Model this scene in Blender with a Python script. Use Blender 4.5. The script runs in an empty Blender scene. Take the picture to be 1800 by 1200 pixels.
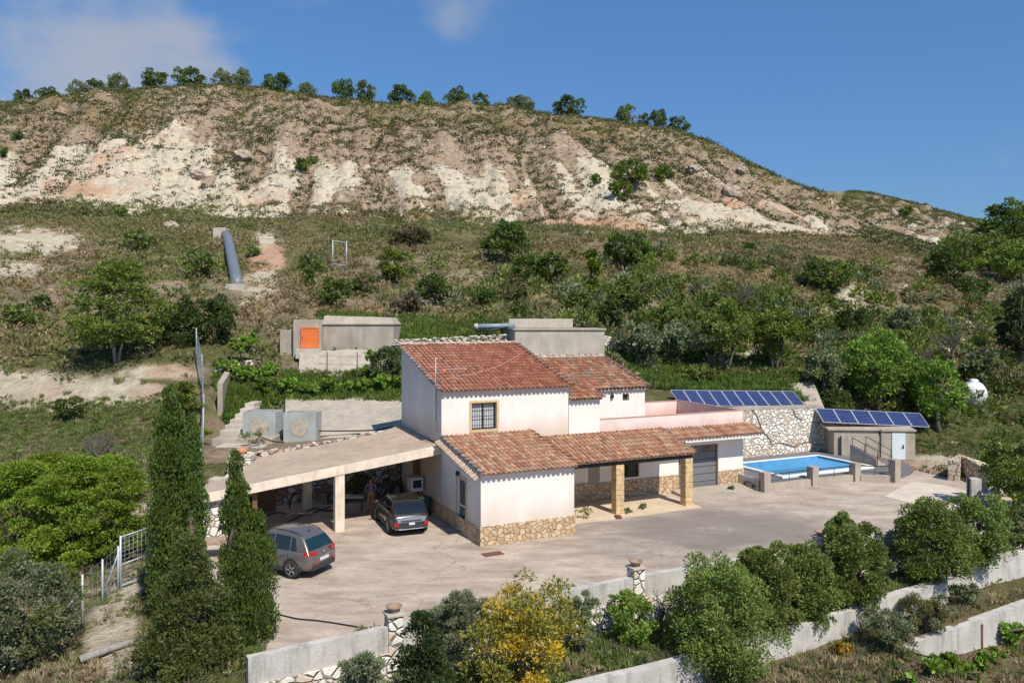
import bpy, bmesh, math, random
import numpy as np
from mathutils import Vector, Matrix, Euler
R = math.radians
C = bpy.context.scene.collection
S = bpy.context.scene

# ------------------------------------------------------------------ camera
CAMZ = 8.1
F = 1370.0                 # focal length in photo pixels (photo 1800 wide), horizon at y=560
cam = bpy.data.cameras.new("camera"); camo = bpy.data.objects.new("camera", cam); C.objects.link(camo)
camo.location = (0, 0, CAMZ); camo.rotation_euler = (R(90), 0, 0)
cam.sensor_width = 36; cam.lens = 36*F/1800; cam.shift_y = -40/1800
cam.clip_start = 0.5; cam.clip_end = 5000
S.camera = camo
# ------------------------------------------------------------------ sun + sky
SUN_AZ = math.atan2(0.50, -0.866)      # bearing of the sun from +Y, clockwise
SUN_EL = R(50)
sd = Vector((math.sin(SUN_AZ)*math.cos(SUN_EL), math.cos(SUN_AZ)*math.cos(SUN_EL), math.sin(SUN_EL)))
sl = bpy.data.lights.new("sun", 'SUN'); so = bpy.data.objects.new("sun", sl); C.objects.link(so)
sl.energy = 4.9; sl.angle = R(0.5); sl.color = (1.0, 0.93, 0.82)
so.rotation_euler = sd.to_track_quat('Z', 'Y').to_euler(); so.location = (20, -30, 60)
wd = bpy.data.worlds.new("World"); S.world = wd; wd.use_nodes = True
def world():
    nt = wd.node_tree; nt.nodes.clear(); n = nt.nodes.new; l = nt.links.new
    out = n('ShaderNodeOutputWorld'); bg = n('ShaderNodeBackground')
    sky = n('ShaderNodeTexSky'); sky.sky_type = 'NISHITA'; sky.sun_disc = False
    sky.sun_elevation = SUN_EL; sky.sun_rotation = SUN_AZ; sky.altitude = 200; sky.air_density = 1.25; sky.dust_density = 0.25; sky.ozone_density = 3.0
    tc = n('ShaderNodeTexCoord')
    mp = n('ShaderNodeMapping'); mp.inputs['Scale'].default_value = (1, 1, 1.7)
    l(tc.outputs['Generated'], mp.inputs['Vector'])
    nz = n('ShaderNodeTexNoise'); nz.inputs['Scale'].default_value = 5.0; nz.inputs['Detail'].default_value = 7; nz.inputs['Roughness'].default_value = .5
    l(mp.outputs[0], nz.inputs['Vector'])
    # big bank of cloud low in the north-west, thin wisps elsewhere
    def blob(d, a, b):
        vm = n('ShaderNodeVectorMath'); vm.operation = 'DISTANCE'; l(tc.outputs['Generated'], vm.inputs[0]); vm.inputs[1].default_value = d
        mr = n('ShaderNodeMapRange'); mr.inputs['From Min'].default_value = a; mr.inputs['From Max'].default_value = b
        mr.inputs['To Min'].default_value = 1; mr.inputs['To Max'].default_value = 0; l(vm.outputs['Value'], mr.inputs['Value']); return mr.outputs[0]
    def dirn(px, py):
        v = Vector(((px-900)/F, 1, (560-py)/F)).normalized(); return v
    m1 = blob(dirn(-20, 110), .10, .40); m2 = blob(dirn(290, 0), .0, .10); m3 = blob(dirn(770, 50), .0, .13); m4 = blob(dirn(1780, 330), 0, .10)
    def mth(op, a, b):
        m = n('ShaderNodeMath'); m.operation = op
        for i, q in enumerate((a, b)):
            if isinstance(q, (int, float)): m.inputs[i].default_value = q
            else: l(q, m.inputs[i])
        return m.outputs[0]
    tot = mth('ADD', mth('MULTIPLY', m1, .85), mth('ADD', mth('MULTIPLY', m2, .22), mth('ADD', mth('MULTIPLY', m3, .12), mth('MULTIPLY', m4, .2))))
    dens = mth('ADD', tot, mth('MULTIPLY', mth('SUBTRACT', nz.outputs['Fac'], .5), 3.8))
    mr = n('ShaderNodeMapRange'); mr.interpolation_type = 'SMOOTHSTEP'; mr.inputs['From Min'].default_value = .2; mr.inputs['From Max'].default_value = 1.15; l(dens, mr.inputs['Value'])
    fac = mth('MULTIPLY', mr.outputs[0], .72)
    fac = mth('MULTIPLY', fac, mth('MINIMUM', mth('MULTIPLY', tot, 8), 1))
    mx = n('ShaderNodeMix'); mx.data_type = 'RGBA'; l(fac, mx.inputs['Factor'])
    tint = n('ShaderNodeMix'); tint.data_type = 'RGBA'; tint.blend_type = 'MULTIPLY'; tint.inputs['Factor'].default_value = 1
    l(sky.outputs[0], tint.inputs[6]); sx = n('ShaderNodeSeparateXYZ'); l(tc.outputs['Generated'], sx.inputs[0])
    rp = n('ShaderNodeValToRGB'); l(sx.outputs[2], rp.inputs[0]); e = rp.color_ramp.elements
    e[0].position = 0.0; e[0].color = (.34, .47, .72, 1); e[1].position = .42; e[1].color = (.50, .76, 1.0, 1)
    l(rp.outputs[0], tint.inputs[7])
    l(tint.outputs[2], mx.inputs[6]); mx.inputs[7].default_value = (3.7, 3.85, 4.2, 1)
    l(mx.outputs[2], bg.inputs['Color']); bg.inputs['Strength'].default_value = 0.115
    l(bg.outputs[0], out.inputs['Surface'])
world()
S.view_settings.view_transform = 'Standard'; S.view_settings.look = 'None'; S.view_settings.exposure = 0.13; S.view_settings.gamma = 1

# ------------------------------------------------------------------ coordinates
HA = math.atan2(.427, .904)                        # heading of the house front
UX, UY = math.cos(HA), math.sin(HA)
AX, AY = -1.11, 27.74                              # front left corner of the kitchen block
def W(u, v, z=0.): return Vector((AX+UX*u-UY*v, AY+UY*u+UX*v, z))
def toUV(x, y):
    dx = np.asarray(x)-AX; dy = np.asarray(y)-AY
    return dx*UX+dy*UY, -dx*UY+dy*UX
def PD(px, py, D): return Vector(((px-900)/F*D, D, CAMZ-(py-560)/F*D))
def PZ(px, py, z): return PD(px, py, (CAMZ-z)*F/(py-560))

# ------------------------------------------------------------------ vector noise
def _h(ix, iy, s):
    n = (ix.astype(np.int64)*374761393 + iy.astype(np.int64)*668265263 + s*974634777) & 0xffffffff
    n = ((n ^ (n >> 13))*1274126177) & 0xffffffff
    return ((n ^ (n >> 16)) & 0xffff)/65535.0
def vn(x, y, s=0):
    x = np.asarray(x, float); y = np.asarray(y, float)
    ix = np.floor(x); iy = np.floor(y); fx = x-ix; fy = y-iy
    fx = fx*fx*(3-2*fx); fy = fy*fy*(3-2*fy)
    a = _h(ix, iy, s); b = _h(ix+1, iy, s); c = _h(ix, iy+1, s); d = _h(ix+1, iy+1, s)
    return (a*(1-fx)+b*fx)*(1-fy)+(c*(1-fx)+d*fx)*fy
def fbm(x, y, o=4, s=0, g=.5):
    t = 0; a = 1; w = 0
    for i in range(o):
        t = t+a*vn(x*2**i+17.3*i, y*2**i-9.1*i, s+i); w += a; a *= g
    return t/w
def sst(x, a, b):
    t = np.clip((np.asarray(x, float)-a)/(b-a), 0, 1); return t*t*(3-2*t)

# ------------------------------------------------------------------ terrain height
CP = [(0,1200,19),(250,1195,17.5),(100,1050,24),(230,1000,26),(0,1000,27),(330,960,28.5),(0,850,34),(150,800,36),(300,770,37),(350,850,32),
(0,700,42),(200,700,42),(340,700,41),(0,640,46),(200,640,45),(340,630,46),(0,560,53),(200,560,55),(400,560,54),(0,480,70),(200,480,70),(400,500,64),
(0,400,98),(400,400,96),(500,700,43),(600,692,43.5),(700,690,44),(450,662,45.5),(600,660,45.8),(600,616,47.6),(700,612,48.6),(420,610,48),(520,560,54),(700,570,54),
(420,777,38.5),(425,774,40),(410,806,35),(400,835,32.5),(457,774,37.6),(528,777,37.3),(457,768,39.3),(528,771,39),(380,780,37.5),(600,772,38),(850,590,52),(950,626,50),(1060,624,50),(1100,560,60),(1100,650,50),(1250,672,49),(1400,672,50),(1250,600,58),(1450,688,50),(1500,640,56),(1600,700,50),
(1640,770,47),(1700,714,55),(1700,800,44),(1800,760,50),(1800,650,62),(1680,855,38),(1800,850,42),(1800,1000,33),(1800,1180,24),
(600,500,68),(800,500,68),(1000,500,70),(1200,500,74),(1400,500,78),(1600,520,80),(1750,560,78),(1800,520,90),
(600,400,98),(800,405,98),(1000,410,100),(1200,420,102),(1400,430,106),(1600,450,115),(1700,450,130),(1800,440,150),
(0,370,118),(400,378,116),(700,388,114),(900,398,113),(1200,410,116),(1450,415,124),(1620,430,150),
(0,265,148),(400,262,146),(700,270,144),(1000,285,143),(1200,320,142),(1350,370,140),
(1500,337,235),(1600,356,230),(1700,388,225),(1800,410,220),(1530,400,168)]
CREST = [(0,188,182),(100,174,182),(250,157,182),(400,152,182),(500,162,182),(700,184,180),(900,194,178),(1000,205,176),(1080,214,174),(1200,234,170),(1300,279,166),(1400,327,160),(1450,345,158)]
pts = []
for a in CP+CREST:
    p = PD(*a); pts.append((p.x, p.y, p.z))
for a in CREST:
    p = PD(*a); k = (a[2]+30)/a[2]; pts.append((p.x*k, p.y*k, p.z-1.5)); k = (a[2]+90)/a[2]
    if a[0] < 1100: pts.append((p.x*k, p.y*k, p.z-8))
for px, k in ((-500, 0), (2300, 1800)):           # carry the edges of the view outwards
    for a in CP+CREST:
        if a[0] == k or (k == 0 and a[0] == 0):
            p = PD(px, a[1], a[2]); pts.append((p.x, p.y, p.z))
for a in ((1800,410,300),(1500,350,330),(900,250,330),(0,250,330)):
    p = PD(*a); pts.append((p.x, p.y, p.z))
for u, v, z in ((-6,10,2.2),(-2,10,2.2),(2,10.3,2.5),(7,10.5,2.8),(12,10.3,2.9),(16,9.3,2.95),(21,9.3,2.85),(25.5,9.2,2.7),(-7.5,12,2.2),(-4,12.5,2.2),(-1,12.5,2.3),
                (-10.5,2,0.0),(-10,-3,-.1),(-10.3,6,.9),(27.5,-2,-.1),(28,2,0),(30.5,5,.3),(31,9,1.2),(27.2,5,.12),(27.5,8,.4),(29,4,.15),(29.5,7.5,.6)):
    p = W(u, v); pts.append((p.x, p.y, z))
pts = np.array(pts)
def _tps():
    X = pts[:, :2]; n = len(X)
    d2 = ((X[:, None]-X[None])**2).sum(-1)
    K = .5*d2*np.log(d2+1e-9) + np.eye(n)*1.0
    Pm = np.c_[np.ones(n), X/100]
    A = np.zeros((n+3, n+3)); A[:n, :n] = K; A[:n, n:] = Pm; A[n:, :n] = Pm.T
    return np.linalg.solve(A, np.r_[pts[:, 2], 0, 0, 0])
TW = _tps()
def base_z(x, y):
    x = np.asarray(x, float).ravel(); y = np.asarray(y, float).ravel(); out = np.zeros(len(x)); n = len(pts)
    for i in range(0, len(x), 40000):
        xs = x[i:i+40000]; ys = y[i:i+40000]
        d2 = (xs[:, None]-pts[None, :, 0])**2+(ys[:, None]-pts[None, :, 1])**2
        out[i:i+40000] = (.5*d2*np.log(d2+1e-9))@TW[:n]+TW[n]+TW[n+1]*xs/100+TW[n+2]*ys/100
    return out
def vw1(u): return np.interp(u, [-9,-5.3,2.3,14,30], [-7.0,-6.6,-6.15,-6.1,-5.6])
def vw2(u): return np.interp(u, [-10,-.7,1.75,8.2,13.7,30], [-9.9,-9.27,-9.1,-8.6,-8.05,-7.6])
def vw3(u): return np.interp(u, [8,9.8,15.9,30], [-9.9,-9.6,-9.2,-8.6])
COURT = [(u, float(vw1(u))) for u in (-8.3,-5.3,2.3,8,14,22)]+[(24,-5.0),(26,-1),(26.5,3),(26.25,8.65),(15.5,8.65),(15.5,9.65),(-6.6,9.65),(-8.6,6),(-9.1,4.5),(-8.9,0),(-8.3,-3)]
def inpoly(u, v, poly):
    r = np.zeros(len(u), bool); n = len(poly)
    for i in range(n):
        (x1, y1), (x2, y2) = poly[i], poly[(i+1) % n]
        c = ((y1 > v) != (y2 > v))
        with np.errstate(divide='ignore', invalid='ignore'):
            r ^= c & (u < (x2-x1)*(v-y1)/(y2-y1+1e-12)+x1)
    return r
def bearing(x, y): return 900+F*np.asarray(x)/np.maximum(np.asarray(y), .1)
def Dbase(b): return np.interp(b, [-500,0,400,700,900,1200,1450,1620,2400], [118,118,116,114,113,116,124,150,150])
def Dcrest(b): return np.interp(b, [-500,0,700,900,1080,1200,1300,1400,1450,1500,1700,2400], [182,182,180,178,174,170,166,160,160,232,225,225])
def streak(b, hf):
    """erosion chutes that fan out down the cliff"""
    sh = np.interp(b, [-500,0,350,700,1000,1300,1500,2400], [-60,-130,-110,60,110,230,260,260])
    s = b-sh*(.6-hf)*1.3
    return fbm(s/46., hf*1.6+s/400., 4, 5)
def gz(x, y):
    x = np.asarray(x, float).ravel(); y = np.asarray(y, float).ravel()
    z = base_z(x, y); r = np.hypot(x, y); u, v = toUV(x, y)
    b = bearing(x, y); hf = (y-Dbase(b))/(Dcrest(b)-Dbase(b))
    # erosion ribs and gullies down the white slope
    rib = streak(b, hf)-.5
    cl = sst(hf, -.04, .10)*(1-sst(hf, .85, 1.05))
    z = z+cl*(rib*5.6+(fbm(x/2.6, y/2.6, 4, 9)-.5)*2.4+(fbm(x/9, y/9, 2, 19)-.5)*2.5)
    q = z/3.1+fbm(x/16, y/16, 3, 44)*4.; fr = q-np.floor(q)                # broken rock ledges
    z = z+cl*(sst(fr, .3, .7)-fr)*1.5*sst(fbm(x/9, y/12, 3, 45), .5, .66)
    w = sst(r, 50, 90)*(1-cl)
    z = z+w*(fbm(x/9, y/9, 4, 3)-.5)*2.4*(1-sst(hf, .8, 1)*.3)
    z = z+(fbm(x/2.2, y/2.2, 4, 7)-.5)*np.where(r < 50, .28, .5)
    # the terraces below the yard
    n = (fbm(x/1.6, y/1.6, 3, 12)-.5)*.22
    f = np.where(v > vw2(u)+.14+.45*(u > 13.8), -.9, -1.5-.10*np.maximum(vw2(u)-v, 0))+n
    f = np.where((u > 9.6) & (v < vw3(u)+.14), -2.5-.05*np.maximum(vw3(u)-v, 0)+n, f)
    wf = sst(u, -9.8, -8.4)*(1-sst(u, 25, 33))*(v < vw1(u))
    z = z*(1-wf)+f*wf
    z = np.where(inpoly(u, v, COURT), -.15, z)
    z = np.where((u > 17.25) & (u < 23.75) & (v > 3.1) & (v < 7.05), -1.6, z)
    z = np.where(r > 300, z*(1-sst(r, 300, 600))+20*sst(r, 300, 600), z)
    z = np.where(y < 14, np.minimum(z, 0), z)
    return z
def gz1(x, y): return float(gz([x], [y])[0])
_D = np.concatenate([np.arange(15, 60, .1), np.arange(60, 260, .4)])
def hit(px, py, start=15.):
    """where the line of sight through a photo pixel meets the ground"""
    x = (px-900)/F*_D; z = gz(x, _D); zr = CAMZ-(py-560)/F*_D
    k = np.where((z >= zr) & (_D >= start))[0]
    D = float(_D[k[0]]) if len(k) else 200.
    return Vector(((px-900)/F*D, D, gz1((px-900)/F*D, D)))

# ------------------------------------------------------------------ materials
MATS = {}
def nmat(name):
    m = bpy.data.materials.new(name); m.use_nodes = True; MATS[name] = m
    nt = m.node_tree; return m, nt, nt.nodes['Principled BSDF']
class N:
    def __init__(s, nt): s.nt = nt
    def __call__(s, t, **k):
        o = s.nt.nodes.new(t)
        for a, b in k.items(): setattr(o, a, b)
        return o
    def L(s, a, b): s.nt.links.new(a, b)
    def pos(s): return s('ShaderNodeNewGeometry').outputs['Position']
    def obj(s): return s('ShaderNodeTexCoord').outputs['Object']
    def noise(s, vec, sc, det=4, ro=.55, dist=0.):
        o = s('ShaderNodeTexNoise'); o.inputs['Scale'].default_value = sc; o.inputs['Detail'].default_value = det
        o.inputs['Roughness'].default_value = ro; o.inputs['Distortion'].default_value = dist; s.L(vec, o.inputs['Vector']); return o.outputs['Fac']
    def mapv(s, vec, sc=(1,1,1), rot=(0,0,0)):
        o = s('ShaderNodeMapping'); o.inputs['Scale'].default_value = sc; o.inputs['Rotation'].default_value = rot; s.L(vec, o.inputs['Vector']); return o.outputs[0]
    def rng(s, v, a, b, c=0., d=1.):
        o = s('ShaderNodeMapRange'); o.inputs['From Min'].default_value = a; o.inputs['From Max'].default_value = b
        o.inputs['To Min'].default_value = c; o.inputs['To Max'].default_value = d; s.L(v, o.inputs['Value']); return o.outputs[0]
    def mix(s, f, a, b, mode='MIX'):
        o = s('ShaderNodeMix', data_type='RGBA', blend_type=mode)
        if isinstance(f, (int, float)): o.inputs[0].default_value = f
        else: s.L(f, o.inputs[0])
        for i, q in ((6, a), (7, b)):
            if isinstance(q, tuple): o.inputs[i].default_value = (*q[:3], 1)
            else: s.L(q, o.inputs[i])
        return o.outputs[2]
    def m(s, op, a, b=0.):
        o = s('ShaderNodeMath', operation=op)
        for i, q in enumerate((a, b)):
            if isinstance(q, (int, float)): o.inputs[i].default_value = q
            else: s.L(q, o.inputs[i])
        return o.outputs[0]
    def bump(s, h, st, dist, bs):
        o = s('ShaderNodeBump'); o.inputs['Strength'].default_value = st; o.inputs['Distance'].default_value = dist
        s.L(h, o.inputs['Height']); s.L(o.outputs[0], bs.inputs['Normal'])
    def attr(s, name): return s('ShaderNodeAttribute', attribute_name=name)
def plain(name, col, rough=.6, metal=0., var=.12, sc=6., spec=.5, bump=0.):
    m, nt, bs = nmat(name); n = N(nt)
    v = n.noise(n.obj(), sc, 4)
    c = n.mix(n.rng(v, .3, .7), tuple(x*(1-var) for x in col), tuple(min(1, x*(1+var)) for x in col))
    n.L(c, bs.inputs['Base Color']); bs.inputs['Roughness'].default_value = rough; bs.inputs['Metallic'].default_value = metal
    bs.inputs['Specular IOR Level'].default_value = spec
    if bump: n.bump(n.noise(n.obj(), sc*6, 4), .5, bump, bs)
    return m
def render_wall(name, col, stain=(.46,.30,.15), z0=None, z1=None):
    """painted render with rain streaks and an earthy tide mark between two heights"""
    m, nt, bs = nmat(name); n = N(nt); o = n.obj()
    c = n.mix(n.rng(n.noise(o, .8, 5), .35, .7), col, tuple(x*.90 for x in col))
    st = n.noise(n.mapv(o, (5, 5, .35)), 1.2, 4)
    c = n.mix(n.m('MULTIPLY', n.rng(st, .55, .8), .18), c, (.45,.38,.33))
    if z0 is not None:
        sep = n('ShaderNodeSeparateXYZ'); n.L(o, sep.inputs[0])
        zz = n.m('ADD', sep.outputs[2], n.m('MULTIPLY', n.m('SUBTRACT', n.noise(n.mapv(o, (.8, .8, .3)), 1.3, 3), .5), 1.5))
        c = n.mix(n.m('MULTIPLY', n.rng(zz, z1, z0), .55), c, stain)
    n.L(c, bs.inputs['Base Color']); bs.inputs['Roughness'].default_value = .9; bs.inputs['Specular IOR Level'].default_value = .2
    n.bump(n.noise(o, 30, 3), .25, .01, bs); return m
def concrete(name, col, dark=(.16,.15,.14), streak=.5, sc=1., rough=.92):
    m, nt, bs = nmat(name); n = N(nt); o = n.pos()
    c = n.mix(n.rng(n.noise(o, 1.1*sc, 6, .62), .3, .72), tuple(x*.78 for x in col), tuple(x*1.12 for x in col))
    s1 = n.rng(n.noise(n.mapv(o, (3.2, 3.2, .55)), 1.0*sc, 6, .65), .5, .78)
    c = n.mix(n.m('MULTIPLY', s1, streak), c, dark)
    c = n.mix(n.m('MULTIPLY', n.rng(n.noise(o, 22, 3), .45, .75), .18), c, tuple(x*.5 for x in col))
    n.L(c, bs.inputs['Base Color']); bs.inputs['Roughness'].default_value = rough; bs.inputs['Specular IOR Level'].default_value = .2
    n.bump(n.noise(o, 14, 5, .6), .5, .03, bs); return m
def stone(name, c1, c2, mortar, sc=2.4, gap=.07, tint=None, zs=1.25):
    m, nt, bs = nmat(name); n = N(nt); o = n.pos()
    w = n('ShaderNodeTexNoise'); w.inputs['Scale'].default_value = 1.4; w.inputs['Detail'].default_value = 2; n.L(o, w.inputs['Vector'])
    vm = n('ShaderNodeVectorMath', operation='MULTIPLY_ADD'); n.L(w.outputs['Color'], vm.inputs[0]); vm.inputs[1].default_value = (.30,.30,.30); n.L(n.mapv(o, (1, 1, zs)), vm.inputs[2])
    ve = n('ShaderNodeTexVoronoi', feature='DISTANCE_TO_EDGE'); ve.inputs['Scale'].default_value = sc; n.L(vm.outputs[0], ve.inputs['Vector'])
    vc = n('ShaderNodeTexVoronoi', feature='F1'); vc.inputs['Scale'].default_value = sc; n.L(vm.outputs[0], vc.inputs['Vector'])
    sep = n('ShaderNodeSeparateColor'); n.L(vc.outputs['Color'], sep.inputs[0])
    e = n.m('ADD', ve.outputs['Distance'], n.m('MULTIPLY', n.m('SUBTRACT', n.noise(o, 9, 3), .5), .07))
    f = n.rng(e, gap*.55, gap*1.15)
    cs = n.mix(sep.outputs[0], c1, c2)
    if tint: cs = n.mix(n.rng(sep.outputs[1], .62, .7), cs, tint)
    cs = n.mix(n.m('MULTIPLY', n.rng(n.noise(o, 12, 5, .65), .45, .75), .35), cs, tuple(x*.6 for x in c1))
    mo = n.mix(n.noise(o, 6, 4), tuple(x*.7 for x in mortar), tuple(x*1.2 for x in mortar))
    n.L(n.mix(f, mo, cs), bs.inputs['Base Color']); bs.inputs['Roughness'].default_value = .93; bs.inputs['Specular IOR Level'].default_value = .2
    n.bump(n.m('ADD', n.rng(e, 0, gap*2.2), n.m('MULTIPLY', n.noise(o, 16, 4), .3)), .9, .06, bs); return m
def leafmat(name, trans=.22, rough=.55):
    m, nt, bs = nmat(name); n = N(nt)
    a = n.attr('tint'); oi = n('ShaderNodeObjectInfo')
    hs = n('ShaderNodeHueSaturation'); n.L(a.outputs['Color'], hs.inputs['Color']); n.L(n.rng(oi.outputs['Random'], 0, 1, .82, 1.16), hs.inputs['Value'])
    n.L(n.rng(oi.outputs['Random'], 0, 1, .488, .512), hs.inputs['Hue'])
    n.L(hs.outputs[0], bs.inputs['Base Color']); bs.inputs['Roughness'].default_value = rough; bs.inputs['Specular IOR Level'].default_value = .25
    tr = n('ShaderNodeBsdfTranslucent'); br = n.mix(1., hs.outputs[0], (1.5,1.6,.7), 'MULTIPLY'); n.L(br, tr.inputs['Color'])
    ms = n('ShaderNodeMixShader'); ms.inputs[0].default_value = trans
    out = [x for x in nt.nodes if x.type == 'OUTPUT_MATERIAL'][0]
    n.L(bs.outputs[0], ms.inputs[1]); n.L(tr.outputs[0], ms.inputs[2]); n.L(ms.outputs[0], out.inputs['Surface']); return m
def tintmat(name, rough=.8, bump=.0, noise=.25):
    m, nt, bs = nmat(name); n = N(nt); a = n.attr('tint')
    c = n.mix(n.m('MULTIPLY', n.rng(n.noise(n.pos(), 9, 5, .7), .45, .75), noise), a.outputs['Color'], (.10,.075,.055))
    n.L(c, bs.inputs['Base Color']); bs.inputs['Roughness'].default_value = rough; bs.inputs['Specular IOR Level'].default_value = .25
    if bump: n.bump(n.noise(n.pos(), 25, 4), .4, bump, bs)
    return m

# ------------------------------------------------------------------ mesh helpers
class MB:
    """collects faces; build() links them as ONE mesh object"""
    def __init__(s): s.v = []; s.f = []; s.c = []; s.sm = []
    def add(s, vs, fs, col=None, smooth=False):
        b = len(s.v); s.v += [tuple(p) for p in vs]
        for f in fs: s.f.append(tuple(b+i for i in f)); s.c.append(col); s.sm.append(smooth)
        return s
    def box(s, x0, x1, y0, y1, z0, z1, col=None):
        return s.add([(x0,y0,z0),(x1,y0,z0),(x1,y1,z0),(x0,y1,z0),(x0,y0,z1),(x1,y0,z1),(x1,y1,z1),(x0,y1,z1)],
                     [(0,3,2,1),(4,5,6,7),(0,1,5,4),(1,2,6,5),(2,3,7,6),(3,0,4,7)], col)
    def prism(s, poly, z0, z1, col=None):
        """poly of (x,y), or (x,y,ztop) for a sloping top"""
        n = len(poly); a = [(p[0], p[1], z0) for p in poly]; b = [(p[0], p[1], p[2] if len(p) > 2 else z1) for p in poly]
        return s.add(a+b, [tuple(range(n))[::-1], tuple(range(n, 2*n))]+[(i, (i+1) % n, n+(i+1) % n, n+i) for i in range(n)], col)
    def slab(s, top, th, col=None):
        """polygon of 3-D points thickened straight down"""
        n = len(top); t = [Vector(p) for p in top]; b = [p-Vector((0,0,th)) for p in t]
        return s.add(t+b, [tuple(range(n)), tuple(range(n, 2*n))[::-1]]+[(i, n+i, n+(i+1) % n, (i+1) % n) for i in range(n)], col)
    def tube(s, path, rad, seg=6, col=None, caps=True, closed=False):
        path = [Vector(p) for p in path]; n = len(path)
        rad = rad if isinstance(rad, (list, tuple)) else [rad]*n
        rings = []; prev = None
        for i, p in enumerate(path):
            if closed: t = path[(i+1) % n]-path[i-1]
            else: t = path[min(i+1, n-1)]-path[max(i-1, 0)]
            t = t.normalized() if t.length > 1e-9 else Vector((0,0,1))
            if prev is None: a = t.orthogonal().normalized()
            else:
                a = prev-t*prev.dot(t); a = a.normalized() if a.length > 1e-6 else t.orthogonal().normalized()
            prev = a; b = t.cross(a)
            rings.append([p+(a*math.cos(k*2*math.pi/seg)+b*math.sin(k*2*math.pi/seg))*rad[i] for k in range(seg)])
        vs = [q for r in rings for q in r]; fs = []
        for i in range(n if closed else n-1):
            j = (i+1) % n
            for k in range(seg): fs.append((i*seg+k, i*seg+(k+1) % seg, j*seg+(k+1) % seg, j*seg+k))
        if caps and not closed: fs += [tuple(range(seg))[::-1], tuple((n-1)*seg+k for k in range(seg))]
        return s.add(vs, fs, col, True)
    def lathe(s, prof, seg=16, M=None, col=None, smooth=True):
        """profile of (r,z) about z, placed by matrix M"""
        vs = []; fs = []; n = len(prof); M = M or Matrix()
        for r, z in prof:
            for k in range(seg):
                a = k*2*math.pi/seg; vs.append(M@Vector((r*math.cos(a), r*math.sin(a), z)))
        for i in range(n-1):
            for k in range(seg): fs.append((i*seg+k, i*seg+(k+1) % seg, (i+1)*seg+(k+1) % seg, (i+1)*seg+k))
        return s.add(vs, fs, col, smooth)
    def quad(s, a, b, c, d, col=None): return s.add([a, b, c, d], [(0,1,2,3)], col)
    def build(s, name, mat, parent=None, world=False, recalc=True, bevel=0.):
        me = bpy.data.meshes.new(name); vs = s.v
        if world and parent is not None:
            Mi = world_matrix(parent).inverted(); vs = [tuple(Mi@Vector(p)) for p in vs]
        me.from_pydata(vs, [], s.f); me.materials.append(mat)
        if recalc:
            bm = bmesh.new(); bm.from_mesh(me); bmesh.ops.recalc_face_normals(bm, faces=bm.faces); bm.to_mesh(me); bm.free()
        me.polygons.foreach_set('use_smooth', s.sm)
        if any(c is not None for c in s.c):
            at = me.attributes.new('tint', 'FLOAT_COLOR', 'FACE'); a = np.ones((len(s.c), 4), np.float32)
            for i, c in enumerate(s.c):
                if c is not None: a[i, :3] = c
            at.data.foreach_set('color', a.ravel())
        me.update(); o = bpy.data.objects.new(name, me); C.objects.link(o)
        if parent is not None: o.parent = parent
        if bevel:
            bv = o.modifiers.new('bevel', 'BEVEL'); bv.width = bevel; bv.segments = 2; bv.limit_method = 'ANGLE'
        return o
def world_matrix(o):
    M = Matrix.LocRotScale(o.location, o.rotation_euler, o.scale)
    return world_matrix(o.parent)@M if o.parent else M
def tag(o, label=None, cat=None, group=None, kind=None):
    if label: o['label'] = label
    if cat: o['category'] = cat
    if group: o['group'] = group
    if kind: o['kind'] = kind
    return o
def thing(name, loc, label, cat, group=None, rz=0.):
    o = bpy.data.objects.new(name, None); C.objects.link(o); o.empty_display_size = .3
    o.location = loc; o.rotation_euler = (0, 0, rz); return tag(o, label, cat, group)
def nmesh(name, V, Fc, mat, col=None, smooth=False, parent=None):
    """numpy verts (n,3), faces (m,k) of equal size, per-face colours (m,3)"""
    me = bpy.data.meshes.new(name); V = np.asarray(V, np.float32); Fc = np.asarray(Fc, np.int32); m, k = Fc.shape
    me.vertices.add(len(V)); me.vertices.foreach_set('co', V.ravel())
    me.loops.add(m*k); me.loops.foreach_set('vertex_index', Fc.ravel())
    me.polygons.add(m); me.polygons.foreach_set('loop_start', np.arange(0, m*k, k, dtype=np.int32))
    me.polygons.foreach_set('use_smooth', np.full(m, smooth))
    if col is not None:
        at = me.attributes.new('tint', 'FLOAT_COLOR', 'FACE'); a = np.ones((m, 4), np.float32); a[:, :3] = col; at.data.foreach_set('color', a.ravel())
    me.materials.append(mat); me.update(calc_edges=True); me.validate()
    o = bpy.data.objects.new(name, me); C.objects.link(o)
    if parent is not None: o.parent = parent
    return o
def dup(root, loc=None, rz=None, sc=None, label=None, group=None):
    r = root.copy(); C.objects.link(r)
    if loc is not None: r.location = loc
    if rz is not None: r.rotation_euler = (0, 0, rz)
    if sc is not None: r.scale = sc
    if label: r['label'] = label
    if group: r['group'] = group
    for ch in list(root.children):
        c = ch.copy(); C.objects.link(c); c.parent = r
        for g in list(ch.children):
            d = g.copy(); C.objects.link(d); d.parent = c
    return r
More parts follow.
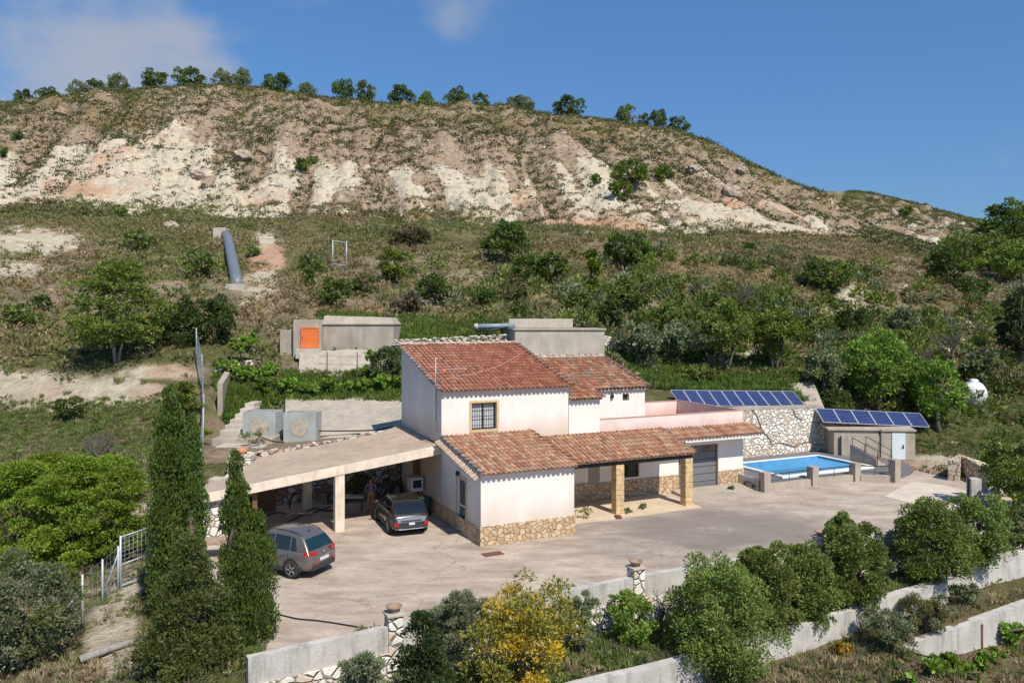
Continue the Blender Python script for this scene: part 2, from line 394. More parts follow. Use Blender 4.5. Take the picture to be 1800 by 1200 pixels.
# ------------------------------------------------------------------ the ground
def ground_material():
    m, nt, bs = nmat('ground'); n = N(nt); o = n.pos(); a = n.attr('mask'); sep = n('ShaderNodeSeparateColor'); n.L(a.outputs['Color'], sep.inputs[0])
    fine = n.noise(o, 1.3, 7, .68); mid = n.noise(o, .28, 5, .6); gr = n.noise(o, 5.5, 5, .7)
    soil = n.mix(n.rng(fine, .35, .68), (.28,.20,.135), (.54,.42,.30))
    grass = n.mix(n.rng(gr, .32, .7), (.08,.09,.03), (.21,.20,.08))
    dry = n.mix(n.rng(gr, .3, .7), (.19,.13,.065), (.36,.27,.15))
    # strata run along the slope, so stretch the rock noise level with the horizon
    st = n.noise(n.mapv(o, (.10, .10, .9)), 1.4, 5, .6)
    rock = n.mix(n.rng(fine, .3, .66), (.54,.44,.31), (.80,.72,.56))
    rock = n.mix(n.rng(n.noise(o, .075, 4, .6, .5), .52, .66), rock, (.60,.36,.23))
    rock = n.mix(n.m('MULTIPLY', n.rng(st, .56, .72), .55), rock, (.30,.20,.13))
    rock = n.mix(n.m('MULTIPLY', n.rng(n.noise(o, 2.6, 6, .72), .53, .66), .55), rock, (.20,.155,.11))
    c = n.mix(n.rng(n.m('ADD', sep.outputs[1], n.m('MULTIPLY', n.m('SUBTRACT', fine, .5), 1.3)), .35, .65), soil, grass)
    c = n.mix(n.rng(n.m('ADD', sep.outputs[2], n.m('MULTIPLY', n.m('SUBTRACT', mid, .5), 1.6)), .35, .75), c, dry)
    c = n.mix(n.rng(n.m('ADD', sep.outputs[0], n.m('MULTIPLY', n.m('SUBTRACT', fine, .5), .9)), .38, .62), c, rock)
    n.L(c, bs.inputs['Base Color']); bs.inputs['Roughness'].default_value = .95; bs.inputs['Specular IOR Level'].default_value = .1
    n.bump(n.m('ADD', fine, n.m('MULTIPLY', gr, .5)), 1., .6, bs); return m
PALE = [(60,425,95,30,1.),(20,475,90,28,.7),(100,690,250,34,.85),(20,670,160,32,.8),(300,655,110,20,.7),(470,460,34,60,1.),(450,500,30,40,.9),(1500,520,40,22,.7),(1480,545,70,16,.7),
        (1600,505,60,14,.5),(1690,600,55,35,.75),(1720,570,40,30,.6),(200,1120,60,110,.8),(215,1030,50,50,.8),(90,1180,70,40,.4),(1320,625,40,14,.7),(1150,505,16,10,.7),
        (700,590,150,12,.9),(1075,605,30,25,.8),(1640,815,60,22,.9),(1700,850,50,30,.6),(1780,790,60,20,.5),(1560,620,20,12,.5),(1500,640,25,25,.8),(250,880,50,90,.5),(1650,395,70,45,.9),
        (1250,1190,60,30,.5),(1330,1170,60,20,.4)]
def ground():
    az = np.radians(np.arange(-52, 52.01, .13)); r = [9.]
    while r[-1] < 1500: r.append(r[-1]+(max(.10, r[-1]*.0036) if r[-1] < 245 else r[-1]*.04))
    r = np.array(r); A, Rr = np.meshgrid(az, r); X = (np.sin(A)*Rr).ravel(); Y = (np.cos(A)*Rr).ravel(); Z = gz(X, Y)
    na, nr = len(az), len(r); i = np.arange(nr-1)[:, None]*na+np.arange(na-1)[None]; i = i.ravel()
    Fc = np.c_[i, i+1, i+na+1, i+na]
    b = bearing(X, Y); hf = (Y-Dbase(b))/(Dcrest(b)-Dbase(b)); py = 560-(Z-CAMZ)*F/Y; u, v = toUV(X, Y)
    n1 = fbm(X/11, Y/11, 4, 31); n2 = fbm(X/3.5, Y/3.5, 4, 33)
    low = sst(hf, -.05, .02)
    band = np.interp(b, [-500,0,300,700,1000,1200,1500,2400], [.46,.44,.42,.34,.40,.52,.45,.45])
    cliff = low*(1-sst(hf+(n1-.5)*.45, band-.12, band+.2)*.88)
    sk = streak(b, hf); cliff *= .12+1.05*sst(sk+.35*(n2-.5)+.10*(.45-hf)+.10*(1-sst(b, 250, 500)), .455, .545)
    pink = sst(fbm(X/14, Y/22, 3, 77), .55, .68)*(1-cliff)
    cliff = np.where(b > 1455, np.clip(low*(.22+(n2-.5)*1.4), 0, 1), cliff)
    for px, pyy, sx, sy, k in PALE:
        cliff = np.maximum(cliff, k*1.1*np.exp(-((b-px)/sx)**2-((py-pyy)/sy)**2)*(hf < .3)*(.55+n2*.9))
    grass = np.where(hf > 0, .0+.55*sst(hf, .6, .95)+(n2-.5)*.9+(n1-.5)*.5, .50+(n1-.5)*1.2)
    grass = np.where(Y < 34, .65+(n2-.5)*.8, grass)
    rt_ = (b > 1600)*(Y > 38)*(Y < 66); grass = np.where(rt_, .75+(n2-.5)*.8, grass)
    dry = .22+(fbm(X/16, Y/16, 3, 41)-.5)*1.3; dry = np.where(hf > .6, dry+.15, dry); dry = dry+.42*sst(b, 1080, 1300)*(1-sst(b, 1480, 1640))*(1-sst(py, 480, 560))*(hf < 0)
    dry = np.where((v < -9) & (u > -2), dry+.3, dry); dry = np.where(rt_, dry-.25, dry)
    bv = sst(X*0+Y, 30, 34)
    col = np.clip(np.c_[cliff, grass, dry], 0, 1)
    o = nmesh('ground', np.c_[X, Y, Z], Fc, ground_material(), None, True)
    at = o.data.attributes.new('mask', 'FLOAT_COLOR', 'POINT'); a = np.ones((len(X), 4), np.float32); a[:, :3] = col; at.data.foreach_set('color', a.ravel())
    tag(o, 'rocky hillside and terraces, white eroded cliff over green scrub', None, None, 'structure')
ground()

def court():
    m, nt, bs = nmat('yard_concrete'); n = N(nt); o = n.pos()
    big = n.noise(n.mapv(o, (1, 1, 1), (0, 0, .45)), .17, 6, .6, .4); med = n.noise(n.mapv(o, (.6, 1.5, 1), (0, 0, .44)), .9, 7, .68)
    c = n.mix(n.rng(med, .3, .7), (.27,.21,.16), (.57,.475,.385))
    # the part of the yard in front of the porch and along the hedge is darker, with damp algae stains
    vm = n('ShaderNodeVectorMath', operation='DISTANCE'); n.L(n.mapv(o, (.62, 1., 1), (0, 0, 0)), vm.inputs[0]); vm.inputs[1].default_value = (8.3*.62, 29.3, 0)
    dk = n.m('ADD', n.rng(vm.outputs['Value'], 6.5, 2.0), n.m('MULTIPLY', n.m('SUBTRACT', big, .5), 2.2))
    c = n.mix(n.m('MULTIPLY', n.rng(dk, .25, .95), .75), c, (.19,.165,.145))
    c = n.mix(n.m('MULTIPLY', n.rng(n.noise(o, .33, 6, .7, .6), .52, .68), .55), c, (.60,.50,.40))
    c = n.mix(n.m('MULTIPLY', n.rng(n.noise(n.mapv(o, (.5, 2.2, 1), (0, 0, .3)), 1.6, 6, .7), .55, .75), .45), c, (.21,.165,.13))
    vo = n('ShaderNodeTexVoronoi', feature='DISTANCE_TO_EDGE'); vo.inputs['Scale'].default_value = .16
    wv = n('ShaderNodeVectorMath', operation='ADD'); nzc = n('ShaderNodeTexNoise'); nzc.inputs['Scale'].default_value = .9; nzc.inputs['Detail'].default_value = 5; n.L(o, nzc.inputs['Vector'])
    n.L(o, wv.inputs[0]); n.L(nzc.outputs['Color'], wv.inputs[1]); n.L(wv.outputs[0], vo.inputs['Vector'])
    c = n.mix(n.m('MULTIPLY', n.rng(vo.outputs['Distance'], .005, .0), .4), c, (.13,.11,.095))
    c = n.mix(n.m('MULTIPLY', n.rng(n.noise(o, 7, 6, .7), .48, .7), .42), c, (.25,.2,.17))
    n.L(c, bs.inputs['Base Color']); bs.inputs['Roughness'].default_value = .93; bs.inputs['Specular IOR Level'].default_value = .2
    n.bump(n.noise(o, 9, 6, .65), .5, .03, bs)
    i = COURT.index((26.5,3)); poly = COURT[:i+1]+[(25.4,2.35),(22.9,1.6),(21.4,2.5),(18.7,2.65),(15.45,2.6),(15.45,4.3),(15.4,9.3)]+COURT[i+4:]
    mb = MB(); top = [W(u, v, 0) for u, v in poly]; mb.slab(top, .3)
    tag(mb.build('yard', m), 'weathered beige concrete yard in front of the house', None, None, 'structure')
    # pale ramp leaving the yard on the right
    pm = concrete('ramp_concrete', (.62,.54,.44), (.4,.35,.3), .3)
    ps = [PZ(1555, 872, .02), PZ(1640, 893, .02), PZ(1745, 905, .02), PZ(1770, 880, .02), PZ(1660, 852, .02), PZ(1600, 846, .02)]
    ps = [Vector((p.x, p.y, .012)) for p in ps]
    tag(MB().slab(ps, .1).build('path', pm), 'pale cement ramp where the track leaves the yard', None, None, 'structure')
court()
# ------------------------------------------------------------------ materials of the buildings
RW = render_wall('pink_render', (.82,.755,.69), (.50,.33,.18), 3.15, 4.15)
RW2 = render_wall('pink_render_low', (.82,.76,.70))
RWS = render_wall('side_render', (.80,.735,.67), (.45,.30,.18), .3, 1.7)
OCHRE = plain('ochre_trim', (.56,.40,.22), .85, var=.2, sc=8)
MORTAR = plain('verge_mortar', (.60,.50,.42), .9, var=.3, sc=7, bump=.02)
CLAD = stone('ochre_cladding', (.54,.40,.25), (.64,.50,.34), (.44,.35,.25), 4.6, .03, (.50,.33,.19))
CLADP = plain('golden_block', (.58,.42,.22), .9, var=.28, sc=5, bump=.04)
WHITESTONE = stone('white_stone_wall', (.74,.68,.57), (.86,.82,.73), (.40,.36,.31), 3.4, .06, (.62,.50,.38))
DARKSTONE = stone('carport_stone', (.60,.52,.43), (.76,.70,.60), (.07,.055,.04), 3.1, .05, (.42,.28,.2))
TILE = tintmat('roof_tile', .85, .012, .42)
TILE2 = tintmat('roof_tile_lichen', .9, .02, .6)
IRON = plain('wrought_iron', (.03,.03,.032), .5, .3)
GLASS, _nt, _b = nmat('window_glass'); _b.inputs['Base Color'].default_value = (.02,.025,.03,1); _b.inputs['Roughness'].default_value = .06
WOOD = plain('brown_wood', (.17,.085,.04), .6, var=.3, sc=12)
ALU = plain('white_aluminium', (.62,.64,.65), .4)
CURTAIN = plain('pale_blind', (.55,.58,.60), .8)
DARKIN = plain('dark_inside', (.02,.018,.016), .95)
CONC = concrete('old_concrete', (.42,.36,.29), (.19,.165,.14), .55)
CONCL = concrete('pale_concrete', (.52,.46,.38), (.22,.23,.21), .5)
CONCW = concrete('white_rendered_concrete', (.54,.505,.46), (.15,.15,.14), .8, 1.2)
GUNITE = concrete('sprayed_concrete', (.42,.37,.30), (.18,.16,.13), .55, 1.6)
SLABM = concrete('slab_concrete', (.46,.36,.27), (.24,.19,.15), .6, .8)
FASC = concrete('fascia', (.80,.67,.53), (.38,.26,.17), .75, 1.6)
STEEL = plain('galvanised_steel', (.42,.45,.49), .5, .3)
RUST = plain('rusty_steel', (.16,.075,.045), .8, .2, .3)
HOSE = plain('black_hose', (.015,.015,.017), .5)
RED = plain('flashing', (.33,.10,.075), .8)

rt = random.Random(4)
def tile_roof(name, parent, O, e, s, Wd, Ln, palette, mat=TILE, spacing=.205, row=.37, seed=1, clip=None, crook=.006):
    """rows of half-round clay tiles: O eave start, e along the eave, s up the slope"""
    rr = random.Random(seed); mb = MB(); e = Vector(e).normalized(); s = Vector(s).normalized(); nrm = e.cross(s)
    if nrm.z < 0: nrm = -nrm
    O = Vector(O); nc = int(round(Wd/spacing)); nrow = int(math.ceil(Ln/row)); sp = Wd/nc
    P = lambda a, b, h: O+e*a+s*b+nrm*h
    seg = 6
    for j in range(nrow):
        b0 = j*row-.03; b1 = min((j+1)*row+.03, Ln)
        for i in range(nc+1):
            a = i*sp; 
            if clip and not clip(a, b0+.1): continue
            tint = rr.choice(palette); k = rr.uniform(.6, .92); tint = (tint[0]*k, tint[1]*k*1.06, tint[2]*k*1.08)
            r0 = .088; r1 = .070; da = rr.uniform(-crook, crook); db = rr.uniform(-.015, .015); h0 = .030+rr.uniform(0, .006)
            vs = []
            for (bb, r, h) in ((b0+db, r0, h0), (b1+db, r1, .008)):
                for q in range(seg+1):
                    t = math.pi*q/seg; vs.append(P(a+da-r*math.cos(t), bb, h+r*.80*math.sin(t)))
            for q in range(seg+1):
                t = math.pi*q/seg; vs.append(P(a+da-(r0-.016)*math.cos(t), b0+db, h0+(r0-.016)*.80*math.sin(t)))
            fs = [(q, q+1, seg+2+q, seg+1+q) for q in range(seg)]+[(q+1, q, 2*seg+2+q, 2*seg+3+q) for q in range(seg)]
            mb.add(vs, fs, tint, True)
            if i < nc:                                            # the channel tile between two covers
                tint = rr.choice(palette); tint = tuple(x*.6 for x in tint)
                am = a+sp/2; g = sp/2-.035; vs = []
                for (bb, h) in ((b0-.01, .022), (b1, .004)):
                    for q in range(4):
                        t = q/3*2-1; vs.append(P(am+t*g, bb, h-.03+.035*t*t))
                mb.add(vs, [(q, q+1, 5+q, 4+q) for q in range(3)], tint, True)
    return mb.build(name, mat, parent, recalc=False)
def verge(name, parent, p0, p1, r=.10, row=.36, col=(.62,.47,.38), mat=None, seed=3):
    """bedded cover tiles climbing a roof edge"""
    rr = random.Random(seed); mb = MB(); p0 = Vector(p0); p1 = Vector(p1); d = (p1-p0); L = d.length; d.normalize()
    side = d.cross(Vector((0,0,1))).normalized(); up = side.cross(d); n = max(1, int(L/row))
    for i in range(n):
        a = L*i/n-.03; b = L*(i+1)/n+.02; kk = rr.uniform(.65, 1.1); c = tuple(x*kk for x in col); vs = []
        for (t0, rad, h) in ((a, r, .035), (b, r*.82, .0)):
            for q in range(8):
                t = math.pi*q/7; vs.append(p0+d*t0+side*(rad*math.cos(t))+up*(h+rad*math.sin(t)))
        vs += [p0+d*a+side*((r-.02)*math.cos(math.pi*q/7))+up*(.035+(r-.02)*math.sin(math.pi*q/7)) for q in range(8)]
        mb.add(vs, [(q, q+1, 9+q, 8+q) for q in range(7)]+[(q, q+1, 17+q, 16+q) for q in range(7)], c, True)
    return mb.build(name, mat or TILE2, parent, recalc=False)
def wall_face(mb, o, a, h, n, rects, L, H, th=.22, ztop=None):
    """a wall face from origin o along a (length L) and up (height H) with rectangular openings (a0,a1,z0,z1) and reveals going inwards (-n)"""
    o = Vector(o); a = Vector(a); n = Vector(n); Z = Vector((0,0,1))
    xs = sorted({0., L}|{r[0] for r in rects}|{r[1] for r in rects}); zs = sorted({0., H}|{r[2] for r in rects}|{r[3] for r in rects})
    for i in range(len(xs)-1):
        for j in range(len(zs)-1):
            cx = (xs[i]+xs[i+1])/2; cz = (zs[j]+zs[j+1])/2
            if any(r[0] < cx < r[1] and r[2] < cz < r[3] for r in rects): continue
            z1a = z1b = zs[j+1]
            if ztop and j == len(zs)-2: z1a = ztop(xs[i]); z1b = ztop(xs[i+1])
            mb.quad(o+a*xs[i]+Z*zs[j], o+a*xs[i+1]+Z*zs[j], o+a*xs[i+1]+Z*z1b, o+a*xs[i]+Z*z1a)
    for (x0, x1, z0, z1) in rects:
        p = [o+a*x0+Z*z0, o+a*x1+Z*z0, o+a*x1+Z*z1, o+a*x0+Z*z1]; q = [k-n*th for k in p]
        for i in range(4): mb.quad(p[i], p[(i+1) % 4], q[(i+1) % 4], q[i])
def window(parent, o, a, n, x0, x1, z0, z1, depth=.12, bars=0, cross=0, frame=WOOD, pane=GLASS, curtain=False, trim=None, name='window', label=None, sill=True):
    """frame, pane, bars and sill set in an opening; o,a,n as the wall face"""
    o = Vector(o); a = Vector(a); n = Vector(n); Z = Vector((0,0,1))
    def bar(mb, xa, xb, za, zb, d0, d1):
        p = []
        for d in (d0, d1):
            for (x, z) in ((xa, za), (xb, za), (xb, zb), (xa, zb)): p.append(o+a*x+Z*z+n*d)
        mb.add(p, [(0,1,2,3), (4,7,6,5), (0,4,5,1), (1,5,6,2), (2,6,7,3), (3,7,4,0)])
    fr = MB(); t = .055
    for (xa, xb, za, zb) in ((x0, x1, z0, z0+t), (x0, x1, z1-t, z1), (x0, x0+t, z0+t, z1-t), (x1-t, x1, z0+t, z1-t)): bar(fr, xa, xb, za, zb, -depth-.05, -depth)
    if x1-x0 > .8: m = (x0+x1)/2; bar(fr, m-.03, m+.03, z0+t, z1-t, -depth-.045, -depth-.005)
    w = fr.build(name, frame, parent)
    if label: w['label'] = label
    g = MB(); bar(g, x0+t, x1-t, z0+t, z1-t, -depth-.04, -depth-.025); g.build('pane', pane, w)
    if bars:
        b = MB()
        for i in range(bars):
            x = x0+(x1-x0)*(i+.5)/bars; b.tube([o+a*x+Z*z0-n*.03, o+a*x+Z*z1-n*.03], .011, 5)
        for i in range(cross):
            z = z0+(z1-z0)*(i+.5)/cross; b.tube([o+a*x0+Z*z-n*.03, o+a*x1+Z*z-n*.03], .013, 5)
        b.build('window_bars', IRON, w)
    if trim:
        tr = MB(); k = .10
        for (xa, xb, za, zb) in ((x0-k, x1+k, z1, z1+k), (x0-k, x0, z0-k, z1), (x1, x1+k, z0-k, z1)): bar(tr, xa, xb, za, zb, -.02, .015)
        bar(tr, x0, x1, z0-k, z0, -.02, .03)
        tr.build('trim', trim, w)
    return w

RED1 = [(.36,.115,.065),(.33,.105,.06),(.39,.13,.075),(.30,.095,.06),(.41,.16,.10)]
MIXT = [(.48,.22,.125),(.54,.28,.165),(.44,.18,.11),(.56,.32,.20),(.51,.24,.14),(.42,.18,.115),(.48,.26,.17),(.53,.32,.20)]
MIXW = [(.40,.14,.08),(.46,.19,.11),(.34,.12,.07),(.50,.28,.18),(.38,.20,.13),(.30,.20,.14)]
def house():
    T = thing('house', (AX, AY, 0), 'pale pink rendered country house with red clay tile roofs, porch and roof terrace', 'house', rz=HA)
    X = Vector((1,0,0)); Y = Vector((0,1,0)); NF = -Y; NL = -X; z0 = -.2
    # ---- two-storey block: u 0..5.85, v 4.05..9.43, eave 5.2, ridge 6.82
    v0, v1, ue = 4.05, 9.43, 5.85; ev, rd = 5.17, 6.76
    mb = MB(); win = (1.30, 2.43, 3.53, 4.63)
    wall_face(mb, (0,v0,z0), X, 1, NF, [(win[0], win[1], win[2]-z0, win[3]-z0)], ue, ev-z0)
    top = lambda t: ev-z0+(rd-ev)*t/(v1-v0)
    mb.quad((0,v0,z0), (0,v1,z0), (0,v1,rd), (0,v0,ev)); mb.quad((ue,v0,z0), (ue,v1,z0), (ue,v1,rd), (ue,v0,ev)); mb.quad((0,v1,z0), (ue,v1,z0), (ue,v1,rd), (0,v1,rd))
    mb.quad((0,v0,ev), (ue,v0,ev), (ue,v1,rd), (0,v1,rd))
    mb.quad((win[0]-.1,v0+.25,3.4), (win[1]+.1,v0+.25,3.4), (win[1]+.1,v0+.25,4.8), (win[0]-.1,v0+.25,4.8))
    mb.build('wall', RW, T)
    window(T, (0,v0,0), X, NF, *win, depth=.14, bars=11, cross=3, frame=IRON, pane=CURTAIN, trim=OCHRE, label='upstairs window with white blind behind iron bars')
    sl = Vector((0, v1-v0, rd-ev)).normalized(); L = math.hypot(v1-v0, rd-ev)
    o0 = Vector((-.02, v0, ev+.06))-sl*.22
    tile_roof('roof', T, o0, X, sl, ue+.10, L+.30, RED1, seed=11)['label'] = 'uniform red brown tiled upper roof'
    mb = MB(); mb.add([(-.05,v0-.14,ev-.03),(ue+.12,v0-.14,ev-.03),(ue+.12,v1+.1,rd+.05),(-.05,v1+.1,rd+.05),(-.05,v0-.14,ev+.03),(ue+.12,v0-.14,ev+.03),(ue+.12,v1+.1,rd+.11),(-.05,v1+.1,rd+.11)],
                     [(0,3,2,1),(4,5,6,7),(0,1,5,4),(1,2,6,5),(2,3,7,6),(3,0,4,7)]); mb.build('eave', MORTAR, T)
    verge('verge', T, o0+Vector((-.06,0,.0))+sl*.02, o0+Vector((-.06,0,.0))+sl*(L+.3), .105, col=(.55,.40,.31))
    verge('verge', T, o0+Vector((ue+.12,0,.02)), o0+Vector((ue+.12,0,.02))+sl*(L+.3), .105, col=(.50,.27,.18), seed=5)
    verge('ridge', T, o0+Vector((-.1,0,.06))+sl*(L+.28), o0+Vector((ue+.2,0,.06))+sl*(L+.28), .10, col=(.58,.44,.36), seed=6)
    # ---- upper wing u 5.85..10.5 stepping back a metre at u=7.5
    sv = .3; ze = 4.58; vb = 8.95; us = 7.45; ur = 10.55
    zt = lambda v: ze+sv*(v-v0)
    mb = MB(); d1 = (.10, .62, 2.95-z0, 4.45-z0)
    mb.quad((ue+.02,v0,z0), (us,v0,z0), (us,v0,ze), (ue+.02,v0,ze)); mb.quad((us,v0,z0), (us,v0+1,z0), (us,v0+1,zt(v0+1)), (us,v0,ze))
    wall_face(mb, (us,v0+1,z0), X, 1, NF, [d1, (1.86, 2.22, 4.28-z0, 4.60-z0)], ur-us, zt(v0+1)-z0)
    mb.quad((ur,v0+1,z0), (ur,vb,z0), (ur,vb,zt(vb)), (ur,v0+1,zt(v0+1))); mb.quad((ue+.02,vb,z0), (ur,vb,z0), (ur,vb,zt(vb)), (ue+.02,vb,zt(vb)))
    mb.quad((us+.05,v0+1.3,2.8), (ur-.2,v0+1.3,2.8), (ur-.2,v0+1.3,4.8), (us+.05,v0+1.3,4.8))
    mb.build('wall', RW2, T)
    window(T, (us,v0+1,0), X, NF, .10, .62, 2.95, 4.45, depth=.08, bars=4, cross=5, frame=WOOD, pane=GLASS, name='door', label='narrow terrace door with iron grille')
    window(T, (us,v0+1,0), X, NF, 1.86, 2.22, 4.28, 4.60, depth=.1, frame=WOOD, pane=GLASS, label='small square window under the eaves')
    s2 = Vector((0, 1, sv)).normalized()
    oA = Vector((ue+.10, v0, ze+.06))-s2*.2; oB = Vector((us+.04, v0+1, zt(v0+1)+.06))-s2*.2
    tile_roof('roof', T, oA, X, s2, us-ue-.06, (vb-v0)/s2.y+.2, MIXW, TILE2, seed=12, crook=.015)['label'] = 'lichened tile roof of the upper wing'
    tile_roof('roof', T, oB, X, s2, ur-us+.10, (vb-v0-1)/s2.y+.2, MIXW, TILE2, seed=13, crook=.015)
    mb = MB(); mb.slab([(ue+.05,v0-.13,ze+.0),(us+.05,v0-.13,ze+.0),(us+.05,v0+.87,zt(v0+.87)+.0),(ur+.1,v0+.87,zt(v0+.87)+.0),(ur+.1,vb+.1,zt(vb+.1)+.03),(ue+.05,vb+.1,zt(vb+.1)+.03)], .05); mb.build('eave', MORTAR, T)
    verge('verge', T, oB+Vector((ur-us+.12,0,.02)), oB+Vector((ur-us+.12,0,.02))+s2*((vb-v0-1)/s2.y+.2), .10, col=(.45,.33,.25), mat=TILE2, seed=7)
    verge('verge', T, oA+Vector((us-ue+.0,0,.02)), oA+Vector((us-ue+.0,0,.02))+s2*1.0, .09, col=(.50,.24,.15), seed=8)
    verge('ridge', T, (ue+.1,vb+.02,zt(vb)+.12), (ur+.15,vb+.02,zt(vb)+.12), .10, col=(.52,.42,.34), mat=TILE2, seed=9)
    lm = MB(); lc = Vector((us+1.25, v0+.93, 4.55)); lm.lathe([(0,-.14),(.07,-.1),(.085,0),(.06,.1),(0,.13)], 10, Matrix.Translation(lc)); lm.box(lc.x-.03, lc.x+.03, lc.y, lc.y+.07, lc.z-.02, lc.z+.04); lm.build('wall_lamp', IRON, T)
    # ---- ground floor behind the porch and the garage, terrace and parapet over it
    ug = 15.62; pt = 3.62
    mb = MB(); w1 = (5.85, 6.85, .93, 1.70); w2 = (8.55, 9.55, .93, 1.76); gd = (11.75, 14.1, .0, 2.12)
    wall_face(mb, (3.8,v0,z0), X, 1, NF, [(w[0]-3.8, w[1]-3.8, w[2]-z0, w[3]-z0) for w in (w1, w2)]+[(gd[0]-3.8, gd[1]-3.8, .0-z0, gd[3]-z0)], ug-3.8, 2.95-z0)
    mb.quad((ug,v0,z0), (ug,9.2,z0), (ug,9.2,2.9), (ug,v0,2.9)); mb.quad((ur,9.2,z0), (ug,9.2,z0), (ug,9.2,2.9), (ur,9.2,2.9))
    mb.quad((3.8,v0+.3,0), (ug-.1,v0+.3,0), (ug-.1,v0+.3,2.8), (3.8,v0+.3,2.8))
    mb.build('wall', RW2, T)
    mb = MB(); mb.slab([(us+.01,v0+.01,2.92),(ug-.01,v0+.01,2.92),(ug-.01,9.19,2.92),(ur+.01,9.19,2.92),(ur+.01,v0+.99,2.92),(us+.01,v0+.99,2.92)], .1); mb.build('terrace_floor', plain('terrace_tile', (.36,.16,.11), .8), T)
    pm = MB(); th = .13
    pm.box(us+.002, ug, v0-.003, v0+th, 2.953, pt); pm.box(ug-th, ug+.003, v0+th, 9.2-th, 2.903, pt); pm.box(ur+.003, ug, 9.2-th, 9.203, 2.903, pt)
    pm.build('parapet', render_wall('parapet_render', (.78,.66,.60), (.45,.25,.18), 2.9, 3.5), T)
    cm = MB(); cm.box(us+.005, ug+.02, v0-.02, v0+th+.02, pt+.001, pt+.03); cm.box(ug-th-.02, ug+.02, v0+th+.021, 9.2-th-.021, pt+.001, pt+.03); cm.box(ur+.005, ug+.02, 9.2-th-.02, 9.22, pt+.001, pt+.03)
    cm.build('coping', plain('terracotta_coping', (.46,.27,.20), .85, var=.2), T)
    for w, lb in ((w1, None), (w2, None)):
        window(T, (0,v0,0), X, NF, *w, depth=.1, bars=8, cross=2, frame=WOOD, trim=None, label=lb)
    # ---- garage door
    g = MB(); n = 6
    for i in range(n):
        a = gd[2]+.02+(gd[3]-gd[2])*i/n; b = gd[2]+(gd[3]-gd[2])*(i+1)/n-.012
        g.box(gd[0]+.05, gd[1]-.05, v0+.13, v0+.17, a, b)
    gdo = g.build('garage_door', plain('grey_sectional_door', (.16,.165,.17), .55, var=.08), T)
    g = MB(); g.box(gd[0], gd[0]+.05, v0+.1, v0+.18, 0, gd[3]); g.box(gd[1]-.05, gd[1], v0+.1, v0+.18, 0, gd[3]); g.box(gd[0]+.05, gd[1]-.05, v0+.1, v0+.18, gd[3]-.03, gd[3]); g.build('frame', plain('door_frame', (.10,.07,.05), .6), gdo)
    for x in (gd[0]+.35, gd[0]+1.45): MB().box(x, x+.55, v0+.115, v0+.128, 1.84, 2.0).build('vent', WOOD, gdo)
    
    # ---- stone cladding
    def clad(a, b, v, zt_=.85, nm=CLAD): MB().box(a, b, v-.035, v-.003, -.05, zt_).build('stone_plinth', nm, T)
    clad(3.83, 11.73, v0, .84); clad(14.12, ug+.03, v0, .80)
    MB().box(ug+.003, ug+.035, v0, 8.3, -.05, .8).build('stone_plinth', CLAD, T)
    # ---- kitchen block u 0..3.8 v 0..4.05
    uk = 3.82; ke = 2.56; kr = 3.30
    mb = MB(); dr = (1.42, 2.28, .05, 2.05)
    mb.quad((0,0,z0), (uk,0,z0), (uk,0,ke), (0,0,ke))
    wall_face(mb, (0,0,z0), Y, 1, NL, [(dr[0], dr[1], dr[2]-z0, dr[3]-z0)], v0-.002, 0, ztop=None) if False else None
    # side wall with its door, sloping top
    zt2 = lambda t: ke+(kr-ke)*t/v0
    H = ke-z0
    for (a, b, c, d) in ((0, dr[0], z0, None), (dr[1], v0, z0, None), (dr[0], dr[1], dr[3], None), (dr[0], dr[1], z0, dr[2])):
        d0, d1_ = (zt2(a), zt2(b)) if d is None else (d, d)
        mb.quad((0,a,c), (0,b,c), (0,b,d1_), (0,a,d0))
    p = [(0,dr[0],dr[2]), (0,dr[1],dr[2]), (0,dr[1],dr[3]), (0,dr[0],dr[3])]; q = [(.2, k[1], k[2]) for k in p]
    for i in range(4): mb.quad(p[i], p[(i+1) % 4], q[(i+1) % 4], q[i])
    mb.quad((uk,0,z0), (uk,v0,z0), (uk,v0,kr), (uk,0,ke)); mb.quad((0,0,ke), (uk,0,ke), (uk,v0-.002,kr), (0,v0-.002,kr))
    mb.quad((.22,dr[0]-.1,0), (.22,dr[1]+.1,0), (.22,dr[1]+.1,2.2), (.22,dr[0]-.1,2.2))
    mb.build('wall', RWS, T)
    # ground floor side of the tall block, seen under the carport
    MB().box(-.035, -.003, 0, 9.3, -.05, .62).build('stone_plinth', CLAD, T)
    MB().box(-.0345, uk+.03, -.036, -.003, -.05, .70).build('stone_plinth', CLAD, T)
    MB().box(uk+.003, uk+.035, -.003, v0-.04, -.05, .70).build('stone_plinth', CLAD, T)
    d = MB(); Xn = lambda a, b, c, e_, x0, x1: d.box(x0, x1, a, b, c, e_)
    for (a, b, c, e_) in ((dr[0],dr[0]+.06,dr[2],dr[3]), (dr[1]-.06,dr[1],dr[2],dr[3]), (dr[0]+.06,dr[1]-.06,dr[3]-.06,dr[3]), (dr[0]+.06,dr[1]-.06,dr[2],dr[2]+.3), (dr[0]+.06,dr[1]-.06,1.0,1.07)): Xn(a, b, c, e_, .05, .10)
    do = d.build('door', ALU, T); do['label'] = 'white metal side door with screen'
    MB().box(.066, .082, dr[0]+.06, dr[1]-.06, dr[2]+.3, dr[3]-.06).build('pane', plain('fly_screen', (.09,.10,.10), .35), do)
    d = MB(); d.tube([(.03,dr[0]+.1,1.0),(-.02,dr[0]+.1,1.0),(-.02,dr[0]+.2,1.0)], .012, 6); d.build('handle', IRON, do)
